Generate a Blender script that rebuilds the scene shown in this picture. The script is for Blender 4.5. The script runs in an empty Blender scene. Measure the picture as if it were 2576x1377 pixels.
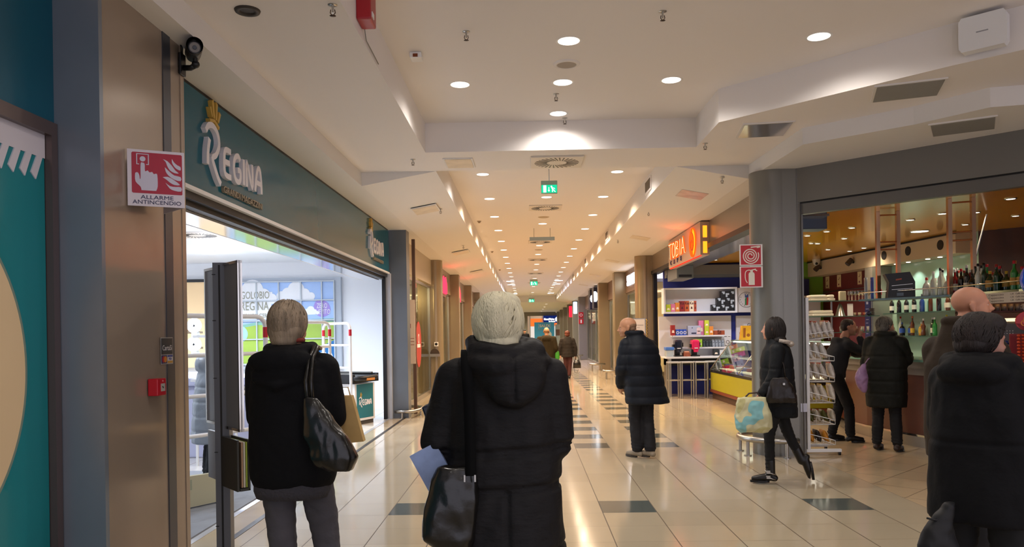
import bpy, bmesh, math, random
import numpy as np
from mathutils import Vector, Matrix, Euler, noise
C = bpy.context.scene.collection
R = math.radians
# ---------------------------------------------------------------- camera, world, exposure
sc = bpy.context.scene
cam_d = bpy.data.cameras.new('camera'); cam = bpy.data.objects.new('camera', cam_d); C.objects.link(cam)
FPX, ROLL, YAW = 1950.0, .0155, math.atan(37/1950)
cam_d.sensor_width = 36; cam_d.lens = 36*FPX/2576
cam_d.shift_y = (838-688.5)/2576; cam_d.clip_start = .05; cam_d.clip_end = 300
_f = Vector((-math.sin(YAW), math.cos(YAW), 0)); _r = Vector((math.cos(YAW), math.sin(YAW), 0)); _z = Vector((0, 0, 1))
_R = _r*math.cos(ROLL)-_z*math.sin(ROLL); _U = _z*math.cos(ROLL)+_r*math.sin(ROLL)
m = Matrix((_R, _U, -_f)).transposed().to_4x4(); m.translation = (0, 0, 1.5)
cam.matrix_world = m
sc.camera = cam
w = bpy.data.worlds.new('world'); sc.world = w; w.use_nodes = True
w.node_tree.nodes['Background'].inputs[0].default_value = (.66, .64, .74, 1)
w.node_tree.nodes['Background'].inputs[1].default_value = 1.6
sc.view_settings.view_transform = 'Standard'; sc.view_settings.look = 'None'; sc.view_settings.gamma = 1
sc.view_settings.use_curve_mapping = False
sc.view_settings.exposure = 0.12
try:
    sc.cycles.use_denoising = True; sc.cycles.denoiser = 'OPENIMAGEDENOISE'
    sc.cycles.denoising_input_passes = 'RGB_ALBEDO_NORMAL'
except Exception: pass
sc.cycles.max_bounces = 7; sc.cycles.diffuse_bounces = 4; sc.cycles.glossy_bounces = 3; sc.cycles.transmission_bounces = 6
sc.cycles.transparent_max_bounces = 10; sc.cycles.sample_clamp_indirect = 4; sc.cycles.sample_clamp_direct = 0
sc.cycles.caustics_reflective = False; sc.cycles.caustics_refractive = False; sc.cycles.blur_glossy = .5
sc.cycles.use_adaptive_sampling = True; sc.cycles.adaptive_threshold = .02

# ---------------------------------------------------------------- materials
def lin(c):
    if isinstance(c, str):
        c = c.lstrip('#'); c = [int(c[i:i+2], 16)/255 for i in (0, 2, 4)]
    return [(x/12.92 if x <= .04045 else ((x+.055)/1.055)**2.4) for x in c]
_m = {}
def mat(name, col, rough=.5, metal=0, spec=.5, emit=0, ecol=None, alpha=1, trans=0, ior=1.45, coat=0, bump=0, bscale=30, bstretch=(1, 1, 1), mottle=0, mscale=3, sheen=0, aniso=0):
    if name in _m: return _m[name]
    t = bpy.data.materials.new(name); t.use_nodes = True; nt = t.node_tree; b = nt.nodes['Principled BSDF']
    c = lin(col); b.inputs['Base Color'].default_value = (*c, 1); b.inputs['Roughness'].default_value = rough
    b.inputs['Metallic'].default_value = metal; b.inputs['Specular IOR Level'].default_value = spec
    b.inputs['IOR'].default_value = ior
    if emit: b.inputs['Emission Color'].default_value = (*lin(ecol or col), 1); b.inputs['Emission Strength'].default_value = emit
    if trans: b.inputs['Transmission Weight'].default_value = trans
    if alpha < 1: b.inputs['Alpha'].default_value = alpha
    if coat: b.inputs['Coat Weight'].default_value = coat; b.inputs['Coat Roughness'].default_value = .08
    pass
    if bump or mottle:
        tc = nt.nodes.new('ShaderNodeTexCoord'); mp = nt.nodes.new('ShaderNodeMapping'); mp.inputs['Scale'].default_value = bstretch
        nt.links.new(tc.outputs['Object'], mp.inputs[0])
        if bump:
            n = nt.nodes.new('ShaderNodeTexNoise'); n.inputs['Scale'].default_value = bscale; n.inputs['Detail'].default_value = 4
            bp = nt.nodes.new('ShaderNodeBump'); bp.inputs['Strength'].default_value = bump; bp.inputs['Distance'].default_value = .02
            nt.links.new(mp.outputs[0], n.inputs['Vector']); nt.links.new(n.outputs['Fac'], bp.inputs['Height']); nt.links.new(bp.outputs[0], b.inputs['Normal'])
        if mottle:
            n = nt.nodes.new('ShaderNodeTexNoise'); n.inputs['Scale'].default_value = mscale; n.inputs['Detail'].default_value = 5
            r = nt.nodes.new('ShaderNodeValToRGB'); r.color_ramp.elements[0].position = .3; r.color_ramp.elements[1].position = .7
            r.color_ramp.elements[0].color = (*[x*(1-mottle) for x in c], 1); r.color_ramp.elements[1].color = (*[min(1, x*(1+mottle)) for x in c], 1)
            nt.links.new(mp.outputs[0], n.inputs['Vector']); nt.links.new(n.outputs['Fac'], r.inputs[0]); nt.links.new(r.outputs[0], b.inputs['Base Color'])
    _m[name] = t; return t
def emat(name, col, s):
    if name in _m: return _m[name]
    t = bpy.data.materials.new(name); t.use_nodes = True; nt = t.node_tree
    nt.nodes.remove(nt.nodes['Principled BSDF']); e = nt.nodes.new('ShaderNodeEmission')
    e.inputs[0].default_value = (*lin(col), 1); e.inputs[1].default_value = s
    nt.links.new(e.outputs[0], nt.nodes['Material Output'].inputs[0]); _m[name] = t; return t
def glassy(name, tint='e8f0ee', refl=.12, rough=.02):
    """thin clear pane: mostly transparent with a weak glossy reflection"""
    if name in _m: return _m[name]
    t = bpy.data.materials.new(name); t.use_nodes = True; nt = t.node_tree
    nt.nodes.remove(nt.nodes['Principled BSDF'])
    tr = nt.nodes.new('ShaderNodeBsdfTransparent'); tr.inputs[0].default_value = (*lin(tint), 1)
    g = nt.nodes.new('ShaderNodeBsdfGlossy'); g.inputs['Roughness'].default_value = rough
    mx = nt.nodes.new('ShaderNodeMixShader'); lw = nt.nodes.new('ShaderNodeLayerWeight'); lw.inputs[0].default_value = .35
    mu = nt.nodes.new('ShaderNodeMath'); mu.operation = 'MULTIPLY_ADD'; mu.inputs[1].default_value = .4; mu.inputs[2].default_value = refl*.4
    nt.links.new(lw.outputs['Fresnel'], mu.inputs[0]); nt.links.new(mu.outputs[0], mx.inputs[0])
    nt.links.new(tr.outputs[0], mx.inputs[1]); nt.links.new(g.outputs[0], mx.inputs[2]); nt.links.new(mx.outputs[0], nt.nodes['Material Output'].inputs[0])
    _m[name] = t; return t
def tilemat(name, col, size, off, rot=0, cw=.004, rw=.0022, groove='5a4a38', rough=.12, var=.04, rg='8c7c66'):
    t = bpy.data.materials.new(name); t.use_nodes = True; nt = t.node_tree; b = nt.nodes['Principled BSDF']; N = nt.nodes.new; L = nt.links.new
    g = N('ShaderNodeNewGeometry'); mp = N('ShaderNodeMapping'); mp.vector_type = 'TEXTURE'
    mp.inputs['Location'].default_value = (off[0], off[1], 0); mp.inputs['Rotation'].default_value = (0, 0, rot); mp.inputs['Scale'].default_value = (size, size, 1)
    L(g.outputs['Position'], mp.inputs[0]); s = N('ShaderNodeSeparateXYZ'); L(mp.outputs[0], s.inputs[0])
    def M(op, a, bb=None):
        k = N('ShaderNodeMath'); k.operation = op
        for i, v in enumerate((a, bb)):
            if v is None: continue
            if isinstance(v, (int, float)): k.inputs[i].default_value = v
            else: L(v, k.inputs[i])
        return k.outputs[0]
    def line(o, wd):
        fr = M('FRACT', o); d = M('ABSOLUTE', M('SUBTRACT', fr, .5)); return M('GREATER_THAN', d, .5-wd/size)
    lx, ly = line(s.outputs[0], cw), line(s.outputs[1], rw)
    cmb = N('ShaderNodeCombineXYZ'); L(M('FLOOR', s.outputs[0]), cmb.inputs[0]); L(M('FLOOR', s.outputs[1]), cmb.inputs[1])
    wn = N('ShaderNodeTexWhiteNoise'); L(cmb.outputs[0], wn.inputs[0])
    nz = N('ShaderNodeTexNoise'); nz.inputs['Scale'].default_value = 2.2; nz.inputs['Detail'].default_value = 4; L(g.outputs['Position'], nz.inputs['Vector'])
    v = M('ADD', M('MULTIPLY', wn.outputs[0], var*2), M('MULTIPLY', nz.outputs[0], .08)); v = M('ADD', v, 1-var-.04)
    cc = N('ShaderNodeVectorMath'); cc.operation = 'SCALE'; cc.inputs[0].default_value = lin(col); L(v, cc.inputs['Scale'])
    m1 = N('ShaderNodeMixRGB'); L(ly, m1.inputs[0]); L(cc.outputs[0], m1.inputs[1]); m1.inputs[2].default_value = (*lin(rg), 1)
    m2 = N('ShaderNodeMixRGB'); L(lx, m2.inputs[0]); L(m1.outputs[0], m2.inputs[1]); m2.inputs[2].default_value = (*lin(groove), 1)
    L(m2.outputs[0], b.inputs['Base Color']); b.inputs['Roughness'].default_value = rough; b.inputs['Specular IOR Level'].default_value = .5
    ro = M('ADD', M('MULTIPLY', M('MAXIMUM', lx, ly), .5), rough); L(ro, b.inputs['Roughness'])
    _m[name] = t; return t

# ---------------------------------------------------------------- geometry helpers
def frame(o, right, up=(0, 0, 1)):
    r = Vector(right).normalized(); u = Vector(up).normalized(); n = r.cross(u)
    mm = Matrix((r, u, n)).transposed().to_4x4(); mm.translation = Vector(o); return mm
class MB:
    def __init__(s): s.bm = bmesh.new(); s.mi = 0
    def _faces(s, vs, fs, M=None, smooth=False):
        if M is not None: vs = [M @ Vector(v) for v in vs]
        bv = [s.bm.verts.new(v) for v in vs]
        for f in fs:
            try:
                q = s.bm.faces.new([bv[i] for i in f]); q.smooth = smooth; q.material_index = s.mi
            except ValueError: pass
        return s
    def box(s, x0, x1, y0, y1, z0, z1, M=None, bev=0):
        if x1 < x0: x0, x1 = x1, x0
        if y1 < y0: y0, y1 = y1, y0
        if z1 < z0: z0, z1 = z1, z0
        b = min(bev, (x1-x0)/2.01, (y1-y0)/2.01, (z1-z0)/2.01)
        if b <= 0:
            v = [(x0, y0, z0), (x1, y0, z0), (x1, y1, z0), (x0, y1, z0), (x0, y0, z1), (x1, y0, z1), (x1, y1, z1), (x0, y1, z1)]
            return s._faces(v, [(3, 2, 1, 0), (4, 5, 6, 7), (0, 1, 5, 4), (1, 2, 6, 5), (2, 3, 7, 6), (3, 0, 4, 7)], M)
        t = bmesh.new(); bmesh.ops.create_cube(t, size=1)
        for v in t.verts: v.co = ((x0+x1)/2+v.co.x*(x1-x0), (y0+y1)/2+v.co.y*(y1-y0), (z0+z1)/2+v.co.z*(z1-z0))
        bmesh.ops.bevel(t, geom=t.edges[:], offset=b, segments=2, affect='EDGES', profile=.6)
        return s.add(t, M)
    def add(s, t, M=None, smooth=None):
        if M is not None: t.transform(M)
        mp = {v: s.bm.verts.new(v.co) for v in t.verts}
        for f in t.faces:
            try:
                q = s.bm.faces.new([mp[v] for v in f.verts]); q.smooth = f.smooth if smooth is None else smooth; q.material_index = s.mi
            except ValueError: pass
        t.free(); return s
    def cone(s, p0, p1, r0, r1=None, n=16, caps=True, smooth=True):
        r1 = r0 if r1 is None else r1; p0, p1 = Vector(p0), Vector(p1); d = (p1-p0).normalized()
        a = d.orthogonal().normalized(); b = d.cross(a); vs = []
        for p, r in ((p0, r0), (p1, r1)):
            for k in range(n):
                t = 2*math.pi*k/n; vs.append(p+(a*math.cos(t)+b*math.sin(t))*r)
        fs = [(k, (k+1) % n, n+(k+1) % n, n+k) for k in range(n)]
        s._faces(vs, fs, None, smooth)
        if caps:
            s._faces(vs[:n], [tuple(range(n))[::-1]]); s._faces(vs[n:], [tuple(range(n))])
        return s
    def tube(s, pts, r, n=8, closed=False, rs=None):
        pts = [Vector(p) for p in pts]; m_ = len(pts); rings = []; prev = None
        for i, p in enumerate(pts):
            if closed: d = (pts[(i+1) % m_]-pts[i-1]).normalized()
            else: d = (pts[min(i+1, m_-1)]-pts[max(i-1, 0)]).normalized()
            if prev is None: a = d.orthogonal().normalized()
            else:
                a = prev-d*prev.dot(d); a = a.normalized() if a.length > 1e-6 else d.orthogonal().normalized()
            prev = a; b = d.cross(a); rr = rs[i] if rs else r
            rings.append([p+(a*math.cos(2*math.pi*k/n)+b*math.sin(2*math.pi*k/n))*rr for k in range(n)])
        vs = [v for g in rings for v in g]; fs = []
        for i in range(m_ if closed else m_-1):
            j = (i+1) % m_
            for k in range(n): fs.append((i*n+k, i*n+(k+1) % n, j*n+(k+1) % n, j*n+k))
        if not closed: fs += [tuple(range(n))[::-1], tuple((m_-1)*n+k for k in range(n))]
        return s._faces(vs, fs, None, True)
    def lathe(s, prof, o=(0, 0, 0), n=20, M=None, smooth=True, arc=None):
        vs = []; fs = []; a0, a1 = arc or (0, 2*math.pi); full = arc is None; nn = n if full else n+1
        for r, z in prof:
            for k in range(nn):
                t = a0+(a1-a0)*k/n; vs.append((o[0]+r*math.cos(t), o[1]+r*math.sin(t), o[2]+z))
        for i in range(len(prof)-1):
            for k in range(n): fs.append((i*nn+k, i*nn+(k+1) % nn, (i+1)*nn+(k+1) % nn, (i+1)*nn+k))
        return s._faces(vs, fs, M, smooth)
    def prism(s, pts, M, d, z0=0):
        """2-D outline in the frame's x,y extruded z0..z0+d along its normal (towards the viewer)"""
        n = len(pts); vs = [(p[0], p[1], z0) for p in pts]+[(p[0], p[1], z0+d) for p in pts]
        a = sum(pts[i][0]*pts[(i+1) % n][1]-pts[(i+1) % n][0]*pts[i][1] for i in range(n))
        f = [tuple(range(n))[::-1], tuple(range(n, 2*n))]+[(k, (k+1) % n, n+(k+1) % n, n+k) for k in range(n)]
        if a < 0: f = [q[::-1] for q in f]
        return s._faces(vs, f, M)
    def disc(s, cx, cy, r, M, d, z0=0, n=28, ry=None):
        ry = ry or r; return s.prism([(cx+r*math.cos(2*math.pi*k/n), cy+ry*math.sin(2*math.pi*k/n)) for k in range(n)], M, d, z0)
    def ringd(s, cx, cy, r0, r1, M, d, z0=0, n=32):
        for k in range(n):
            a, b = 2*math.pi*k/n, 2*math.pi*(k+1)/n
            s.prism([(cx+r0*math.cos(a), cy+r0*math.sin(a)), (cx+r1*math.cos(a), cy+r1*math.sin(a)), (cx+r1*math.cos(b), cy+r1*math.sin(b)), (cx+r0*math.cos(b), cy+r0*math.sin(b))], M, d, z0)
        return s
    def stroke(s, pts, wd, M, d, z0=0, ws=None):
        """brush stroke through 2-D points as one flat ribbon with thickness"""
        pts = [Vector((p[0], p[1])) for p in pts]; Lf, Rt = [], []
        for i, p in enumerate(pts):
            t = (pts[min(i+1, len(pts)-1)]-pts[max(i-1, 0)]).normalized(); nn = Vector((-t.y, t.x)); h = (ws[i] if ws else wd)/2
            Lf.append(p+nn*h); Rt.append(p-nn*h)
        for i in range(len(pts)-1):
            s.prism([Rt[i], Rt[i+1], Lf[i+1], Lf[i]], M, d, z0)
        return s
    def text(s, txt, M, size, d=.003, xs=1, bold=0, z0=0, align='CENTER', sp=1):
        cu = bpy.data.curves.new('t', 'FONT'); cu.body = txt; cu.size = size; cu.extrude = d/2; cu.offset = bold; cu.align_x = align; cu.align_y = 'CENTER'
        cu.space_character = sp; cu.resolution_u = 3
        o = bpy.data.objects.new('t', cu); C.objects.link(o); dg = bpy.context.evaluated_depsgraph_get(); dg.update()
        me = bpy.data.meshes.new_from_object(o.evaluated_get(dg)); t = bmesh.new(); t.from_mesh(me)
        bpy.data.objects.remove(o); bpy.data.curves.remove(cu); bpy.data.meshes.remove(me)
        for v in t.verts: v.co = Vector((v.co.x*xs, v.co.y, v.co.z+z0+d/2))
        return s.add(t, M, False)
    def ell(s, c, r, rot=(0, 0, 0), n=16, M=None):
        t = bmesh.new(); bmesh.ops.create_uvsphere(t, u_segments=n, v_segments=max(6, n*2//3), radius=1)
        mm = Matrix.Translation(c) @ Euler(rot).to_matrix().to_4x4() @ Matrix.Diagonal((*(r if hasattr(r, '__len__') else (r, r, r)), 1))
        if M is not None: mm = M @ mm
        return s.add(t, mm, True)
    def cap(s, p0, r0, p1, r1, n=12):
        s.cone(p0, p1, r0, r1, n); s.ell(p0, r0*1.0, n=n); s.ell(p1, r1*1.0, n=n); return s
    def loft(s, rings, n=24, axis=None):
        """closed stack of ellipses (cx, cy, z, rx, ry[, exponent])"""
        vs = []
        for q in rings:
            cx, cy, z, rx, ry = q[:5]; e = q[5] if len(q) > 5 else 2
            for k in range(n):
                t = 2*math.pi*k/n; c_, s_ = math.cos(t), math.sin(t)
                vs.append((cx+rx*math.copysign(abs(c_)**(2/e), c_), cy+ry*math.copysign(abs(s_)**(2/e), s_), z))
        fs = [(i*n+k, i*n+(k+1) % n, (i+1)*n+(k+1) % n, (i+1)*n+k) for i in range(len(rings)-1) for k in range(n)]
        up = rings[-1][2] > rings[0][2]
        fs += [tuple(range(n))[::-1], tuple((len(rings)-1)*n+k for k in range(n))]
        if not up: fs = [f[::-1] for f in fs]
        return s._faces(vs, fs, None, True)
_used = {}
def pmat(p):
    mm = Matrix.Translation(p.location) @ p.rotation_euler.to_matrix().to_4x4()
    return (pmat(p.parent) @ mm) if p.parent else mm
def tag(o, label=None, cat=None, group=None, kind=None):
    if label: o['label'] = label
    if cat: o['category'] = cat
    if group: o['group'] = group
    if kind: o['kind'] = kind
    return o
def obj(name, mb, m, parent=None, local=False, label=None, cat=None, group=None, kind=None, weld=False):
    me = bpy.data.meshes.new(name); bm = mb.bm if isinstance(mb, MB) else None
    if bm is None: me = mb
    else:
        if weld: bmesh.ops.remove_doubles(bm, verts=bm.verts, dist=1e-5)
        if parent is not None and not local: bm.transform(pmat(parent).inverted())
        base = Vector((0, 0, 0))
        if parent is None and not local and bm.verts:
            xs = [v.co.x for v in bm.verts]; ys = [v.co.y for v in bm.verts]; zs = [v.co.z for v in bm.verts]
            base = Vector(((min(xs)+max(xs))/2, (min(ys)+max(ys))/2, min(zs))); bm.transform(Matrix.Translation(-base))
        bm.normal_update(); bm.to_mesh(me); bm.free()
    for q in (m if isinstance(m, (list, tuple)) else [m]): me.materials.append(q)
    o = bpy.data.objects.new(name, me); C.objects.link(o)
    if parent is not None: o.parent = parent
    elif bm is not None: o.location = base
    return tag(o, label, cat, group, kind)
def thing(name, loc, label, cat, group=None, rz=0):
    o = bpy.data.objects.new(name, None); o.empty_display_size = .1; C.objects.link(o); o.location = loc; o.rotation_euler = (0, 0, rz)
    return tag(o, label, cat, group)
def struct(name, mb, m): return obj(name, mb, m, kind='structure')
def dup(root, loc, rz=None, label=None, scale=None):
    def cp(o, par):
        c = o.copy(); C.objects.link(c)
        if par: c.parent = par
        for ch in [k for k in bpy.data.objects if k.parent == o]: cp(ch, c)
        return c
    c = cp(root, None); c.location = loc
    if rz is not None: c.rotation_euler = (0, 0, rz)
    if label: c['label'] = label
    return c
def swapmat(o, part, m):
    for k in bpy.data.objects:
        if k.parent == o and k.name.split('.')[0] == part:
            k.data = k.data.copy(); k.data.materials[0] = m
def spot(loc, energy, col, size=150, blend=.6, rad=.08, parent=None, name='spot_light', to=None):
    l = bpy.data.lights.new(name, 'SPOT'); l.energy = energy; l.color = lin(col) if isinstance(col, str) else col; l.spot_size = R(size); l.spot_blend = blend; l.shadow_soft_size = rad
    o = bpy.data.objects.new(name, l); C.objects.link(o); o.location = loc
    if to is not None: o.rotation_euler = (Vector(to)-Vector(loc)).to_track_quat('-Z', 'Y').to_euler()
    return o
def point(loc, energy, col, rad=.05, name='lamp_light'):
    l = bpy.data.lights.new(name, 'POINT'); l.energy = energy; l.color = lin(col); l.shadow_soft_size = rad
    o = bpy.data.objects.new(name, l); C.objects.link(o); o.location = loc; return o
# ---------------------------------------------------------------- shared materials
T = .446
M_floor = tilemat('cream_tile', 'b6a88f', T, (.607, 6.42), rough=.11, rw=.003, rg='77684f')
M_dark = tilemat('dark_tile', '5a605c', T, (.607, 6.42), rough=.10, rg='4a4c48', groove='3a3a38')
M_diag = tilemat('diagonal_tile', 'c2ac8c', T, (3.305, 7.5), rot=R(45), rough=.14, cw=.0045, rw=.0045, rg='6a573e', groove='5c4a34')
M_shopfl = tilemat('pale_shop_tile', 'd8d6d0', .4, (0, 0), rough=.15)
M_ceil = mat('ceiling_paint', 'ece6e2', .75, bump=.02, bscale=60)
M_ceil2 = mat('side_ceiling_paint', 'e6e2de', .7)
M_pan = mat('grey_cladding', '8f8a84', .28, .35, .5, mottle=.05, mscale=2)
M_pan2 = mat('beige_cladding', 'a29282', .25, .3, .5, mottle=.06, mscale=1.5, bstretch=(1, 1, .3))
M_dkpan = mat('slate_cladding', '6a7078', .3, .3, .5, mottle=.04)
M_lint = mat('lintel_grey', '77746f', .4, .2)
M_dkfr = mat('dark_frame', '17171a', .45, .1)
M_blk = mat('black_plastic', '121214', .4)
M_wht = mat('white_enamel', 'e9e9ea', .3)
M_steel = mat('brushed_steel', 'b5b2ac', .28, .95)
M_chrome = mat('polished_chrome', 'd5d2cc', .07, 1)
M_teal = mat('teal_fascia', '055c70', .13, 0, .3)
M_tealw = mat('teal_wall', '006e80', .5)
M_red = mat('sign_red', 'b81f2c', .4)
M_signw = mat('sign_white', 'e4dedd', .4)
M_glass = glassy('shop_glass')
M_glass2 = glassy('cabinet_glass', 'e2efe8', .25)
M_lamp = emat('warm_lamp', 'ffeedd', 4.5)
M_lampc = emat('cool_lamp', 'f4f6ff', 9)
M_wood = mat('dark_wood', '3a1d14', .35, mottle=.3, mscale=4, bstretch=(1, 1, .15))

# ---------------------------------------------------------------- floor
b = MB()
def cell(i, j): x, y = .607+T*i, 6.42+T*j; return x, x+T, y, y+T
darks = {(-4, 0), (0, 0), (4, 0)}
for j in range(8, 140):
    if (j-8) % 11 in (0, 2, 4, 6, 8):
        for i in (-2, 0, 2): darks.add((i, j))
jm, jM = -22, 156
for i in range(-7, 6):
    j = jm
    while j < jM:
        dk = (i, j) in darks; k = j
        while k < jM and ((i, k) in darks) == dk: k += 1
        x0 = .607+T*i; b.mi = 1 if dk else 0
        b._faces([(x0, 6.42+T*j, 0), (x0+T, 6.42+T*j, 0), (x0+T, 6.42+T*k, 0), (x0, 6.42+T*k, 0)], [(0, 1, 2, 3)])
        j = k
x0 = .607+T*-7
b.mi = 2; b._faces([(.607+T*6, -3.4, 0), (9, -3.4, 0), (9, 20, 0), (.607+T*6, 20, 0)], [(0, 1, 2, 3)])
b.mi = 3; b._faces([(-9.5, 3.0, 0), (x0, 3.0, 0), (x0, 20, 0), (-9.5, 20, 0)], [(0, 1, 2, 3)])
b.mi = 0; b._faces([(.607+T*6, 20, 0), (6, 20, 0), (6, 76, 0), (.607+T*6, 76, 0)], [(0, 1, 2, 3)])
b.mi = 0; b._faces([(-6, 20, 0), (x0, 20, 0), (x0, 76, 0), (-6, 76, 0)], [(0, 1, 2, 3)])
b.mi = 0; b._faces([(-6, -3.4, 0), (x0, -3.4, 0), (x0, 3.0, 0), (-6, 3.0, 0)], [(0, 1, 2, 3)])
struct('floor', b, [M_floor, M_dark, M_diag, M_shopfl])
b = MB(); b.box(-2.24, -2.19, 4.95, 15.3, 0, .003); struct('trim_1', b, mat('track_dark', '3a3634', .4, .5))     # sliding door track
b = MB(); b.box(-2.51, -2.455, 4.95, 13.8, 0, .004); struct('trim_2', b, mat('threshold_steel', 'cfd2d8', .3, .6))
# ---------------------------------------------------------------- ceilings
def slab(b, pts, z0, z1): return b.prism(pts, frame((0, 0, z0), (1, 0, 0), (0, 1, 0)), z1-z0)
b = MB(); slab(b, [(-1.11, -3.4), (9, -3.4), (9, 9), (1.9, 9), (1.9, 50), (-1.11, 50)], 3.88, 3.95); struct('ceiling', b, M_ceil)
b = MB(); slab(b, [(-2.05, -3.4), (-1.11, -3.4), (-1.11, 8.72), (1.93, 8.72), (1.93, 7.7), (3.38, 6.16), (3.73, 5.84), (9, .6), (9, 2.9), (5.2, 6.1), (4.35, 6.68), (4.02, 6.75), (3.63, 7.28), (2.85, 7.98), (2.8, 9.73), (-2.05, 9.73)], 3.55, 3.88)
struct('ceiling_soffit', b, M_ceil)
b = MB(); slab(b, [(-2.46, -3.4), (-2.05, -3.4), (-2.05, 76), (-2.46, 76)], 3.38, 3.94)
slab(b, [(2.8, 76), (2.8, 9.73), (2.85, 7.98), (3.63, 7.28), (4.02, 6.75), (4.35, 6.68), (5.2, 6.1), (9, 2.9), (9, 3.45), (3.3, 9.2), (3.3, 76)], 3.38, 3.87)
for xa, xb in ((-2.05, -1.11), (2.8, 1.9)):
    vs = [(xa, 9.73, 3.38), (xb, 9.73, 3.55), (xb, 50, 3.55), (xa, 50, 3.38), (xa, 9.73, 3.94), (xb, 9.73, 3.94), (xb, 50, 3.94), (xa, 50, 3.94)]
    f = [(3, 2, 1, 0), (4, 5, 6, 7), (0, 1, 5, 4), (1, 2, 6, 5), (2, 3, 7, 6), (3, 0, 4, 7)]
    b._faces(vs, f if xb > xa else [q[::-1] for q in f])
slab(b, [(-2.05, 50), (2.8, 50), (2.8, 76), (-2.05, 76)], 3.47, 3.9)
struct('ceiling_side', b, M_ceil2)
# end of the corridor
M_end = mat('end_wall', '8a8378', .6)
b = MB(); b.box(-6, 0.1, 74.8, 75, 0, 3.5); b.box(3.4, 6, 74.8, 75, 0, 3.5); b.box(.1, 3.4, 74.8, 75, 3.1, 3.5); struct('wall_end', b, M_end)
b = MB(); b.box(-4, 6, 79.8, 80, 0, 3.5); b.box(-4, 6, 75, 80, 3.5, 3.6); b.box(-4,6,75,80,-.1,0); b.box(-4.1, -4, 75, 80, 0, 3.5); b.box(6, 6.1, 75, 80, 0, 3.5); struct('wall_far_shop', b, mat('far_shop_wall', 'e8dccb', .6))
# wall behind the camera side (closes the near hall, left open in the middle for light)
b = MB(); b.box(-2.7, -2.5, -3.4, 3.98, 0, 3.4); struct('wall_left_near', b, M_tealw)

# ---------------------------------------------------------------- near left: teal poster window and clad pillar
b = MB(); b.box(-2.6, -2.44, -3.4, 3.985, 2.62, 3.38); struct('wall_left_upper', b, mat('teal_upper_wall', '0b5a72', .3, .1))
X = -2.44
t = thing('poster_window', (X, 2.5, 0), 'teal window poster with a big cream circle in a bronze frame', 'window display')
fr = mat('bronze_frame', '6a5c5a', .3, .5)
b = MB(); b.box(X-.02, X+.02, 0, 3.98, 2.55, 2.62); b.box(X-.02, X+.02, 3.93, 3.98, 0, 2.55); b.box(X-.02, X+.02, 0, 3.93, 0, .12); obj('frame', b, fr, t)
b = MB(); b.box(X-.03, X-.018, .1, 3.925, .12, 2.55); obj('poster', b, mat('teal_print', '00808a', .35, coat=.3), t)
WL = frame((X-.018, 0, 0), (0, 1, 0))
b = MB(); b.disc(2.89, 1.355, .87, WL, .004, n=96); obj('circle_rim', b, mat('grey_green_print', '7c8f84', .4), t, label='grey green rim of the cream circle')
b = MB(); b.disc(2.89, 1.355, .852, WL, .006, n=96); obj('circle', b, mat('cream_print', 'e6cba2', .5), t, label='large cream circle')
b = MB(); b.prism([(.1, 2.43), (3.925, 2.43), (3.925, 2.55), (.1, 2.55)], WL, .005)
for k in range(12):
    y = 3.86-k*.085; b.prism([(y, 2.435), (y-.05, 2.34), (y-.012, 2.31), (y+.045, 2.435)], WL, .0062)
obj('white_band', b, mat('white_print', 'd9d4de', .5), t, label='white band with slanted stripes')
# pillar: slate front face, beige side, dark joint strip
b = MB(); b.box(-2.7, -2.2, 3.985, 4.02, 0, 3.38); struct('pillar_face_front', b, mat('slate_front', '808894', .3, .35, mottle=.05))
b = MB(); b.box(-2.7, -2.205, 4.02, 4.94, 0, 3.38); struct('pillar_left', b, M_pan2)
b = MB(); b.box(-2.21, -2.199, 4.70, 4.80, 0, 3.38); struct('trim_3', b, mat('joint_strip', '4b4e56', .3, .4))
b = MB(); b.box(-2.7, -2.2, 4.94, 4.99, 0, 3.38); struct('pillar_return', b, M_pan2)

# ---------------------------------------------------------------- supermarket shopfront
t = thing('teal_shop_fascia', (-2.5, 9.4, 2.59), 'long glossy teal shop fascia over the wide open supermarket entrance', 'fascia')
b = MB(); b.box(-2.6, -2.44, 4.99, 13.8, 2.615, 3.35); obj('panel', b, M_teal, t)
b = MB(); b.box(-2.6, -2.45, 4.99, 13.8, 3.35, 3.38); obj('shadow_gap', b, M_blk, t, label='black gap above the panel')
b = MB(); b.box(-2.6, -2.43, 4.99, 13.8, 2.585, 2.615); obj('edge_strip', b, M_wht, t, label='pale lower edge strip')
b = MB(); b.box(-2.6, -2.47, 4.99, 13.8, 2.53, 2.585); b.box(-2.6, -2.52, 4.99, 13.8, 2.49, 2.53); obj('track', b, M_dkfr, t, label='dark sliding door track')
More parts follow.
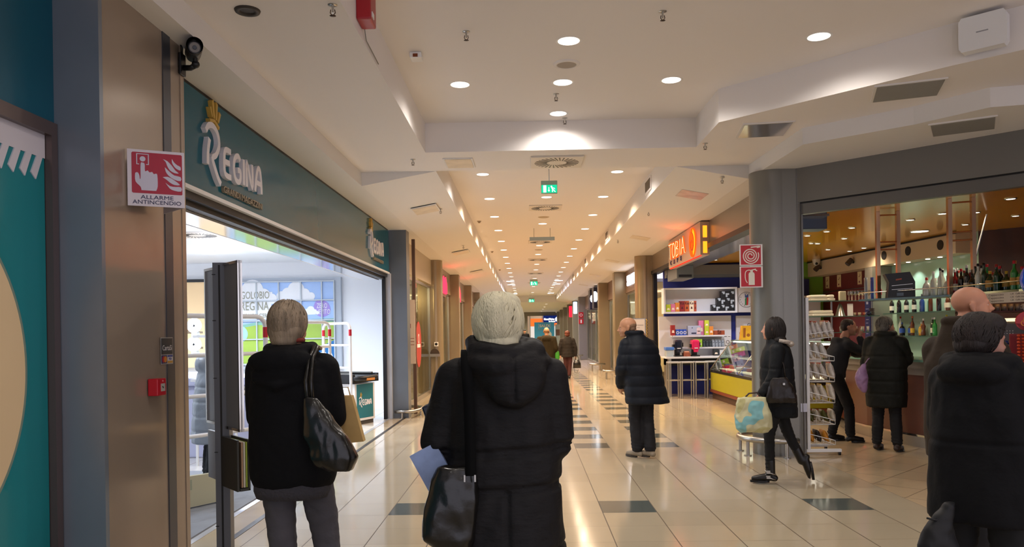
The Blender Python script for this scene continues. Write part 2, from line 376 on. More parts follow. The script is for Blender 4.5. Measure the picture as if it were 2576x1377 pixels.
# brush letters of the wordmark: points in letter units, cap height 1
LET = {'E': [[(.42, .98), (.1, .94), (.03, .5), (.08, .06), (.42, .02)], [(.05, .5), (.34, .52)]],
       'G': [[(.42, .86), (.3, 1), (.1, .85), (.03, .45), (.12, .08), (.3, .0), (.42, .15), (.42, .45), (.26, .45)]],
       'I': [[(.05, 1), (.05, 0)]],
       'N': [[(.03, 0), (.04, .98), (.38, .05), (.4, 1)]],
       'A': [[(.0, 0), (.08, .6), (.2, .98), (.34, .95), (.42, .5), (.44, 0)], [(.1, .38), (.4, .38)]],
       'R': [[(-.08, 1.12), (.05, 1.3), (.28, 1.36), (.5, 1.2), (.55, .9), (.4, .6), (.22, .45), (.34, .2), (.48, -.02), (.62, -.16)], [(.08, .95), (.0, .6), (-.02, .22)]]}
def smooth2(p, n=4):
    out = []; P = [p[0]]+list(p)+[p[-1]]
    for i in range(1, len(P)-2):
        for k in range(n):
            u = k/n; a = []
            for q in (0, 1):
                p0, p1, p2, p3 = P[i-1][q], P[i][q], P[i+1][q], P[i+2][q]
                a.append(.5*(2*p1+(p2-p0)*u+(2*p0-5*p1+4*p2-p3)*u*u+(3*p1-p0-3*p2+p3)*u**3))
            out.append(tuple(a))
    return out+[p[-1]]
CROWN = [[(.0, .0), (-.12, .3), (-.04, .34), (.05, .05)], [(.1, 0), (.02, .55), (.12, .62), (.2, .02)], [(.24, .0), (.3, .6), (.4, .55), (.33, .0)], [(.38, 0), (.5, .35), (.6, .28), (.46, -.05)]]
def wordmark(M, s, d, parent, tagline=True, mats=None, xs=1.0):
    mw, my, mt = mats or (mat('letter_white', 'eae6ee', .35), mat('crown_gold', 'c9a24a', .4), mat('tagline_bronze', '8f8370', .4))
    ox = 0
    for ch, x, kk in (('R', 0, 1), ('E', .78, .78), ('G', 1.3, .78), ('I', 1.86, .78), ('N', 2.06, .78), ('A', 2.62, .78)):
        b = MB()
        for si, st in enumerate(LET[ch]):
            pts = [((x+p[0]*(1 if ch == 'R' else .95))*s*xs, (p[1]*kk+(0 if ch == 'R' else .16))*s) for p in smooth2(st)]
            b.stroke(pts, .165*s, M, d*(1+.03*si))
        obj('letter', b, mw, parent)
    b = MB()
    for q in CROWN: b.prism([((.22+p[0]*.75)*s*xs, (1.58+p[1]*.85)*s) for p in q], M, d)
    b.stroke([(.12*s*xs, 1.47*s), (.35*s*xs, 1.53*s), (.58*s*xs, 1.4*s)], .09*s, M, d)
    obj('crown', b, my, parent, label='small gold crown above the first letter')
    if tagline:
        b = MB(); Mt = M @ Matrix.Translation((2.0*s*xs, -.24*s, 0)); b.text('GRANDI MAGAZZINI', Mt, .26*s, d*.7, xs=.95*xs, bold=.004*s)
        obj('tagline', b, mt, parent, label='small bronze tagline letters')
def onwall(name, label, y, z, s, rx=0):
    t = thing(name, (-2.4395, y, z), label, 'sign', 'wordmark signs on the teal fascia')
    wordmark(frame((-2.4395, y, z), (0, 1, 0)), s, .035, t, xs=1.4); return t
onwall('shop_sign', 'large white raised wordmark with gold crown on teal fascia near the slate pillar', 5.86, 2.76, .28)
onwall('shop_sign', 'smaller-looking white wordmark at the far end of the teal fascia', 12.0, 2.79, .26)
# far jamb
b = MB(); b.box(-2.56, -2.5, 13.72, 13.79, 0, 2.53); struct('trim_4', b, M_dkfr)
b = MB(); b.box(-2.56, -2.42, 13.8, 13.88, 0, 2.6); struct('trim_5', b, mat('white_jamb', 'c5c8d0', .35, .3))
b = MB(); b.box(-2.56, -2.14, 13.88, 14.22, 0, 3.38); struct('pillar_left_far', b, M_dkpan)
# supermarket interior shell
M_wallw = mat('shop_wall_white', 'eceef2', .6)
b = MB(); b.box(-9.5, -2.5, 15.6, 15.7, 0, 3.05); struct('wall_shop_back', b, M_wallw)
b = MB(); b.box(-9.6, -9.5, 3, 15.7, 0, 3.05); b.box(-9.5, -2.7, 2.9, 3, 0, 3.05); struct('wall_shop_side', b, M_wallw)
b = MB(); b.box(-9.5, -2.6, 2.9, 15.7, 3.0, 3.1); struct('ceiling_shop', b, mat('shop_ceiling', 'f0f2f8', .6))
b = MB(); b.box(-2.56, -2.5, 13.88, 15.6, 0, 3.05); struct('wall_shop_return', b, M_wallw)
b = MB(); b.box(-6.4, -2.52, 3.2, 8.6, 0, .012); obj('entrance_mat', b, mat('grey_mat', '8a8f97', .9, bump=.2, bscale=200, mottle=.08, mscale=5), label='big grey entrance mat inside the supermarket threshold', cat='mat')
b = MB(); b.box(-2.88, -2.605, 4.99, 13.7, 2.47, 2.49); struct('ceiling_shop_soffit', b, mat('glossy_soffit', 'd8dce4', .1, .75)); b = MB(); b.box(-2.9, -2.88, 4.99, 13.7, 2.47, 2.99); struct('ceiling_shop_riser', b, M_ceil2)

# ---------------------------------------------------------------- left side beyond the supermarket
b = MB(); b.box(-2.56, -2.4, 14.22, 19.6, 2.75, 3.38); struct('wall_left_2', b, mat('beige_fascia', 'b5a892', .35))
b = MB(); b.box(-5, -4.9, 15.8, 76, 0, 3.38); b.box(-5, -2.56, 15.72, 15.8, 0, 3.38); b.box(-5, -2.56, 30, 30.1, 0, 3.38); struct('wall_left_shops', b, mat('beige_shop_wall', 'c9b58c', .7))
b = MB(); b.box(-5, -2.57, 15.82, 76, 2.76, 2.82); struct('ceiling_left_shops', b, M_ceil2)
# glazed fronts
def front(n, side, y0, y1, fas=None, top=2.72):
    xa, xb = (-2.5, -2.44) if side < 0 else (3.2, 3.26)
    b = MB(); b.box(xa, xb, y0, y1, top-.06, top); b.box(xa, xb, y0, y1, 0, .1)
    k = max(1, round((y1-y0)/2.4))
    for i in range(k+1):
        y = y0+(y1-y0)*i/k; b.box(xa, xb, y-.03, y+.03, .1, top-.06)
    struct('window_%d' % n, b, M_steel)
    b = MB(); b.box((xa+xb)/2-.004, (xa+xb)/2+.004, y0, y1, .1, top-.06); struct('window_%d_pane' % n, b, M_glass)
front(2, -1, 14.25, 19.6)
front(3, -1, 20.1, 24.4); front(4, -1, 25.0, 30.0); front(5, -1, 30.6, 35.2); front(6, -1, 35.8, 46)
b = MB(); b.box(-2.56, -2.4, 19.9, 76, 2.72, 3.38); struct('wall_left_3', b, mat('brown_fascia', '8a7560', .4))
def rpillar(n, x, y, r, wy, side, m):
    """cladding: rounded nose towards the corridor and flat flanks behind"""
    b = MB(); b.lathe([(r, 0), (r, 3.38)], (x, y, 0), 28)
    b.box(x, x-side*-.5, y-r, y+r, 0, 3.38) if False else b.box(min(x, x+side*.42), max(x, x+side*(.42 if side < 0 else .26)), y-r*.98, y+r*.98, 0, 3.38)
    return struct('column_%s' % n, b, m)
M_col = mat('column_metal', '7c7a74', .28, .35, mottle=.03, bstretch=(3, 3, .2))
M_colw = mat('column_metal_warm', '9a8a70', .25, .5, mottle=.03)
rpillar('left_1', -2.33, 19.8, .2, 0, -1, M_colw)
for i, y in enumerate((24.6, 30.2, 35.4, 41, 46.5, 52, 58, 64, 70)):
    b = MB(); b.box(-2.6, -2.13, y, y+.4, 0, 3.38, bev=.02); struct('column_left_%d' % (i+2), b, M_colw)
# rest of the far left wall
# ---------------------------------------------------------------- right side
rpillar('right_1', 2.98, 9.42, .26, 0, 1, M_col)
b = MB(); b.box(3.19, 3.26, 9.16, 9.3, 0, 3.38); struct('pillar_right_flank', b, mat('flank_grey', '6f6d69', .35, .3))
rpillar('right_2', 2.98, 19.6, .24, 0, 1, M_colw)
for i, y in enumerate((24.7, 30.0, 41.6, 47, 53, 59, 65, 71)):
    b = MB(); b.box(2.79, 3.3, y, y+.45, 0, 3.38, bev=.03); struct('column_right_%d' % (i+3), b, M_colw if y < 40 else mat('column_metal_grey', '8c8a86', .3, .4))
b = MB(); b.box(3.16, 3.3, 9.7, 19.4, 2.98, 3.38); struct('wall_right_lintel', b, mat('taupe_fascia', '8d7f6f', .3, .2))
b = MB(); b.box(3.12, 3.3, 9.7, 19.4, 2.9, 2.98); b.box(3.15, 3.24, 19.2, 19.36, 0, 2.9); struct('trim_6', b, M_dkfr)
b = MB(); b.box(3.31, 3.8, 9.75, 17.9, 2.9, 2.93); struct('trim_12', b, mat('cafe_soffit', '8a8c92', .15, .5))
b = MB(); b.box(3.16, 3.3, 19.8, 74.7, 2.7, 3.38); struct('wall_right_fascia', b, mat('mauve_fascia', '7a6456', .4))
b = MB(); b.box(6, 6.1, 19.4, 76, 0, 3.38); b.box(3.3, 6, 35.5, 35.6, 0, 3.38); struct('wall_right_shops', b, mat('pale_shop_wall', 'dcc9ac', .7))
b = MB(); b.box(3.2, 6, 19.4, 74.7, 2.72, 2.8); struct('ceiling_right_shops', b, M_ceil2)
front(7, 1, 20, 24.6, top=2.7); front(8, 1, 25.2, 29.9, top=2.7); front(9, 1, 30.6, 41.4, top=2.7)
front(10, 1, 42, 52, top=2.7)
# diagonal bar front
D0, D1 = Vector((3.22, 9.14, 0)), Vector((8.9, 3.36, 0)); dd = (D1-D0).normalized(); dn = Vector((-dd.y, dd.x, 0))
def dbox(b, a, c, n0, n1, z0, z1):
    vs = [D0+dd*a+dn*n0, D0+dd*c+dn*n0, D0+dd*c+dn*n1, D0+dd*a+dn*n1]
    return slab(b, [(v.x, v.y) for v in vs], z0, z1)
b = MB(); dbox(b, -.1, 8, 0, .25, 2.98, 3.38); struct('wall_bar_lintel', b, M_lint)
b = MB(); dbox(b, -.0, 8, .03, .12, 2.84, 2.965); dbox(b, -.05, .0, .0, .03, 0, 2.965); struct('trim_7', b, mat('door_frame_grey', '6c6a67', .35, .4))
b = MB(); dbox(b, -.1, 8, .02, .1, 2.965, 2.98); struct('trim_8', b, M_blk)
# cafe and bar interior shell
M_orange = mat('lacquered_orange_ceiling', 'd2901a', .2, 0, .5, coat=.4)
CH = 3.05
b = MB(); slab(b, [(3.31, 9.5), (3.31, 18.4), (9, 18.4), (9, 3.6)], CH, CH+.08); struct('ceiling_bar', b, M_orange)
M_blue = mat('royal_blue_wall', '27338c', .6)
b = MB(); b.box(3.24, 6.0, 18.3, 18.4, 0, CH); struct('wall_cafe_back', b, M_blue)
b = MB(); b.box(6.0, 7.2, 18.3, 18.4, 0, CH); struct('wall_green', b, mat('lime_wall', '6f9a2a', .6))
b = MB(); b.box(3.26, 6.0, 18.05, 18.3, 2.72, 3.0); b.box(3.26, 6.0, 17.95, 18.05, 2.78, 3.0); struct('trim_9', b, mat('grey_bulkhead', '66696f', .5))
B0, B1 = Vector((6.95, 18.4, 0)), Vector((7.43, 12.86, 0)); bd = (B1-B0).normalized(); bn = Vector((bd.y, -bd.x, 0))
if bn.x > 0: bn = -bn
def bbox(b, a, c, n0, n1, z0, z1):   # along the bar's back wall, n towards the customers
    vs = [B0+bd*a+bn*n0, B0+bd*c+bn*n0, B0+bd*c+bn*n1, B0+bd*a+bn*n1]
    return slab(b, [(v.x, v.y) for v in vs][::-1], z0, z1)
BF = lambda a, n, z: frame(B0+bd*a+bn*n+Vector((0, 0, z)), bd)      # readable frame on that wall
M_maroon = mat('maroon_panel', '6a2b2c', .35, mottle=.08)
b = MB(); bbox(b, 0, 2.7, -.1, 0, 0, CH); struct('wall_bar_maroon', b, M_maroon)
b = MB(); bbox(b, 2.7, 5.56, -.1, 0, 0, CH); struct('wall_bar_green_glass', b, mat('green_glass_panel', 'a8c8b4', .25, coat=.3))
b = MB(); slab(b, [(7.43, 12.86), (9, 11.2), (9.1, 11.3), (7.53, 13)], 0, CH); b.box(9, 9.1, 2, 11.3, 0, CH); struct('wall_bar_wood', b, M_wood)
t = thing('porthole_bulkhead', B0+bd*2.8+Vector((0, 0, 2.75)), 'cream curved bulkhead with round black portholes above the back bar', 'bulkhead')
b = MB(); bbox(b, .02, 5.5, .003, .35, 2.7, CH-.01); obj('panel', b, mat('cream_bulkhead', 'b9a890', .4), t)
b = MB(); bbox(b, .05, 5.5, .33, .37, CH-.03, CH-.005); obj('shadow_line', b, M_blk, t)
for a in (3.35, 4.15, 5.1):
    b = MB(); b.disc(0, 0, .085, BF(a, .35, 2.88), .01); obj('porthole', b, M_blk, t)
# ---------------------------------------------------------------- lamps of the corridor
def lamp(loc, label, group, r=.088, cool=False):
    t = thing('recessed_downlight', loc, label, 'downlight', group)
    b = MB(); b.lathe([(r, 0), (r+.012, -.004), (r+.02, 0)], (0, 0, 0), 28); obj('trim_ring', b, M_wht, t, local=True)
    b = MB(); b.lathe([(0.0005, -.002), (r, -.002)], (0, 0, 0), 28); obj('diffuser', b, M_lampc if cool else M_lamp, t, local=True)
    return t
G1 = 'downlights of the near ceiling recess'
near = [(.38, 8.44, 'recessed downlight just before the downstand, in line with the swirl grille'),
        (.38, 7.39, 'middle downlight in the near recess, beyond the round speaker'),
        (.38, 6.34, 'downlight in the near recess, on the camera side of the round speaker'),
        (-.6, 7.39, 'downlight in the near recess on the supermarket side'),
        (1.41, 7.39, 'downlight in the near recess just before the diagonal riser corner'),
        (2.42, 6.37, 'lone downlight out towards the bar in the near recess')]
COLN = (1, .93, .86); COLF = (1, .72, .48)
lamp0 = None
for x, y, lb in near:
    lamp((x, y, 3.878), lb, G1); spot((x, y, 3.85), 64, COLN, 158, .8)
for x, y in ((-.6, 3.2), (1.41, 3.2), (.38, 4.2), (3.4, 3.8), (.38, 1.2), (-.6, -.6), (1.41, -.6), (3.4, .6)):
    spot((x, y, 3.85), 38, COLN, 150, .8)       # unseen downlights carrying the row on, added to light the near hall
    b = MB(); b.lathe([(0.0005, -.002), (.09, -.002)], (x, y, 3.878), 20); obj('recessed_downlight', b, M_lamp, label='unseen recessed downlight added over the near hall', cat='downlight', group='added downlights over the near hall')
ORD = 'first second third fourth fifth sixth seventh eighth ninth tenth eleventh twelfth thirteenth fourteenth fifteenth sixteenth seventeenth eighteenth nineteenth twentieth'.split()
G2 = 'downlights of the long corridor recess'
p2 = None
k = 0; y = 11.58
while y < 49:
    for x, sidel in ((-.62, 'supermarket-side row'), (1.385, 'cafe-side row')):
        lb = ('corridor downlight of the %s, %s' % (sidel, ('first after the downstand', 'second after the downstand', 'third after the downstand')[k])) if k < 3 else 'corridor downlight of the %s, %s after the downstand' % (sidel, ORD[k])
        if p2 is None: p2 = lamp((x, y, 3.878), lb, G2)
        else: dup(p2, (x, y, 3.878), label=lb)
        e = 78 if y < 13 else (200 if y < 17 else (340 if y < 34 else 300))
        spot((x, y, 3.85), e, COLN if y < 13 else (COLF if y < 31 else ((.92, .78, .95) if y < 42 else (1, .85, .6))), 160, .8)
    k += 1; y += 2.12
for i, y in enumerate((13.64, 16.96, 21.2, 23.6, 27, 29.4, 34, 40, 46)):
    dup(p2, (.385, y, 3.878), label=('centre-line corridor downlight right behind the hanging exit sign' if i == 0 else 'centre-line corridor downlight between the second and third swirl grilles' if i == 1 else 'small downlight of the corridor centre line, %s after the exit sign' % ORD[i]))
    if i % 2 == 0: spot((.385, y, 3.85), 130 if y < 16 else 260, COLF, 160, .8)
for i, y in enumerate((35.7, 38.2, 47)):
    for x, s_ in ((-.72, 'supermarket-side'), (1.5, 'cafe-side')):
        lamp((x, y, 3.878), 'bright broad far corridor lamp, %s, %s' % (s_, ('first pair', 'second pair', 'last pair')[i]), 'broad far lamps', .19, True)
for y in (54, 60, 66, 72):
    for x in (-.6, 1.4):
        lamp((x, y, 3.468), 'tiny downlight of the low end ceiling, %s row, %s side' % (ORD[int((y-54)/6)], 'supermarket' if x < 0 else 'cafe'), 'downlights near the corridor end', .09)
        spot((x, y, 3.44), 380, (1, .88, .6), 160, .8)

# ---------------------------------------------------------------- grilles, speaker, sign, sprinklers in the ceiling
def swirl(loc, label):
    t = thing('swirl_diffuser', loc, label, 'air diffuser', 'square swirl diffusers along the ceiling centre')
    b = MB(); b.box(-.31, .31, -.3, .3, -.02, 0, bev=.006); obj('plate', b, mat('diffuser_white', 'ddd4c8', .5), t, local=True)
    Md = frame((0, 0, -.0205), (1, 0, 0), (0, -1, 0))
    for q in range(30):
        a = 2*math.pi*q/30; b_ = a+.35; w_ = .018
        b = MB()
        p0 = Vector((.12*math.cos(a), .12*math.sin(a))); p1 = Vector((.265*math.cos(a+.22), .265*math.sin(a+.22))); d = (p1-p0).normalized(); nn = Vector((-d.y, d.x))*w_/2
        b.prism([tuple(p0-nn*.6), tuple(p1-nn), tuple(p1+nn), tuple(p0+nn*.6)], Md, .002)
        if q == 0: first = b; 
        if q: 
            tmp = bmesh.new(); me = bpy.data.meshes.new('x'); b.bm.to_mesh(me); b.bm.free(); tmp.from_mesh(me); bpy.data.meshes.remove(me); first.add(tmp)
    obj('slots', first, M_blk, t, local=True)
    return t
sw = swirl((.39, 9.3, 3.55), 'square swirl air diffuser on the downstand, largest of its line')
for y, lb in ((14.76, 'square swirl air diffuser just beyond the exit sign'), (20.29, 'third swirl air diffuser along the corridor'), (25.24, 'fourth swirl air diffuser along the corridor'), (31.1, 'fifth swirl air diffuser, small with distance'), (37, 'sixth swirl air diffuser, tiny with distance')):
    dup(sw, (.39, y, 3.88), label=lb)
t = thing('ceiling_speaker', (.39, 6.88, 3.88), 'round flat grey ceiling speaker between two bright downlights', 'speaker')
b = MB(); b.lathe([(.0005, -.012), (.085, -.012)], (.39, 6.88, 3.88), 28); obj('grille', b, mat('speaker_grey', 'a89c90', .7), t)
b = MB(); b.lathe([(.085, -.008), (.09, -.016), (.112, -.012), (.12, 0)], (.39, 6.88, 3.88), 28); obj('rim', b, M_ceil, t)
for y in (16.0, 22.3):
    b = MB(); b.lathe([(.0005, -.012), (.09, -.012), (.12, 0)], (.385, y, 3.88), 24); obj('ceiling_speaker', b, mat('speaker_grey2', 'b5a48c', .7), label='flat ceiling speaker %s the second swirl diffuser' % ('shortly beyond' if y < 17 else 'much farther beyond'), cat='speaker')
def exitsign(x, y, z, s, label, full=True):
    t = thing('exit_sign', (x, y, z), label, 'exit sign', 'green running-man exit signs')
    F = frame((x, y, z), (1, 0, 0))
    b = MB(); b.box(x-.11*s, x+.11*s, y, y+.04, z, z+.175*s, bev=.006); obj('housing', b, mat('sign_housing', '9fb5a4', .5), t)
    b = MB(); b.prism([(-.105*s, .01), (.105*s, .01), (.105*s, .115*s), (-.105*s, .115*s)], F, .006); obj('lit_panel', b, emat('exit_green', '18c890', 1.3), t, label='lit green panel')
    b = MB(); F2 = frame((x, y-.006, z), (1, 0, 0))
    b.prism([(-.08*s, .015*s), (-.04*s, .015*s), (-.04*s, .11*s), (-.08*s, .11*s)], F2, .003)
    b.stroke([(-.005*s, .085*s), (-.005*s, .04*s)], .01*s, F2, .003); b.prism([(-.02*s, .045*s), (.01*s, .045*s), (-.005*s, .022*s)], F2, .003)
    b.disc(.03*s, .092*s, .011*s, F2, .003); b.stroke([(.035*s, .08*s), (.05*s, .05*s)], .018*s, F2, .003)
    b.stroke([(.05*s, .052*s), (.04*s, .035*s), (.045*s, .018*s)], .01*s, F2, .003); b.stroke([(.05*s, .052*s), (.068*s, .035*s), (.082*s, .02*s)], .01*s, F2, .003)
    b.stroke([(.038*s, .078*s), (.07*s, .07*s), (.075*s, .055*s)], .008*s, F2, .003)
    obj('pictogram', b, emat('exit_white', 'd8fff0', 2), t, label='white running man, arrow and door')
    b = MB(); b.cone((x, y+.02, z+.175*s), (x, y+.02, 3.86), .008); b.box(x-.12, x+.12, y, y+.04, 3.86, 3.88); obj('hanger', b, M_wht, t)
exitsign(.335, 10.5, 3.38, 1.0, 'green running-man exit sign hanging nearest, just past the downstand')
exitsign(.335, 33, 3.5, 1.5, 'tiny green exit sign far down the corridor')
exitsign(.335, 48.6, 3.4, 1.6, 'tiny green exit sign at the end of the long recess')
# sprinkler heads
def sprinkler(loc, label, s=1):
    t = thing('sprinkler', loc, label, 'sprinkler', 'sprinkler heads on the ceiling')
    b = MB(); b.lathe([(.0005, -.002), (.03*s, -.002), (.03*s, 0)], (0, 0, 0), 14); b.cone((0, 0, 0), (0, 0, -.05*s), .008*s, .006*s, 10); obj('stem', b, M_steel, t, local=True)
    b = MB(); b.tube([(-.012*s, 0, -.03*s), (-.016*s, 0, -.05*s), (0, 0, -.068*s), (.016*s, 0, -.05*s), (.012*s, 0, -.03*s)], .003*s, 6)
    b.lathe([(.0005, -.07*s), (.02*s, -.068*s), (.0005, -.066*s)], (0, 0, 0), 12); obj('deflector', b, mat('dark_brass', '4a3a2c', .4, .7), t, local=True)
    return t
SP = [(-1.17, 4.78, 3.55, 'pendant sprinkler on the side soffit before the red alarm box'), (-1.3, 9.05, 3.55, 'pendant sprinkler on the side soffit near the downstand corner'), (1.99, 8.55, 3.55, 'pendant sprinkler by the silver square grille'),
      (-.44, 6.1, 3.88, 'small sprinkler in the near recess, before the supermarket-side lamp'), (1.05, 5.8, 3.88, 'small sprinkler in the near recess, towards the bar'), (.33, 7.75, 3.88, 'tiny sprinkler between the two centre downlights'),
      (.46, 8.62, 3.88, 'tiny sprinkler at the foot of the downstand riser'), (-1.35, 12.4, 3.5, 'sprinkler on the sloping soffit above the supermarket exit'), (-1.4, 17.5, 3.49, 'sprinkler on the sloping soffit by the beige fascia'), (2.1, 13.2, 3.52, 'sprinkler on the cafe-side soffit by the wall grille'), (2.05, 17.2, 3.52, 'sprinkler on the cafe-side soffit past the second wall grille'), (2.5, 9.85, 3.42, 'sprinkler close to the round grey column')]
sp0 = None
for x, y, z, lb in SP:
    if sp0 is None: sp0 = sprinkler((x, y, z), lb)
    else: dup(sp0, (x, y, z), label=lb)
# panels and grilles in the soffits
def grille(name, x0, x1, y0, y1, z, rz, label, m, cat='ceiling grille', slope=0, group='flat panels in the side soffits'):
    t = thing(name, ((x0+x1)/2, (y0+y1)/2, z), label, cat, group, rz); t.rotation_euler = (0, slope, rz)
    w_, h_ = (x1-x0)/2, (y1-y0)/2
    b = MB(); b.box(-w_, w_, -h_, h_, -.012, 0); obj('frame', b, M_ceil2, t, local=True)
    b = MB(); b.box(-w_+.02, w_-.02, -h_+.02, h_-.02, -.016, -.004); obj('panel', b, m, t, local=True); return t
M_gr = mat('grille_grey', '9a9790', .6, bump=.6, bscale=300); M_gr2 = mat('silver_grille', 'b8b4b0', .3, .5, mottle=.3, mscale=4); M_gw = mat('louver_white', 'd8ccb8', .4, mottle=.12, mscale=5)
grille('ceiling_grille', -.95, -.6, 9.02, 9.52, 3.55, 0, 'pale rectangular lamp panel on the downstand, supermarket side', M_gw)
grille('ceiling_grille', 2.22, 2.72, 7.72, 8.28, 3.55, R(-8), 'silver square panel reflecting light near the recess corner', mat('mirror_panel', 'b9b3b4', .12, .8))
grille('ceiling_grille', 3.05, 3.6, 6.52, 7.02, 3.55, R(-20), 'grey metal ceiling panel nearest the diagonal riser', M_gr)
grille('ceiling_grille', 4.05, 4.65, 5.35, 5.9, 3.55, R(-35), 'grey metal ceiling panel at the frame edge above the bar entrance', M_gr)
grille('ceiling_grille', 3.85, 4.4, 7.1, 7.62, 3.38, R(-30), 'grey metal ceiling panel in front of the bar lintel', M_gr)
sl = math.atan(.17/.92)
for i, (y, lb) in enumerate(((11.2, 'square'), (16.3, 'narrow'), (21.6, 'small'), (27, 'thin'), (32.5, 'tiny'))):
    grille('ceiling_grille', 2.2, 2.62, y-.25, y+.3, 3.465, 0, '%s louvred panel in the cafe-side soffit, %s along' % (lb, ('first', 'second', 'third', 'fourth', 'fifth')[i]), M_gr2 if i == 0 else M_gw, slope=sl)
for i, (y, lb) in enumerate(((12.1, 'pale square'), (18.6, 'pale narrow'), (24.5, 'pale thin'))):
    grille('ceiling_grille', -1.75, -1.35, y-.3, y+.3, 3.455, 0, '%s louvred panel in the supermarket-side soffit' % lb, M_gw, slope=-sl)
# vents on the cafe side riser of the recess
for i, y in enumerate((11.9, 18.0, 24.5, 31)):
    t = thing('wall_vent', (1.9, y, 3.72), 'dark slatted vent in the recess riser, %s along the corridor' % ('first', 'second', 'third', 'fourth')[i], 'vent', 'vents in the recess riser')
    b = MB(); b.box(1.885, 1.9, y-.28, y+.28, 3.62, 3.83); obj('frame', b, M_ceil, t)
    b = MB(); b.box(1.88, 1.886, y-.23, y+.23, 3.65, 3.8); obj('slats', b, mat('vent_dark', '5d5348', .6), t)
# red alarm box, small detector, detector housings
t = thing('alarm_sounder', (-1.06, 5.3, 3.6), 'red boxy fire alarm sounder on the recess riser near the top edge', 'alarm')
b = MB(); b.box(-1.11, -1.01, 5.17, 5.36, 3.62, 3.83, bev=.012); obj('body', b, mat('alarm_red', 'a51c28', .35), t)
b = MB(); b.box(-1.012, -1.004, 5.2, 5.26, 3.645, 3.68); obj('lamp', b, M_wht, t); b = MB(); b.tube([(-1.09, 5.35, 3.62), (-1.1, 5.45, 3.58), (-1.1, 5.9, 3.57)], .004, 6); obj('cable', b, M_gr, t)
t = thing('motion_detector', (-.87, 6.6, 3.88), 'small white detector with an orange lens beside the red alarm box', 'detector')
b = MB(); b.box(-.95, -.85, 6.5, 6.62, 3.83, 3.88, bev=.01); obj('body', b, M_wht, t); b = MB(); b.box(-.92, -.88, 6.49, 6.505, 3.835, 3.86); obj('lens', b, mat('lens_orange', '7a3a1c', .3), t)
t = thing('wall_speaker', (3.25, 6.33, 3.6), 'white rounded box speaker on the diagonal ceiling riser', 'speaker')
Rr = frame((3.42, 6.06, 3.72), Vector((1, -.94, 0)).normalized())
b = MB()
pts = [(.0, -.13), (.28, -.13), (.3, -.1), (.3, .1), (.28, .13), (.0, .13), (-.02, .1), (-.02, -.1)]
b.prism(pts, Rr, .09, 0); obj('body', b, M_wht, t)
b = MB(); b.prism([(.1, -.005), (.18, -.005), (.18, .003), (.1, .003)], Rr, .003, .09); obj('badge', b, mat('badge_grey', '9a9aa0', .4), t)
b = MB(); b.lathe([(.045, 0), (.05, -.012), (.075, -.012), (.08, 0)], (-1.72, 4.83, 3.55), 24); b.lathe([(.0005, -.003), (.046, -.003)], (-1.72, 4.83, 3.55), 24)
obj('ceiling_hole_cover', b, mat('socket_dark', '3a322c', .6), label='dark round recess fitting in the soffit near the security camera', cat='ceiling fitting')
for i, y in enumerate((16.4, 22.5, 29)):
    t = thing('dome_detector', (-.97, y, 3.8), 'small dome detector by the recess riser, %s along the corridor' % ('first', 'second', 'third')[i], 'detector', 'dome detectors')
    b = MB(); b.lathe([(.0005, -.045), (.02, -.04), (.035, -.015), (.05, 0)], (-.97, y, 3.88), 16); obj('body', b, mat('detector_grey', '8c7c68', .4), t)
for i, (z0, y) in enumerate(((3.75, 16.2), (3.7, 18.6))):
    pass
t = thing('hanging_sign', (.385, 17.7, 3.6), 'small pale blue direction sign hanging far above the corridor', 'sign')
b = MB(); b.box(.1, .67, 17.7, 17.73, 3.6, 3.68); obj('board', b, mat('sign_pale_blue', '9fb0b8', .5), t); b = MB(); b.cone((.2, 17.715, 3.68), (.2, 17.715, 3.88), .005); b.cone((.57, 17.715, 3.68), (.57, 17.715, 3.88), .005); obj('hanger', b, M_gr, t)
# ================================================================= LEFT: signs on the pillar
t = thing('fire_alarm_sign', (-2.19, 4.27, 2.24), 'red and white fire alarm sign with pointing hand and flames, projecting from the pillar', 'sign')
a = Vector((-2.197, 4.25, 0)); c = Vector((-1.94, 4.38, 0)); rd = (c-a).normalized(); S = (c-a).length
SG = frame((a.x, a.y, 2.24), rd)
b = MB(); b.prism([(0, 0), (S, 0), (S, .315), (0, .315)], SG, -.004); 
b.prism([(0, 0), (S, 0), (S, .315), (0, .315)], frame((c.x, c.y, 2.24), Vector((-2.197, 4.62, 0))-c), .004)
obj('plate', b, mat('sign_plate', 'd6ced6', .35), t)
b = MB(); b.prism([(.028, .072), (S-.012, .072), (S-.008, .076), (S-.008, .295), (S-.014, .3), (.028, .3), (.022, .294), (.022, .078)], SG, .0015); obj('red_field', b, mat('sign_crimson', 'a81c36', .4), t)
b = MB()
for q in ([(.044, .235), (.04, .235), (.04, .292), (.044, .292)], [(.044, .288), (.093, .288), (.093, .292), (.044, .292)], [(.089, .235), (.093, .235), (.093, .292), (.089, .292)], [(.04, .231), (.052, .231), (.052, .235), (.04, .235)], [(.081, .231), (.093, .231), (.093, .235), (.081, .235)]): b.prism([(x*1.2-.002, y) for x, y in q], SG, .002, .001)
b.disc(.0778, .263, .0145, SG, .002, .001)
b.prism(smooth2([(x*1.2-.002, y) for x, y in [(.06, .088), (.056, .108), (.036, .135), (.034, .175), (.038, .185), (.046, .185), (.052, .17), (.054, .15), (.057, .16), (.058, .235), (.066, .242), (.075, .235), (.076, .196), (.087, .2), (.095, .19), (.106, .193), (.113, .182), (.122, .185), (.128, .176), (.129, .115), (.122, .088)]], 3), SG, .002, .001)
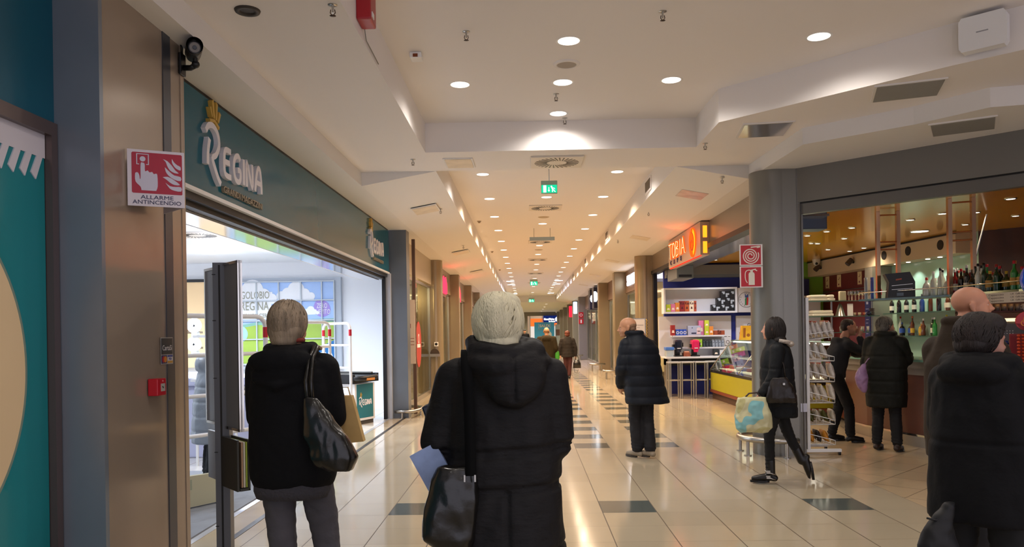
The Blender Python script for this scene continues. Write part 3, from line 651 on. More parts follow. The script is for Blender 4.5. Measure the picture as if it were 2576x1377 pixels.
for q in ([(.15, .27), (.17, .26), (.19, .235), (.205, .21), (.22, .195), (.2, .196), (.18, .21), (.168, .235), (.162, .255)],
          [(.19, .275), (.2, .255), (.215, .24), (.228, .232), (.228, .212), (.21, .22), (.198, .235), (.19, .255)],
          [(.158, .225), (.18, .2), (.2, .182), (.228, .175), (.228, .152), (.2, .158), (.175, .178), (.162, .2)],
          [(.148, .168), (.17, .172), (.195, .158), (.225, .13), (.2, .128), (.18, .14), (.165, .155)],
          [(.16, .138), (.18, .12), (.205, .117), (.23, .117), (.23, .093), (.2, .095), (.178, .107)]): b.prism(smooth2([((.179+(x-.148)*1.16)*S/.288, y) for x, y in q]+[((.179+(q[0][0]-.148)*1.16)*S/.288, q[0][1])], 2)[:-1], SG, .002, .001)
obj('pictogram', b, mat('pictogram_white', 'c8c4d4', .4), t, label='white hand pressing a button beside flames')
b = MB(); b.text('ALLARME', SG @ Matrix.Translation((S*.52, .05, 0)), .031, .002, xs=1.3); b.text('ANTINCENDIO', SG @ Matrix.Translation((S*.52, .022, 0)), .031, .002, xs=1.17)
obj('lettering', b, mat('sign_navy', '1d1d4a', .4), t, label='dark blue capital lettering')
# sticker
SW = frame((-2.2, 0, 0), (0, 1, 0))
t = thing('payment_sticker', (-2.2, 4.7, 1.34), 'small dark payment card sticker on the beige pillar above the red call point', 'sticker')
b = MB(); b.prism([(4.615, 1.342), (4.695, 1.342), (4.695, 1.505), (4.615, 1.505)], SW, .0015); b.prism([(4.695, 1.342), (4.77, 1.342), (4.77, 1.505), (4.695, 1.505)], SW, .003); obj('backing', b, mat('sticker_rim', 'b8b4ae', .4), t)
b = MB(); b.prism([(4.62, 1.402), (4.766, 1.402), (4.766, 1.5), (4.62, 1.5)], SW, .0035); obj('dark_field', b, mat('sticker_dark', '33373c', .4), t)
b = MB(); b.text('CartaSi', SW @ Matrix.Translation((4.693, 1.44, 0)), .045, .001, xs=.95, z0=.0035); obj('lettering', b, M_signw, t)
b = MB(); b.prism([(4.62, 1.347), (4.69, 1.347), (4.69, 1.397), (4.62, 1.397)], SW, .0035); obj('card_field', b, mat('card_navy', '2b2c66', .4), t)
b = MB(); b.disc(4.645, 1.372, .019, SW, .001, .0035, n=16); obj('red_circle', b, M_red, t)
b = MB(); b.disc(4.667, 1.372, .019, SW, .001, .0036, n=16); obj('amber_circle', b, mat('amber', 'e08a1e', .4), t)
b = MB(); b.prism([(4.698, 1.362), (4.764, 1.362), (4.764, 1.384), (4.698, 1.384)], SW, .0036); obj('card_white_band', b, M_signw, t)
b = MB(); b.prism([(4.698, 1.385), (4.764, 1.385), (4.764, 1.397), (4.698, 1.397)], SW, .0038); b.text('VISA', SW @ Matrix.Translation((4.731, 1.373, 0)), .02, .001, z0=.0038); obj('card_blue', b, mat('card_blue', '1d3f9a', .4), t)
b = MB(); b.prism([(4.698, 1.348), (4.764, 1.348), (4.764, 1.361), (4.698, 1.361)], SW, .0038); obj('card_gold', b, mat('card_gold', 'd8a13a', .4), t)
t = thing('fire_call_point', (-2.18, 4.5, 1.16), 'small red square fire call point box on the beige pillar', 'call point')
b = MB(); b.box(-2.2, -2.14, 4.45, 4.555, 1.165, 1.265, bev=.006); obj('body', b, mat('call_red', 'c2182a', .3), t)
b = MB(); CW = frame((-2.14, 0, 0), (0, 1, 0)); b.prism([(4.487, 1.19), (4.533, 1.19), (4.533, 1.235), (4.487, 1.235)], CW, .003); obj('window', b, mat('call_grey', 'b5b0a8', .4), t)
b = MB(); b.disc(4.51, 1.212, .005, CW, .001, .003); b.prism([(4.495, 1.22), (4.503, 1.22), (4.503, 1.213), (4.495, 1.213)], CW, .001, .003); obj('button', b, M_blk, t); b = MB(); b.disc(4.51, 1.25, .005, CW, .002); obj('status_lamp', b, mat('lamp_pink', 'e89a9a', .3), t)
# camera
t = thing('security_camera', (-2.2, 4.95, 3.2), 'black bullet security camera on a bracket at the top of the beige pillar', 'camera')
b = MB(); b.box(-2.2, -2.18, 4.91, 4.985, 3.19, 3.33, bev=.008); b.tube([(-2.18, 4.95, 3.24), (-2.13, 4.94, 3.235), (-2.1, 4.92, 3.24)], .018, 10); b.ell((-2.09, 4.92, 3.25), .025); b.cone((-2.09, 4.92, 3.25), (-2.085, 4.9, 3.29), .015); obj('bracket', b, M_blk, t)
b = MB(); p0, p1 = Vector((-2.15, 5.02, 3.385-.02)), Vector((-2.045, 4.8, 3.31)); p0.z = 3.345; b.cone(p0, p1, .045, .045, 24); dv = (p1-p0).normalized(); b.cone(p1, p1+dv*.012, .045, .036, 24); obj('body', b, mat('camera_dark', '242426', .35), t)
b = MB(); b.cone(p0+Vector((0, 0, .012)), p1+dv*.03+Vector((0, 0, .012)), .05, .05, 24, caps=False); obj('sun_hood', b, M_blk, t)
b = MB(); b.cone(p1+dv*.011, p1+dv*.016, .034, .03, 24); obj('lens_ring', b, mat('led_ring', '77706a', .3), t); b = MB(); b.cone(p1+dv*.015, p1+dv*.02, .014, .012, 16); obj('lens', b, mat('lens_black', '050507', .05), t)
b = MB(); b.tube([(-2.19, 4.95, 3.33), (-2.18, 4.93, 3.36), (-2.19, 4.93, 3.38)], .006, 6); obj('cable', b, M_blk, t)

# ================================================================= KIOSK totem
t = thing('display_totem', (-1.86, 4.72, 0), 'tall dark grey display post with clip frames and a leaflet box beside the supermarket entrance', 'totem')
m_ = mat('totem_grey', '5c5e64', .45, .2); m2 = mat('totem_panel', '8a8f94', .4, .2)
pd = Vector((.39, -.46, 0)).normalized(); pn = Vector((pd.y, -pd.x, 0)); PC = Vector((-1.86, 4.73, 0))
PF = frame(PC, pd)
b = MB(); b.prism([(-.042, -.045), (.042, -.045), (.042, .045), (-.042, .045)], Matrix.Translation((-1.866, 4.72, 0)) @ Matrix.Rotation(R(8), 4, 'Z'), 1.955); obj('post', b, m_, t)
b = MB(); b.box(-1.868, -1.858, 4.672, 4.6765, .02, 1.94); obj('groove', b, M_blk, t)
for z in (.35, .8, 1.25, 1.6, 1.88): 
    b = MB(); b.box(-1.905, -1.885, 4.668, 4.6725, z, z+.005); obj('slot', b, M_blk, t)
def pframe(x0, x1, z0, z1, nm, lab):
    b = MB(); w_ = .016
    b.prism([(x0, z0), (x1, z0), (x1, z1), (x0, z1)], PF, .012, .0); fp = obj(nm, b, m2, t, label=lab)
    b = MB()
    for q in ((x0, x0+w_, z0, z1), (x1-w_, x1, z0, z1), (x0, x1, z0, z0+w_), (x0, x1, z1-w_, z1)):
        b.prism([(q[0], q[2]), (q[1], q[2]), (q[1], q[3]), (q[0], q[3])], PF, .028, -.008)
    obj('rim', b, M_chrome if x1 > .1 else M_steel, fp)
pframe(.035, .3, .945, 1.95, 'clip_frame', 'clip frame panel turned towards the hall')
pframe(-.3, -.035, .955, 1.94, 'clip_frame', 'clip frame panel turned towards the shop')
b = MB(); b.prism([(.03, .6), (.31, .6), (.31, .9), (.03, .9)], PF, .012, .03); b.prism([(.03, .6), (.31, .6), (.31, .9), (.03, .9)], PF, .012, -.035); b.prism([(.03, .6), (.31, .6), (.31, .615), (.03, .615)], PF, .06, -.035); obj('leaflet_box', b, mat('box_dark', '33332f', .5), t)
b = MB(); b.prism([(-.27, .61), (-.03, .61), (-.03, .91), (-.27, .91)], PF, .02, 0); obj('side_box', b, m2, t)
b = MB(); b.lathe([(.19, 0), (.19, .02), (.17, .03), (.04, .035)], (-1.86, 4.72, 0), 32); obj('foot', b, M_chrome, t)
for i, (c_, lb) in enumerate((('93a53c', 'green'), ('c9c3b4', 'cream'), ('a8876a', 'brown'))):
    b = MB(); b.prism([(.04+.02, .62), (.305, .62), (.305, .885), (.06, .885)], PF, .009, -.02+i*.013); obj('leaflet_stack', b, mat('leaflet_'+lb, c_, .6), label='%s leaflets standing in the box of the display post' % lb, cat='leaflets', group='leaflet stacks in the totem box')

# ================================================================= SUPERMARKET interior
for x, y in ((-5.49, 13.33), (-4.23, 10.7), (-4.25, 11.9), (-4.24, 13.15), (-6.6, 11), (-6.6, 8), (-4.3, 8), (-4.3, 5.6), (-7.6, 13.3)):
    tt = thing('shop_ceiling_lamp', (x, y, 3.0), 'round white ceiling lamp inside the supermarket' + {(-5.49, 13.33): ', deepest beside the display post', (-4.23, 10.7): ', nearest along the fascia', (-4.25, 11.9): ', middle one along the fascia', (-4.24, 13.15): ', last one along the fascia'}.get((x, y), ', out of sight behind the fascia'), 'ceiling lamp', 'supermarket ceiling lamps')
    b = MB(); b.lathe([(.1, -.012), (.125, -.018), (.13, 0)], (x, y, 3), 28); obj('rim', b, M_wht, tt)
    b = MB(); b.lathe([(.0005, -.012), (.1, -.012)], (x, y, 3), 28); obj('diffuser', b, emat('shop_lamp', 'f2f5ff', 25), tt)
    point((x, y, 2.78), 11 if y > 9 else 5, 'e4ecff', .12)
    spot((x, y, 2.96), 300 if y > 9 else 120, (.82, .9, 1), 165, .9, .12)
dsw = dup(sw, (-4.75, 11.15, 3.0), label='square swirl air diffuser in the supermarket ceiling')
# picture wall: window-grid backdrop
BW = frame((0, 15.6, 0), (1, 0, 0))
t = thing('picture_window', (-4.8, 15.55, .85), 'illustrated backdrop with sky, clouds and green hills behind a grey window grid', 'mural')
b = MB(); b.prism([(-5.95, .85), (-3.72, .85), (-3.72, 2.68), (-5.95, 2.68)], BW, .1); obj('frame', b, mat('mural_frame', 'aab2bd', .4), t)
BP = frame((0, 15.499, 0), (1, 0, 0))
b = MB(); b.prism([(-5.85, 1.55), (-3.85, 1.55), (-3.85, 2.6), (-5.85, 2.6)], BP, .004); obj('sky', b, mat('mural_sky', 'a0bdea', .4), t)
b = MB(); b.prism([(-5.85, .95)]+[(-3.85, .95), (-3.85, 1.78), (-4.3, 1.77), (-4.9, 1.7), (-5.4, 1.74), (-5.85, 1.66)], BP, .006); obj('hills', b, mat('mural_green', '94b04a', .4, mottle=.15, mscale=2), t)
b = MB(); b.prism([(-5.85, 1.72), (-5.4, 1.8), (-4.9, 1.77), (-4.3, 1.84), (-3.85, 1.85), (-3.85, 1.76), (-4.9, 1.68), (-5.85, 1.64)], BP, .0055); obj('tree_line', b, mat('mural_teal', '7fb0a0', .4), t)
_cz = [0]
def cloud(b, cx, cz, s):
    for dx, dz, r in ((-.3, -.02, .1), (-.17, .03, .12), (0, .1, .17), (.17, .02, .11), (.3, -.03, .08)): _cz[0] += .0007; b.disc(cx+dx*s, cz+dz*s, r*s, BP, .009+_cz[0])
    b.prism([(cx-.36*s, cz-.12*s), (cx+.36*s, cz-.1*s), (cx+.3*s, cz+.03*s), (cx-.3*s, cz+.03*s)], BP, .0088)
b = MB(); cloud(b, -4.62, 2.33, 1); cloud(b, -4.33, 1.98, .45); cloud(b, -5.5, 2.3, 1.3); b.prism([(-5.85, 1.85), (-5.15, 1.85), (-5.1, 2.4), (-5.85, 2.4)], BP, .0082); obj('clouds', b, mat('mural_cloud', 'eef0f4', .5), t)
b = MB(); b.text('ANGOLOBIO', BP @ Matrix.Translation((-5.54, 2.33, 0)), .21, .002, xs=.62, z0=.024); b.text('REGINA', BP @ Matrix.Translation((-5.46, 2.11, 0)), .24, .002, xs=.68, z0=.024); b.text("LA CHE NON C'ERA", BP @ Matrix.Translation((-5.52, 1.92, 0)), .12, .002, xs=.68, z0=.024); obj('lettering', b, mat('mural_grey_ink', '8a8a78', .5), t)
b = MB(); b.prism(smooth2([(-4.27, 2.1), (-4.22, 2.2), (-4.1, 2.22), (-3.98, 2.16), (-3.93, 2.02), (-3.98, 1.92), (-4.12, 1.88), (-4.23, 1.94)]), BP, .01); obj('purple_blob', b, mat('mural_purple', '9a86cf', .5), t)
b = MB(); b.text('ZERO', BP @ Matrix.Translation((-4.1, 2.1, 0)), .14, .002, xs=.6, z0=.012); b.text('LIEVITO', BP @ Matrix.Translation((-4.08, 1.98, 0)), .14, .002, xs=.6, z0=.012); obj('blob_lettering', b, M_wht, t)
b = MB(); b.disc(-5.78, 1.56, .17, BP, .009); obj('blue_disc', b, mat('mural_blue_disc', 'a0cbe8', .5), t)
b = MB(); b.prism([(-4.35, .95), (-3.85, .95), (-3.85, 1.42), (-4.35, 1.18)], BP, .009); obj('blue_corner', b, mat('mural_blue', '1f67a5', .4), t)
b = MB(); b.text('REGINA', BP @ Matrix.Translation((-4.1, 1.12, 0)), .13, .002, xs=.9, z0=.01); obj('corner_lettering', b, M_wht, t)
b = MB()
for x in (-5.85, -5.42, -4.97, -4.52, -4.1, -3.85): b.box(x-.012, x+.012, 15.46, 15.495, .95, 2.6)
for z in (.95, 1.45, 1.82, 2.22, 2.6): b.box(-5.86, -3.84, 15.455, 15.49, z-.012, z+.012)
obj('grid_bars', b, mat('grid_grey', 'b4bcc4', .4), t)
t = thing('cream_wall_panel', (-6.8, 15.5, 1.0), 'warm cream wall panel at the back of the supermarket behind the plant-like lamps', 'wall panel')
b = MB(); b.box(-7.6, -6.05, 15.5, 15.59, .9, 2.62); obj('panel', b, mat('peach_panel', 'f0cfa0', .6), t); b = MB(); b.box(-7.65, -6.0, 15.48, 15.6, 2.62, 2.68); obj('top_edge', b, M_blk, t)
for i, (z, c_) in enumerate(((1.62, 'upper'), (1.33, 'lower'))):
    b = MB(); b.box(-6.75, -6.1, 14.1, 14.5, z-.04, z, bev=.008); obj('bread_shelf', b, mat('shelf_bronze', '8d7a66', .4), label='%s brown display shelf with clip lamps in the supermarket' % c_, cat='shelf')
    for k in range(5):
        b = MB(); x = -6.7+k*.14; b.ell((x, 14.3, z+.035), (.05, .12, .033), rot=(0, 0, .3)); obj('bread_loaf', b, mat('bread', 'b98a5c', .7, mottle=.2), label='loaf on the %s bread shelf, %s from the entrance' % (c_, ('first', 'second', 'third', 'fourth', 'fifth')[k]), cat='bread', group='loaves on the bread shelves')
for x, z, lb in ((-6.06+.02, 1.72, 'upper round white dial lamp over the bread shelf'), (-6.05, 1.38, 'lower round white dial lamp over the bread shelf')):
    t = thing('scale_dial', (x, 14, z-.15), lb, 'scale dial', 'round white scale dials')
    F = frame((x, 14.0, z), (1, 0, 0))
    b = MB(); b.lathe([(.0005, 0), (.13, 0), (.14, .02), (.13, .05), (.115, .035), (.0005, .03)], (0, 0, 0), 28, M=F); obj('dish', b, M_wht, t)
    b = MB(); b.box(x-.05, x+.05, 13.96, 14.1, z-.2, z-.12, bev=.006); b.box(x-.02, x+.02, 14.0, 14.3, z-.2, z-.17); obj('clamp', b, M_wht, t)
    b = MB(); b.prism([(-.02, -.01), (.0, .025), (.02, 0), (.005, -.02)], F, .003, .035); obj('centre_mark', b, M_blk, t)
# white tubular lane gates
M_tube = mat('white_tube', 'e6e8ec', .3)
def gate(a, c, label, h=1.68, base=False):
    a = Vector((*a, 0)); c = Vector((*c, 0)); a.z = c.z = .013; t = thing('lane_gate', tuple((a+c)/2), label, 'barrier', 'white tubular lane gates with red bands')
    r = .022; zz = Vector((0, 0, 1)); d = (c-a).normalized()
    b = MB(); pts = [a]+[a+zz*(h-.1)]+[a+d*(.1-.1*math.cos(q))+zz*(h-.1+.1*math.sin(q)) for q in (R(30), R(60), R(90))]+[c-d*(.1-.1*math.cos(q))+zz*(h-.1+.1*math.sin(q)) for q in (R(90), R(60), R(30))]+[c+zz*(h-.1)]+[c]
    b.tube(pts, r, 12); obj('hoop', b, M_tube, t)
    for z in (.62, .97, 1.33): b = MB(); b.tube([a+zz*z, c+zz*z], r*.85, 10); obj('crossbar', b, M_tube, t)
    for p in (a, c):
        b = MB(); b.cone(p+zz*(h-.2), p+zz*(h-.1), r+.002, r+.002, 14); obj('red_band', b, M_red, t)
    if base:
        b = MB(); q = frame(a, d); L_ = (c-a).length*.66; b.prism([(0.02, .01), (L_, .01), (L_, .27), (.02, .3)], q, .05, -.025); bo = obj('base_box', b, mat('base_beige', 'b9b69c', .5), t, label='beige base box with a small red sticker')
        b = MB(); b.prism([(.5, .16), (.62, .16), (.62, .25), (.5, .25)], q, .001, .0255); obj('sticker', b, mat('sticker_grey', '9aa08c', .5), bo)
        b = MB(); b.prism([(.5, .2), (.56, .17), (.6, .235), (.54, .225)], q, .001, .027); obj('sticker_mark', b, M_red, bo)
    return t
gate((-3.3, 6.2), (-2.51, 7.4), 'nearest white lane gate with a beige base box behind the display post', 1.68, True)
gate((-3.3, 10.4), (-2.86, 11.2), 'second white lane gate with red bands beside the checkout', 1.68)
gate((-3.35, 12.72), (-2.79, 12.2), 'farthest white lane gate with red bands in front of the checkout', 1.68)
# checkout counter
t = thing('checkout_counter', (-3.1, 13.2, 0), 'supermarket checkout with black belt rim and teal printed end panel', 'checkout')
e0 = Vector((-2.86, 12.78, 0)); e1 = Vector((-2.62, 13.32, 0)); ed = (e1-e0).normalized(); back = Vector((-ed.y, ed.x, 0))
def quad(b, p, s, w_, l_, z0, z1):   # p start, along ed width w_, backwards l_
    p = p+ed*s[0]+back*s[1]; v = [p, p+ed*w_, p+ed*w_+back*l_, p+back*l_]; slab(b, [(k.x, k.y) for k in v], z0, z1)
b = MB(); quad(b, e0, (0, 0), .56, 2.2, .07, .69); obj('body', b, M_wht, t)
b = MB(); quad(b, e0, (.02, .02), .52, 2.15, 0, .07); obj('plinth', b, mat('plinth', '4a4440', .5), t)
CF = frame((e0.x, e0.y, 0), ed)
b = MB(); b.prism([(.05, .11), (.51, .11), (.51, .68), (.05, .68)], CF, .004); obj('end_panel', b, mat('teal_panel', '1b7180', .35), t, label='teal end panel with white wordmark')
wordmark(CF @ Matrix.Translation((.12, .31, .004)), .11, .003, t, tagline=False)
b = MB(); quad(b, e0, (-.08, -.03), .72, 2.3, .71, .82); quad(b, e0, (-.08, -.03), .05, 2.3, .82, .85); quad(b, e0, (.59, -.03), .05, 2.3, .82, .85)
b.tube([e0+ed*(-.05)+Vector((0, 0, .78)), e0+ed*.1-back*.1+Vector((0, 0, .78)), e0+ed*.45-back*.1+Vector((0, 0, .79)), e0+ed*.61+Vector((0, 0, .79))], .045, 12); obj('belt_rim', b, M_blk, t, label='black bumper rim')
b = MB(); quad(b, e0, (-.04, .06), .05, 2.0, .85, .87); quad(b, e0, (.55, .06), .05, 2.0, .85, .87); obj('side_rails', b, M_steel, t)
b = MB(); b.prism([(.14, .745), (.36, .745), (.36, .785), (.14, .785)], CF, .02, .13); obj('badge', b, mat('badge_orange', 'd08a4a', .4), t)
b = MB(); b.box(-5.5, -3.4, 9.6, 10.2, 0, .9, bev=.02); b.box(-5.6, -3.35, 9.55, 10.25, .9, 1.0, bev=.02); obj('till_desk', b, mat('till_lilac', 'b9bcd8', .4), label='pale lilac till desk behind the person in the grey quilted coat', cat='desk')
t = thing('bag_stand', (-3.05, 8.9, 0), 'white metal stand with hanging rails near the till desk', 'stand')
b = MB(); 
for x in (-3.75, -3.52): b.box(x-.012, x+.012, 9.0, 9.024, 1.0, 1.55)
b.box(-3.9, -3.4, 8.98, 9.02, 1.5, 1.53); b.box(-3.9, -3.4, 8.98, 9.02, 1.3, 1.32); b.box(-3.9, -3.4, 8.9, 9.1, .99, 1.02); 
for x in (-3.88, -3.42): b.box(x-.012, x+.012, 9.0, 9.024, 0, 1.0)
obj('frame', b, M_wht, t); b = MB(); b.box(-3.6, -3.45, 8.95, 9.05, 1.42, 1.49, bev=.01); obj('scanner', b, M_blk, t)

# ================================================================= LEFT side beyond
t = thing('poster_totem', (-2.15, 14.55, 0), 'white paper poster taped to a brown post beside the slate pillar', 'poster stand')
b = MB(); b.box(-2.15, -2.09, 14.6, 14.66, 0, 3.3); obj('post', b, mat('post_brown', '6b5346', .4, .3), t)
b = MB(); b.box(-2.2, -2.09, 14.5, 14.52, .95, 2.15); obj('paper', b, mat('poster_cream', 'd9c4b0', .6), t)
b = MB(); PT = frame((-2.2, 14.5, 0), (1, 0, 0)); 
for z in (1.3, 1.36, 1.42): b.prism([(.02, z), (.09, z), (.09, z+.012), (.02, z+.012)], PT, .001)
b.prism([(.0, 1.62), (.03, 1.62), (.03, 1.7), (0, 1.7)], PT, .001); obj('print', b, mat('print_red', '9a5a4a', .5), t)
t = thing('guard_rail', (-2.2, 14.2, 0), 'low steel bumper rail around the foot of the slate pillar past the supermarket', 'bumper rail')
b = MB(); b.tube([(-2.38, 13.8, .12), (-2.14, 13.8, .12), (-2.05, 13.86, .12), (-1.98, 14.1, .12), (-1.98, 14.6, .12), (-2.05, 14.75, .12), (-2.3, 14.8, .12)], .03, 12); obj('rail', b, M_steel, t)
for p in ((-2.25, 13.8), (-1.98, 14.3)): b = MB(); b.cone((*p, 0), (*p, .12), .018); b.cone((*p, 0), (*p, .008), .035); obj('leg', b, M_steel, t)
t = thing('red_logo_disc', (-2.49, 17.6, .75), 'tall red oval decal on the shop glass past the supermarket', 'decal')
LW = frame((-2.465, 0, 0), (0, 1, 0)); b = MB(); b.disc(17.6, 1.27, .42, LW, .006, ry=.52, n=40); obj('disc', b, mat('decal_red', 'a8322c', .4), t)
b = MB(); b.prism([(17.35, 1.2), (17.85, 1.2), (17.85, 1.28), (17.35, 1.28)], LW, .002, .006); b.ringd(17.6, 1.4, .08, .11, LW, .002, .006); obj('white_mark', b, M_wht, t)
b = MB(); b.box(-4.2, -4.1, 15.95, 19.4, 0, 2.7); obj('shop_backdrop', b, mat('mustard_board', 'c7a45a', .6), label='mustard display board behind the glass past the supermarket', cat='display board')
t = thing('branch_arrangement', (-2.9, 18.2, 0), 'small dried branch arrangement on the shop window floor', 'decoration')
b = MB(); random.seed(4)
for k in range(16):
    a = random.uniform(0, 6.28); b.tube([(-2.9, 18.2, .08), (-2.9+.1*math.cos(a), 18.2+.1*math.sin(a), .2), (-2.9+.25*math.cos(a+.4), 18.2+.25*math.sin(a+.4), .2+random.uniform(.02, .25))], .008, 5)
obj('branches', b, mat('branch', '6b5a48', .8), t); b = MB(); b.lathe([(.0005, 0), (.09, 0), (.11, .1), (.0005, .1)], (-2.9, 18.2, 0), 16); obj('pot', b, mat('pot_grey', '7a7268', .7), t)
t = thing('waste_hatch', (-2.33, 19.55, .9), 'dark half-round waste slot on the round pillar beyond the supermarket', 'bin')
F = frame((-2.33, 19.58, 0), (1, 0, 0))
b = MB(); b.prism([(-.12, 1.0)]+[(-.12*math.cos(R(q)), 1.0+.13*math.sin(R(q))) for q in range(0, 181, 15)]+[(.12, 1.0)], F, .05); obj('opening', b, mat('hatch_dark', '3c2f28', .5), t)
b = MB(); b.prism([(-.13, .93), (.13, .93), (.13, 1.0), (-.13, 1.0)], F, .06); obj('lip', b, M_steel, t)
b = MB(); b.prism([(-.12, .15), (-.113, .15), (-.113, .93), (-.12, .93)], F, .03); b.prism([(.113, .15), (.12, .15), (.12, .93), (.113, .93)], F, .03); obj('door_joint', b, M_dkfr, t)
b = MB(); b.prism([(-.01, 1.19), (.09, 1.19), (.09, 1.3), (-.01, 1.3)], F, .04); obj('pictogram_plate', b, M_wht, t); b = MB(); b.disc(.04, 1.245, .035, F, .002, .04); obj('pictogram', b, M_blk, t)
M_neon = emat('neon_red', 'ff2a40', 3.5)
for i, (y, zc) in enumerate(((21.6, 2.85), (26.2, 2.8))):
    t = thing('neon_sign', (-2.38, y, zc-.2), 'pinkish red neon script sign, %s' % ('first one past the round pillar' if i == 0 else 'second one, farther down the same side'), 'neon sign', 'red neon signs down the supermarket side')
    F = frame((-2.3, y-.6, zc), (0, 1, 0)); b = MB(); b.box(-2.42, -2.31, y-.75, y+.75, zc-.3, zc+.32); obj('backing', b, mat('neon_back', '5a4038', .5), t)
    b = MB(); x = 0
    for ch in range(5):
        b.stroke(smooth2([(x, -.22), (x+.04, .1), (x+.1, .2), (x+.13, 0), (x+.12, -.2), (x+.2, -.1), (x+.24, .26 if ch % 2 else .12), (x+.25, -.2)], 3), .05, F, .03); x += .26
    obj('tubes', b, M_neon, t); point((-2.0, y, zc+.1), 3, 'ff4038', .2)
# ================================================================= RIGHT: hose and extinguisher signs on the round column
def wsign(z0, nm, label, kind):
    t = thing(nm, (2.65, 9.2, z0), label, 'sign'); y = 9.165
    F = frame((2.518, y, z0), (1, 0, 0))
    b = MB(); b.box(2.518, 2.785, y, y+.012, z0, z0+.25); obj('plate', b, M_signw, t)
    b = MB(); b.prism([(.012, .012), (.247, .012), (.247, .238), (.012, .238)], F, .0015); obj('red_field', b, M_red, t)
    b = MB()
    if kind:
        pts = [(.125+(.018+.0105*a/1.5708*.62)*math.cos(a), .115+(.018+.0105*a/1.5708*.62)*math.sin(a)) for a in [i*.25 for i in range(0, 78)] if (.018+.0105*a/1.5708*.62) < .098]
        b.stroke(pts, .012, F, .002, .001); b.stroke([(.13, .215), (.2, .222), (.24, .222)], .014, F, .0025, .001); b.prism([(.2, .205), (.235, .21), (.235, .232), (.2, .23)], F, .003, .001)
    else:
        b.prism([(.1, .03), (.17, .03), (.17, .16), (.16, .178), (.11, .178), (.1, .16)], F, .002, .001); b.prism([(.12, .178), (.15, .178), (.15, .2), (.12, .2)], F, .002, .001)
        b.stroke(smooth2([(.14, .2), (.1, .205), (.07, .19), (.06, .15), (.065, .09), (.085, .055)]), .009, F, .002, .001); b.stroke([(.13, .2), (.17, .213), (.2, .195)], .012, F, .0026, .001); b.stroke([(.13, .205), (.185, .218)], .008, F, .0032, .001)
    obj('pictogram', b, mat('pictogram_cream', 'e2dccf', .4), t)
    b = MB(); b.box(2.64, 2.66, y+.012, 9.26, z0+.1, z0+.14); obj('bracket', b, M_steel, t)
wsign(2.248, 'hose_sign', 'red sign with a white coiled hose, the upper one on the round grey column', True)
wsign(1.99, 'extinguisher_sign', 'red sign with a white fire extinguisher, the lower one on the round grey column', False)
t = thing('guard_rail', (2.9, 9.2, 0), 'curved steel bumper rail around the foot of the big round grey column', 'bumper rail')
b = MB(); b.tube([(2.98+.42*math.cos(a), 9.42+.42*math.sin(a), .2) for a in [R(q) for q in range(110, 292, 12)]], .035, 12); obj('rail', b, M_steel, t)
for q in (150, 205, 270): b = MB(); x, y = 2.98+.42*math.cos(R(q)), 9.42+.42*math.sin(R(q)); b.cone((x, y, 0), (x, y, .19), .02); b.cone((x, y, 0), (x, y, .01), .045); obj('leg', b, M_steel, t)
b = MB(); b.box(3.2, 3.27, 9.145, 9.16, .52, .62); obj('wall_label', b, mat('label_pale', 'b9bcd0', .5), label='small pale label low on the grey flank of the round column', cat='label')
for i, (y, s_) in enumerate(((21.1, 'second round column'), (24.6, 'beige column with the green promo stand'), (29.9, 'following beige column'), (41.5, 'grey column with the red signs'))):
    t = thing('guard_rail', (2.3 if i else 2.5, y, 0), 'small steel bumper rail at the foot of the ' + s_, 'bumper rail'); x = 2.68
    b = MB(); b.tube([(x+.3, y-.25, .25), (x-.2, y-.25, .25), (x-.25, y-.2, .25), (x-.25, y+.3, .25)], .04, 8); obj('rail', b, M_steel, t)
    for p in ((x-.2, y-.25), (x+.15, y-.25)): b = MB(); b.cone((*p, 0), (*p, .25), .025, n=8); obj('leg', b, M_steel, t)

# ================================================================= TOBIA CAFE sign
M_or = emat('neon_orange', 'ff4a10', 2.2); M_or2 = emat('lit_amber', 'ff8a1c', 2.4)
t = thing('cafe_sign', (3.08, 14.7, 2.78), 'cream box sign with glowing orange cafe name and spiral disc over the blue-walled cafe', 'sign')
b = MB(); b.box(3.0, 3.158, 13.35, 16.3, 2.79, 3.36); obj('box', b, mat('sign_cream', 'b59a86', .35), t)
RF = frame((2.999, 16.3, 2.79), (0, -1, 0))
TB = {'T': [[(0, 1), (.5, 1)], [(.25, 1), (.25, 0)]], 'O': [[(.25+.22*math.cos(R(q)), .5+.48*math.sin(R(q))) for q in range(0, 361, 20)]], 'B': [[(.05, 0), (.05, 1), (.35, .9), (.35, .62), (.08, .54)], [(.08, .52), (.4, .45), (.4, .1), (.05, 0)]], 'I': [[(.12, 0), (.12, 1)]], 'A': [[(0, 0), (.22, 1), (.46, 0)], [(.08, .35), (.36, .35)]]}
x = .12
for ch, w_ in (('T', .36), ('O', .38), ('B', .36), ('I', .2), ('A', .4)):
    b = MB()
    for si, st in enumerate(TB[ch]): b.stroke([(x+p[0]*.62, .17+p[1]*.3) for p in st], .055, RF, .02+.001*si)
    obj('letter', b, M_or, t); b = MB()
    for st in TB[ch]: b.stroke([(x+p[0]*.62, .17+p[1]*.3) for p in st], .012, RF, .024)
    obj('letter_glow', b, emat('neon_core', 'ffd8a0', 2), t); x += w_
for k, ch in enumerate('CAFE'): b = MB(); b.text(ch, RF @ Matrix.Translation((.3+k*.34, .09, 0)), .13, .02, xs=1.3); obj('small_letter', b, mat('violet_letters', '5c5070', .35), t, label='small dark violet lower letter')
b = MB(); b.disc(2.38, .275, .26, RF, .02, n=36); obj('spiral_disc', b, M_or, t, label='glowing orange disc')
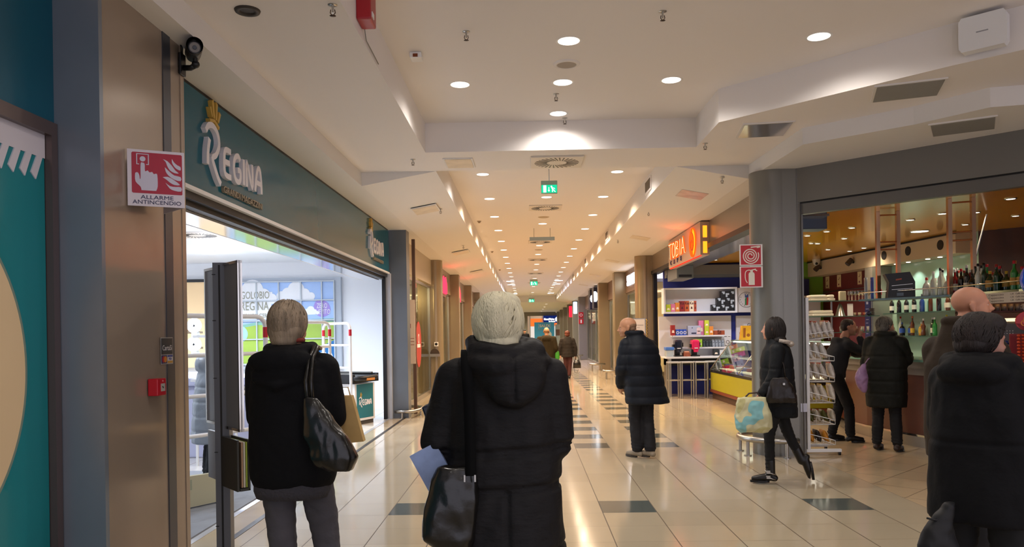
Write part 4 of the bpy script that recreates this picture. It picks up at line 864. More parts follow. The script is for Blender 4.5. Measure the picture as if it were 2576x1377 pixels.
b = MB(); pts = [(2.35+(.02+.02*a)*math.cos(a), .265+(.02+.022*a)*1.0*math.sin(a)) for a in [i*.3 for i in range(28)]]; b.stroke(pts, .014, RF, .024); obj('spiral_line', b, mat('spiral_dark', '7a1a10', .4), t)
b = MB(); b.stroke([(2.38+.21*math.cos(R(q)), .275+.21*math.sin(R(q))) for q in range(-70, 75, 12)], .07, RF, .022); obj('amber_crescent', b, M_or2, t)
EF = frame((3.0, 13.349, 2.79), (1, 0, 0))
for z in (.03, .3): b = MB(); b.prism([(.045, z), (.115, z), (.115, z+.2), (.045, z+.2)], EF, .006); obj('end_light', b, M_or2, t, label='glowing amber end window')
b = MB(); b.box(3.0, 3.03, 13.4, 16.2, 2.775, 2.79); obj('under_glow', b, emat('under_red', 'ff3420', 2), t); point((2.8, 14.3, 3.2), 3, 'ff5a28', .15)

# ================================================================= CAFE: shelf wall, boxes, stools, display case
M_sw = mat('shelf_white', 'dadce2', .45)
t = thing('wall_shelf_box', (4.03, 18.15, 1.89), 'white open shelf box high on the blue wall', 'shelf', 'white shelving on the blue wall')
b = MB(); y0, y1 = 17.98, 18.295
b.box(3.18, 4.87, y0, y1, 2.44, 2.48); b.box(3.18, 4.87, y0, y1, 1.89, 1.93); b.box(3.18, 3.22, y0, y1, 1.93, 2.44); b.box(4.83, 4.87, y0, y1, 1.93, 2.44); obj('shelf_frame', b, M_sw, t); b = MB(); b.box(3.22, 4.83, 18.27, 18.295, 1.93, 2.44); obj('back_panel', b, M_sw, t)
t = thing('wall_shelf_unit', (3.95, 18.15, .9), 'white shelf panel with two ledges above the cafe side counter', 'shelf', 'white shelving on the blue wall')
b = MB(); b.box(3.1, 4.79, 18.25, 18.295, .9, 1.83); obj('back_panel', b, M_sw, t)
b = MB(); b.box(3.38, 4.57, 18.0, 18.25, 1.345, 1.38); obj('shelf', b, M_sw, t); b = MB(); b.box(3.5, 4.6, 18.0, 18.25, 1.07, 1.105); obj('shelf', b, M_sw, t)
def pack(x0, x1, z, h, col, label, y=18.02, d=.12, deco=None, grp='coffee boxes on the blue-wall shelves'):
    t = thing('coffee_box', ((x0+x1)/2, y+d/2, z), label, 'box', grp)
    b = MB(); b.box(x0+.002, x1-.002, y, y+d, z, z+h, bev=.003); obj('carton', b, mat('pk_'+col, col, .45), t)
    F = frame((x0, y, z), (1, 0, 0)); w_ = x1-x0
    if deco == 'cup':
        b = MB(); b.prism([(w_*.2, h*.25), (w_*.8, h*.25), (w_*.7, h*.5), (w_*.3, h*.5)], F, .003); obj('print', b, mat('pk_print', 'f2e2cf', .5), t)
    elif deco == 'ring':
        b = MB(); b.ringd(w_/2, h*.45, .02, .036, F, .003, n=16); obj('print', b, M_sw, t)
    elif deco:
        b = MB(); b.text(deco, F @ Matrix.Translation((w_/2, h*.78, 0)), .09, .002, xs=.9, bold=.002); b.prism([(w_*.3, h*.25), (w_*.7, h*.25), (w_*.6, h*.45), (w_*.4, h*.45)], F, .003); obj('print', b, mat('pk_dark', '4a1a1c', .5), t)
z = 1.932
pack(3.235, 3.345, z, .17, 'b8c832', 'lime green coffee box, first on the high white shelf', deco='cup'); pack(3.345, 3.45, z, .18, 'd77aa0', 'pink coffee box beside the lime box on the high shelf', deco='cup'); pack(3.45, 3.55, z, .21, 'd98a3c', 'orange coffee box beside the pink box on the high shelf', deco='cup')
pack(3.55, 3.665, z, .245, '8f2a2a', 'dark red coffee box with letters on the high shelf', deco='Ke'); pack(3.665, 3.77, z, .245, 'b2562e', 'rust coffee box with letters on the high shelf', deco='Ke'); pack(3.77, 3.88, z, .245, 'e0d2ba', 'cream coffee box with letters on the high shelf', deco='Ke'); pack(3.88, 3.94, z, .245, 'a8492e', 'narrow rust coffee box, last of the coloured row on the high shelf', deco='e')
random.seed(5)
k = 0
for row, (n, x0) in enumerate(((5, 4.28), (4, 4.4), (3, 4.5))):
    for i in range(n):
        x = x0+i*.105; t = thing('capsule_box', (x, 18.1, z+row*.155), 'black and white capsule box, %s layer of the stack, %s from the badge side' % (('bottom', 'middle', 'top')[row], ('fifth', 'fourth', 'third', 'second', 'first')[i+5-n]), 'box', 'stacked capsule boxes')
        b = MB(); b.box(x, x+.102, 18.02, 18.14, z+row*.155, z+row*.155+.152, bev=.003); obj('carton', b, mat('caps_black', '1a1b20', .4), t)
        F = frame((x, 18.02, z+row*.155), (1, 0, 0)); b = MB(); b.prism([(.01, .01), (.05, .01), (.05, .06), (.09, .06), (.09, .1), (.01, .1)], F, .003) if i % 2 else b.prism([(.05, .08), (.095, .08), (.095, .14), (.03, .14), (.03, .11), (.05, .11)], F, .003); obj('print', b, mat('caps_grey', 'a8b2bd', .4), t)
z = 1.382
pack(3.34, 3.44, z, .24, '9a2a28', 'tall dark red box, first on the middle ledge', deco='cup')
for i in range(3): pack(3.455+i*.083, 3.535+i*.083, z, .14, '2f55c0', 'small blue box with a white ring, %s of three' % ('first', 'second', 'third')[i], deco='ring')
t = thing('coffee_machine_box', (3.9, 18.1, z), 'pale blue picture box of a coffee machine on the middle ledge', 'box')
b = MB(); b.box(3.73, 4.03, 18.01, 18.16, z, z+.22, bev=.004); obj('carton', b, mat('pk_pale', 'a9b4cc', .45), t); F = frame((3.73, 18.01, z), (1, 0, 0))
b = MB(); b.disc(.25, .13, .05, F, .003, n=14); b.prism([(.2, .02), (.29, .02), (.28, .1), (.21, .1)], F, .003); obj('print_figure', b, mat('pk_skin', 'd9c2c6', .5), t); b = MB(); b.prism([(.08, .03), (.19, .03), (.19, .06), (.08, .06)], F, .003); b.disc(.1, .17, .012, F, .003, n=10); obj('print_dark', b, mat('pk_navy', '2c3350', .5), t)
pack(4.0, 4.12, z+.0, .34, 'd677a4', 'tall pink box on the middle ledge', y=18.1, deco='cup'); pack(4.12, 4.22, z, .175, 'bccc35', 'lower lime box on the middle ledge', deco='cup'); pack(4.12, 4.22, z+.176, .165, 'c3d23c', 'lime box stacked on another lime box', deco='cup'); pack(4.22, 4.32, z, .2, 'd9893a', 'orange box on the middle ledge', deco='cup')
pack(4.33, 4.58, z, .1, '9a4a30', 'flat rust box lying at the end of the middle ledge', deco='Ke')
z = 1.107
pack(3.86, 3.96, z, .18, 'c8d83a', 'yellow green box beside the pink coffee machine', deco='cup'); pack(3.96, 4.06, z, .18, '9acb38', 'bright green box beside the yellow green box', deco='cup')
for i in range(7):
    x = 4.07+i*.072; t = thing('capsule_bag', (x+.035, 18.1, z), 'clear bag of %s capsules on the lower ledge, %s of the row' % ('dark' if i < 3 else 'silver', ('first', 'second', 'third', 'fourth', 'fifth', 'sixth', 'last')[i]), 'bag', 'capsule bags on the lower ledge')
    b = MB(); b.box(x, x+.068, 18.02, 18.12, z, z+.14, bev=.015); b.box(x+.005, x+.063, 18.06, 18.08, z+.14, z+.17); obj('bag', b, mat('bag_dark' if i < 3 else 'bag_silver', '39424a' if i < 3 else '8a96a6', .2, mottle=.6, mscale=25), t)
pack(4.3, 4.42, .902, .15, '20242a', 'black boxed coffee on the side counter', y=17.95, deco='cup'); pack(4.44, 4.56, .902, .13, 'c4cad2', 'white boxed coffee beside the black box on the side counter', y=17.95, deco='cup')
# side counter and bar stools
t = thing('side_counter', (3.85, 17.9, 0), 'white topped side counter with a dark band under the shelf wall', 'counter')
b = MB(); b.box(3.14, 4.75, 17.55, 18.245, .86, .9, bev=.004); obj('top', b, M_sw, t); b = MB(); b.box(3.2, 4.7, 17.75, 18.24, .7, .859); obj('dark_band', b, M_blk, t); b = MB()
b.box(3.2, 3.26, 17.6, 18.2, 0, .86); b.box(4.6, 4.68, 17.8, 18.2, 0, .7); obj('leg', b, M_steel, t)
def stool(x, label, dy=0):
    t = thing('bar_stool', (x, 17.2, 0), label, 'stool', 'tubular steel bar stools'); w_ = .14
    b = MB(); b.box(x-w_, x+w_, 17.05+dy, 17.33+dy, .775, .81, bev=.012); obj('seat', b, mat('seat_silver', 'c4c6ca', .3, .6), t)
    for sx in (-1, 1):
        for y in (17.07+dy, 17.31+dy): b = MB(); b.cone((x+sx*(w_-.015), y, 0), (x+sx*(w_-.015), y, .78), .016, n=10); obj('leg', b, M_steel, t)
    b = MB()
    for y in (17.07+dy, 17.31+dy): b.cone((x-w_+.015, y, .4), (x+w_-.015, y, .4), .012, n=8)
    for sx in (-1, 1): b.cone((x+sx*(w_-.015), 17.07+dy, .4), (x+sx*(w_-.015), 17.31+dy, .4), .012, n=8)
    obj('foot_rest', b, M_steel, t)
for i, x in enumerate((3.2+.03, 3.52, 3.82, 4.12)): stool(x, dy=.15*(i == 3), label='tubular steel bar stool under the side counter, %s' % ('nearest the dark door frame', 'second from the dark door frame', 'third from the dark door frame', 'beside the yellow display case')[i])
def machine(x, m1, label):
    t = thing('coffee_machine', (x, 17.8, .9), label, 'coffee machine', 'small coffee machines on the side counter')
    b = MB(); b.box(x-.09, x+.09, 17.68, 17.95, .9, .93, bev=.01); b.box(x-.06, x+.06, 17.85, 17.95, .93, 1.1, bev=.01); obj('base', b, M_blk, t)
    b = MB(); b.box(x-.085, x+.085, 17.66, 17.95, 1.05, 1.28, bev=.045); b.cone((x, 17.7, 1.0), (x, 17.7, 1.06), .05, .06); obj('head', b, m1, t)
    b = MB(); b.box(x-.12, x-.08, 17.75, 17.9, 1.1, 1.18, bev=.01); b.box(x+.08, x+.12, 17.75, 17.9, 1.12, 1.22, bev=.01); obj('side_handle', b, M_blk, t)
    b = MB(); b.box(x-.04, x+.04, 17.655, 17.66, 1.08, 1.1); obj('badge', b, M_sw, t)
machine(3.45, mat('machine_navy', '15182c', .15), 'glossy dark blue capsule coffee machine'); machine(3.84, mat('machine_pink', 'd4205a', .2), 'bright pink capsule coffee machine')
t = thing('wicker_tray', (3.64, 17.8, .9), 'small brown basket between the two coffee machines', 'basket'); b = MB(); b.box(3.56, 3.72, 17.7, 17.9, .9, .985, bev=.012); obj('basket', b, mat('wicker', '8a4a30', .7, mottle=.4, mscale=30), t); b = MB(); b.box(3.58, 3.7, 17.74, 17.86, .985, 1.02, bev=.01); obj('sachets', b, mat('sachet', 'd89a78', .6), t)
t = thing('plastic_tub', (3.24, 17.8, .9), 'clear blue-lidded plastic tub at the end of the side counter', 'tub'); b = MB(); b.box(3.16, 3.33, 17.65, 17.9, .9, 1.05, bev=.02); obj('tub', b, mat('tub_clear', 'a9b4ba', .2), t); b = MB(); b.box(3.15, 3.34, 17.64, 17.91, 1.05, 1.12, bev=.01); obj('lid', b, mat('tub_blue', '4a78c8', .3), t)
# round coffee brand badge and text board on the blue wall
t = thing('coffee_badge', (5.08, 18.2, 1.9), 'white square panel with a round coffee roaster emblem on the blue wall', 'sign')
F = frame((4.885, 18.02, 1.895), (1, 0, 0)); b = MB(); b.box(4.885, 5.3, 18.02, 18.29, 1.895, 2.46); obj('panel', b, mat('badge_panel', 'c9c8cc', .4), t)
b = MB(); b.ringd(.2, .29, .172, .18, F, .003, n=40); obj('ring', b, M_blk, t)
for w_, a0 in (('CAFFE', 205), ('VERGNANO', 20)):
    b = MB()
    for k, ch in enumerate(w_):
        a = R(a0+24*(k-2)) if w_ == 'CAFFE' else R(a0+66-19*k)
        Mt = F @ Matrix.Translation((.2+.14*math.cos(a), .29+.14*math.sin(a), 0)) @ Matrix.Rotation(a-(R(-90) if w_ == 'CAFFE' else R(90)), 4, 'Z'); b.text(ch, Mt, .05, .002, z0=.001)
    obj('emblem_letters', b, M_blk, t)
b = MB(); b.prism([(.17, .17), (.2, .16), (.22, .3), (.2, .36), (.17, .3)], F, .004); obj('emblem_green', b, mat('emb_green', '2f7a4a', .4), t)
b = MB(); b.prism([(.2, .16), (.24, .17), (.25, .33), (.22, .36), (.21, .28)], F, .0045); obj('emblem_red', b, M_red, t)
b = MB(); b.prism([(.17, .34), (.25, .34), (.25, .39), (.23, .42), (.2, .38), (.17, .45)], F, .005); obj('emblem_blue', b, mat('emb_blue', '39508c', .4), t)
t = thing('price_board', (5.1, 18.2, 1.1), 'white panel with dark promotional lettering below the coffee emblem', 'sign')
b = MB(); b.box(4.9, 5.55, 18.22, 18.29, 1.0, 1.82); obj('panel', b, mat('board_white', 'd5d6de', .45), t)
F = frame((4.9, 18.219, 1.0), (1, 0, 0)); b = MB(); b.text('3', F @ Matrix.Translation((.42, .7, 0)), .09, .002); b.text('GRATIS', F @ Matrix.Translation((.42, .6, 0)), .1, .002, bold=.001); b.text('MA', F @ Matrix.Translation((.3, .5, 0)), .1, .002, bold=.001); b.text('NUOVA L', F @ Matrix.Translation((.24, .4, 0)), .08, .002); obj('lettering', b, mat('ink_slate', '3c4256', .5), t)
t = thing('small_notice', (4.68, 18.2, 1.0), 'small white notice with fine print on the shelf panel edge', 'notice'); b = MB(); b.box(4.6, 4.78, 18.235, 18.245, .95, 1.37); obj('sheet', b, M_wht, t); F = frame((4.6, 18.235, .95), (1, 0, 0)); b = MB(); b.ringd(.1, .26, .03, .04, F, .002, n=16); b.prism([(.02, .38), (.08, .38), (.08, .392), (.02, .392)], F, .002); b.prism([(.03, .17), (.14, .17), (.14, .18), (.03, .18)], F, .002); b.prism([(.11, .38), (.16, .38), (.16, .39), (.11, .39)], F, .002); obj('print', b, M_blk, t)
# yellow display case, long side along x=4.05, rising glass
t = thing('display_case', (4.5, 15.2, 0), 'glass food display case with a yellow front panel in the cafe', 'display case')
CFs = 4.02
b = MB(); b.box(CFs, 5.1, 12.6, 17.1, .2, .58, bev=.01); obj('front_panel', b, mat('case_yellow', 'a8a322', .35), t)
b = MB(); b.box(CFs-.01, 5.1, 12.58, 17.12, .14, .2); obj('red_strip', b, mat('case_redwood', '7a3a22', .4), t)
b = MB(); b.box(CFs+.04, 5.06, 12.7, 17.1, 0, .14); obj('plinth', b, mat('case_plinth', '4a3428', .5), t)
b = MB(); b.box(CFs-.01, 5.1, 12.58, 17.12, .58, .63); obj('dark_rail', b, mat('case_rail', '2b2926', .25, .4), t)
b = MB(); b._faces([(CFs, 12.6, .63), (CFs, 17.1, .63), (4.5, 17.1, 1.26), (4.5, 12.6, 1.26)], [(0, 1, 2, 3)]); b._faces([(CFs, 17.1, .63), (5.05, 17.1, .63), (5.05, 17.1, 1.26), (4.5, 17.1, 1.26)], [(0, 1, 2, 3)]); obj('glass', b, M_glass2, t)
b = MB(); b.box(4.48, 5.1, 12.6, 17.12, 1.255, 1.275); obj('top_shelf', b, M_glass2, t)
b = MB(); b.tube([(CFs, 17.11, .63), (4.49, 17.11, 1.262), (5.08, 17.11, 1.265)], .012, 8); b.tube([(4.49, 17.11, 1.262), (4.49, 12.6, 1.262)], .01, 8); b.tube([(CFs+.01, 14.9, .64), (4.49, 14.9, 1.262)], .01, 8); obj('edge_profile', b, M_steel, t)
b = MB(); b.box(CFs+.05, 5.0, 12.7, 17.0, .63, .66); b.box(4.4, 5.0, 12.7, 17.0, .88, .89); obj('trays', b, M_steel, t)
b = MB()
for k in range(16): b.box(CFs+.1, 5.0, 12.9+k*.25, 12.93+k*.25, .665, .68)
obj('tray_rods', b, emat('case_light', 'fff0c0', 1.5), t)
b = MB(); b.box(4.5, 5.0, 12.7, 17.0, 1.22, 1.245); obj('light_strip', b, emat('case_tube', 'fff6e0', 5), t)
random.seed(8)
for i in range(14):
    y = 13.2+i*.27; x = random.uniform(4.2, 4.6); c_ = ('8a2f35', '3c5fae', 'd8cfc0', '9a6a40', 'b0343c', '6f8f55')[i % 6]
    t = thing('pastry_pack', (x, y, .682), '%s packet inside the display case, %s row' % ({'8a2f35': 'wine red', '3c5fae': 'blue', 'd8cfc0': 'cream', '9a6a40': 'brown', 'b0343c': 'red', '6f8f55': 'green'}[c_], ('nearest the column', 'middle', 'farthest')[min(2, i//5)]), 'packet', 'packets in the display case')
    b = MB(); b.box(-.09, .09, -.07, .07, 0, .07, bev=.02); b.bm.transform(Matrix.Rotation(random.uniform(-.4, .4), 4, 'Z')); obj('packet', b, mat('pp_'+c_, c_, .4, mottle=.2, mscale=20), t, local=True)
t = thing('snack_box', (4.62, 16.5, 1.276), 'yellow counter display box standing on the display case', 'box'); F = frame((4.5, 16.4, 1.276), (1, 0, 0))
b = MB(); b.prism([(0, 0), (.21, 0), (.25, .3), (.04, .3)], F, .14, -.14); obj('carton', b, mat('snack_yellow', 'd09a1c', .45, mottle=.1, mscale=12), t); b = MB(); b.prism([(.05, .05), (.1, .05), (.11, .25), (.06, .25)], F, .002, .0); b.disc(.16, .1, .035, F, .003, n=16); obj('print', b, mat('snack_print', '8a4a14', .5), t)
t = thing('candy_jar', (4.9, 16.4, 1.276), 'clear sweets jar with mixed wrappers on the display case', 'jar'); b = MB(); b.lathe([(.0005, 0), (.1, 0), (.11, .12), (.08, .17), (.06, .18)], (4.9, 16.3, 1.276), 18); obj('jar', b, mat('jar_mixed', 'b8a090', .15, mottle=.5, mscale=25), t); b = MB(); b.lathe([(.065, .18), (.065, .2), (.0005, .205)], (4.9, 16.3, 1.276), 18); obj('lid', b, M_steel, t)
t = thing('rooster_toy', (5.15, 16.1, 1.276), 'orange red figure-shaped bottle on the display case', 'bottle'); b = MB(); b.lathe([(.0005, 0), (.03, 0), (.035, .03), (.02, .06), (.06, .12), (.05, .2), (.025, .25), (.035, .3), (.0005, .33)], (5.12, 16.0, 1.276), 16); obj('body', b, mat('toy_orange', 'e0461c', .3), t)
b = MB(); b.box(5.3, 5.6, 15.8, 16.1, 0, 1.7, bev=.01); obj('wooden_screen', b, mat('screen_wood', '6a4a2c', .5, mottle=.3), label='narrow wooden screen behind the display case', cat='screen')
for i, (x, y) in enumerate(((3.6, 16.2), (4.2, 17.2), (4.9, 16.4), (3.9, 14.4), (5.2, 14.2), (4.4, 12.6))):
    tt = thing('cafe_spot_lamp', (x, y, CH), 'small ceiling spot lamp in the cafe, %s' % ('by the door frame', 'over the stools', 'over the emblem', 'behind the orange sign', 'deep behind the column', 'just behind the round column')[i], 'ceiling lamp', 'small spot lamps in the cafe ceiling')
    b = MB(); b.lathe([(.035, -.01), (.05, -.014), (.055, 0)], (x, y, CH), 18); obj('rim', b, M_steel, tt); b = MB(); b.lathe([(.0005, -.01), (.035, -.01)], (x, y, CH), 14); obj('bulb', b, M_lamp, tt); spot((x, y, CH-.03), 95 if i < 3 else 50, (.95, .94, 1) if i < 3 else (1, .85, .62), 140, .8, .05)
t = thing('ceiling_projector', (3.5, 17.9, 2.6), 'small silver fitting hanging under the grey bulkhead of the cafe', 'fitting'); b = MB(); b.box(3.46, 3.56, 17.86, 17.96, 2.66, 2.77, bev=.01); obj('body', b, M_steel, t)
t = thing('air_unit', (3.35, 17.5, 2.4), 'grey box air unit in the upper corner of the cafe by the door frame', 'air unit'); b = MB(); b.box(3.26, 3.62, 16.8, 17.9, 2.62, 2.9, bev=.01); obj('body', b, mat('unit_grey', '6f757c', .5), t); b = MB(); b.box(3.3, 3.58, 16.79, 16.8, 2.65, 2.7); obj('slot', b, M_blk, t)
# free-standing info board by the second round column
t = thing('info_board', (2.72, 18.5, 0), 'white framed notice board with gold ornament behind the man in the navy coat', 'board')
b = MB(); b.box(2.33, 2.83, 18.5, 18.53, 1.2, 1.8); b.box(2.35, 2.37, 18.53, 18.55, 0, 1.8); b.box(2.79, 2.81, 18.53, 18.55, 0, 1.8); obj('frame', b, M_steel, t); b = MB(); b.box(2.35, 2.81, 18.49, 18.5, 1.22, 1.78); obj('sheet', b, mat('sheet_white', 'd5d2d6', .4), t)
F = frame((2.35, 18.49, 1.22), (1, 0, 0)); b = MB(); b.text('Informazioni', F @ Matrix.Translation((.3, .42, 0)), .05, .002); b.text('orari', F @ Matrix.Translation((.3, .36, 0)), .04, .002); obj('print', b, mat('print_grey', '8c8c94', .5), t); b = MB(); b.tube([(2.84, 18.48, 1.25+i*.035) if i % 2 else (2.87, 18.48, 1.25+i*.035) for i in range(16)], .008, 6); obj('ornament', b, mat('ornament_gold', 'c9a23a', .3, .6), t)
# SelCart shop and farther ones
def wsignr(txt, y0, z, h, label, m, back=None, xs=1, x=3.15, nm='shop_sign', ext=.5):
    t = thing(nm, (x, y0, z), label, 'sign'); F = frame((x, y0, z), (0, -1, 0))
    b = MB(); b.text(txt, F, h, .03, xs=xs, bold=.01); obj('letters', b, m, t)
    if back: b = MB(); b.box(x+.005, x+.008, y0-ext, y0+ext, z-h*.8, z+h*.8); obj('backing', b, back, t)
    return t
M_lw = emat('lit_white', 'f0f6ff', 4)
wsignr('SELCART', 23.0, 3.03, .42, 'bright white lit letters on the mauve fascia just past the second round column', M_lw, xs=1.3)
b = MB(); b.box(3.6, 3.9, 20.3, 24.5, .4, 2.4, bev=.02); obj('lit_display', b, mat('display_cream', 'e8cfa0', .6), label='cream lit shop display behind the glass past the second round column', cat='display')
t = thing('promo_stand', (3.05, 25.4, 0), 'tall glowing white column sign with green and pink base by the beige column', 'promo stand')
b = MB(); b.box(2.98, 3.14, 25.5, 25.7, .1, 3.1); obj('panel', b, mat('promo_cream', 'e8d6c0', .5), t); b = MB(); b.box(2.95, 3.17, 25.45, 25.5, 1.9, 2.35, bev=.05); obj('lit_head', b, emat('promo_lit', 'fff4e8', 3), t)
b = MB(); b.box(2.96, 3.16, 25.46, 25.5, .45, .75); obj('green_panel', b, mat('promo_green', '2f9a48', .4), t); b = MB(); b.box(2.96, 3.16, 25.46, 25.5, .1, .4); obj('pink_panel', b, mat('promo_pink', 'd42858', .4), t)
for i, (y, txt, zz, hh) in enumerate(((31.6, 'M', 2.9, .5), (33.5, 'G', 2.9, .5))):
    t = thing('shop_sign', (3.1, y, 2.6), 'dark boxed sign with white lit letter, %s' % ('first past the third beige column', 'second past the third beige column')[i], 'sign')
    b = MB(); b.box(2.75, 3.15, y, y+.9, 2.45, 3.32, bev=.02); obj('box', b, mat('sign_dark_navy', '1c1a30', .3), t); b = MB(); b.text(txt, frame((2.95, y-.005, 2.9), (1, 0, 0)), .55, .02, bold=.02); obj('letter', b, M_lw, t)
t = thing('blue_poster', (3.4, 32.5, .4), 'pale blue shop poster with a red ring beyond the third beige column', 'poster')
b = MB(); b.box(3.3, 3.32, 31.2, 34.5, .9, 2.3); obj('sheet', b, mat('poster_sky', '9fc2e6', .5), t); F = frame((3.299, 33.2, 1.6), (0, -1, 0)); b = MB(); b.ringd(0, 0, .45, .6, F, .01); obj('red_ring', b, M_red, t)
b = MB(); b.box(4.8, 5.2, 31, 35.3, 0, 2.7); obj('bright_backdrop', b, mat('bright_back', 'f0e8e4', .6), label='bright back panel of the shop with the blue poster', cat='panel')
t = thing('fire_signs', (2.95, 41.5, 1.9), 'pair of tiny red fire signs on the far grey column', 'sign'); b = MB(); b.box(2.8, 3.05, 41.57, 41.6, 2.25, 2.55); b.box(2.8, 3.05, 41.57, 41.6, 1.92, 2.2); obj('red_plate', b, M_red, t); b = MB(); F = frame((2.925, 41.57, 2.4), (1, 0, 0)); b.ringd(0, 0, .05, .08, F, .01, n=16); b.prism([(-.04, -.43), (.04, -.43), (.04, -.25), (-.04, -.25)], F, .01); obj('pictogram', b, M_signw, t)
for i, (y, z, c_) in enumerate(((45, 2.9, 'cyan'), (49.5, 2.8, 'red'))):
    t = thing('lit_blade_sign', (2.95, y, z-.3), 'tiny %s glowing blade sign far down the cafe side' % c_, 'sign'); b = MB(); b.box(2.72, 2.95, y, y+.1, z-.35, z+.35, bev=.05); obj('panel', b, emat('blade_'+c_, 'bfeaff' if c_ == 'cyan' else 'ff2030', 2.5), t); b = MB(); b.box(2.95, 3.17, y+.03, y+.07, z-.03, z+.03); obj('arm', b, M_steel, t)
# far end shop
t = thing('far_shopfront', (1.8, 75, 0), 'distant brightly lit shop at the end of the corridor with an orange band', 'shopfront')
b = MB(); b.box(.3, 3.35, 75.4, 75.5, 2.1, 2.85); obj('orange_band', b, emat('far_orange', 'ff7430', 1.1), t); b = MB(); b.box(.3, 3.1, 76, 76.1, .1, 2.1); obj('lit_interior', b, emat('far_interior', 'f4e6da', .9), t)
b = MB(); b.box(.3, .38, 74.9, 75, 0, 3.1); b.box(3.3, 3.38, 74.9, 75, 0, 3.1); b.box(1.5, 1.56, 74.9, 75, 2.3, 3.1); obj('mullion', b, M_steel, t)
t = thing('far_shop_sign', (2.4, 74.6, 2.4), 'dark blue lit sign with white name and round logo at the far end', 'sign')
b = MB(); b.box(1.6, 3.25, 74.6, 74.8, 2.4, 3.1); obj('board', b, emat('far_sign_blue', '17286e', .8), t); F = frame((0, 74.59, 0), (1, 0, 0))
b = MB(); b.text('GrandVision', F @ Matrix.Translation((2.18, 2.76, 0)), .25, .02, xs=.8, bold=.012); b.text('by Avanzi', F @ Matrix.Translation((2.45, 2.55, 0)), .16, .02, bold=.01); b.disc(2.98, 2.75, .23, F, .02); obj('lettering', b, emat('far_white', 'ffffff', 2.5), t)
t = thing('sale_banner', (1.5, 70, 0), 'big blue sale banner standing in front of the far shop', 'banner')
b = MB(); b.box(.7, 2.5, 70, 70.05, 0, 2.42); obj('board', b, mat('banner_blue_glow', '3f9ac4', .5, emit=.15), t); F = frame((0, 69.99, 0), (1, 0, 0))  # plain board, no lamp: a faint glow is put into its blue
b = MB(); b.text('SALDI', F @ Matrix.Translation((1.62, 2.08, 0)), .34, .02, bold=.015, xs=1.05); b.stroke([(1.15, 1.88), (1.08, 1.88), (1.08, 2.28), (1.15, 2.28)], .025, F, .02); b.stroke([(2.09, 1.88), (2.16, 1.88), (2.16, 2.28), (2.09, 2.28)], .025, F, .02); b.disc(1.95, 1.3, .3, F, .01); obj('lettering', b, M_wht, t)
b = MB(); b.text('AUTUNNO', F @ Matrix.Translation((1.6, 2.34, 0)), .09, .02); b.text('FINO AL 50 PER CENTO', F @ Matrix.Translation((1.6, 1.76, 0)), .11, .02); obj('gold_lettering', b, mat('banner_gold', 'c2b04a', .5), t)
t = thing('product_stand', (2.95, 70.5, 0), 'small white product stand beside the sale banner', 'stand'); b = MB(); b.box(2.6, 3.1, 70.6, 70.8, 0, 2.2); obj('panel', b, mat('stand_white', 'e2dcda', .5), t); b = MB(); b.box(2.66, 3.02, 70.57, 70.6, 1.2, 1.75); obj('picture', b, mat('picture_brown', '9a6a5a', .5), t)
for i, y in enumerate((24, 33, 42, 52, 62)):
    point((4.5, y, 2.5), 45, 'ffe2b8', .3, 'shop_light'); point((-3.6, y+1, 2.5), 30, 'ffd9a0', .3, 'shop_light')
point((-3.2, 17.3, 2.5), 60, 'ffd9a0', .3, 'shop_light'); point((1.8, 77.5, 3), 60, 'fff0e0', .3, 'shop_light')
# ================================================================= BAR
M_mahog = mat('mahogany_panel', '5a2a1c', .3, mottle=.12, mscale=2, bstretch=(1, 1, .3), coat=.3)
M_gsh = mat('green_glass_shelf', '3d5a50', .1, coat=.5)
base = [(5.5, 12.6), (5.0, 12.4), (4.74, 11.95), (4.64, 11.4), (4.64, 10.7), (4.75, 10.0), (4.91, 9.3), (5.1, 7.6), (5.32, 5.2)]
def offs(pl, d):
    out = []
    for i, p in enumerate(pl):
        a = Vector(pl[max(i-1, 0)]); c = Vector(pl[min(i+1, len(pl)-1)]); t_ = (c-a).normalized(); n_ = Vector((t_.y, -t_.x)); q = Vector(p)+n_*d; out.append((q.x, q.y))
    return out
def band(b, d0, d1, z0, z1, pl=base):
    A, B_ = offs(pl, d0), offs(pl, d1)
    for i in range(len(pl)-1): slab(b, [A[i], A[i+1], B_[i+1], B_[i]], z0, z1)
t = thing('bar_counter', (4.95, 9.5, 0), 'long curved bar counter with mahogany front, steel kick plate and green glass top', 'counter')
b = MB(); band(b, 0, -.5, .16, 1.0); obj('front_panel', b, M_mahog, t)
b = MB(); band(b, -.03, -.5, 0, .16); obj('kick_plate', b, M_steel, t)
b = MB(); band(b, .02, -.02, .14, .165); obj('chrome_edge', b, M_chrome, t)
b = MB(); band(b, .03, -.3, .9, .99); band(b, .1, -.4, .99, 1.07); obj('upper_fascia', b, mat('counter_fascia', '7c746a', .4, .2), t)
b = MB(); band(b, .16, -.5, 1.07, 1.1); obj('glass_top', b, mat('counter_glass', '7fae9c', .08, coat=.6), t)
b = MB(); band(b, -.1, -.45, .9, 1.06); obj('top_shadow_box', b, M_blk, t)
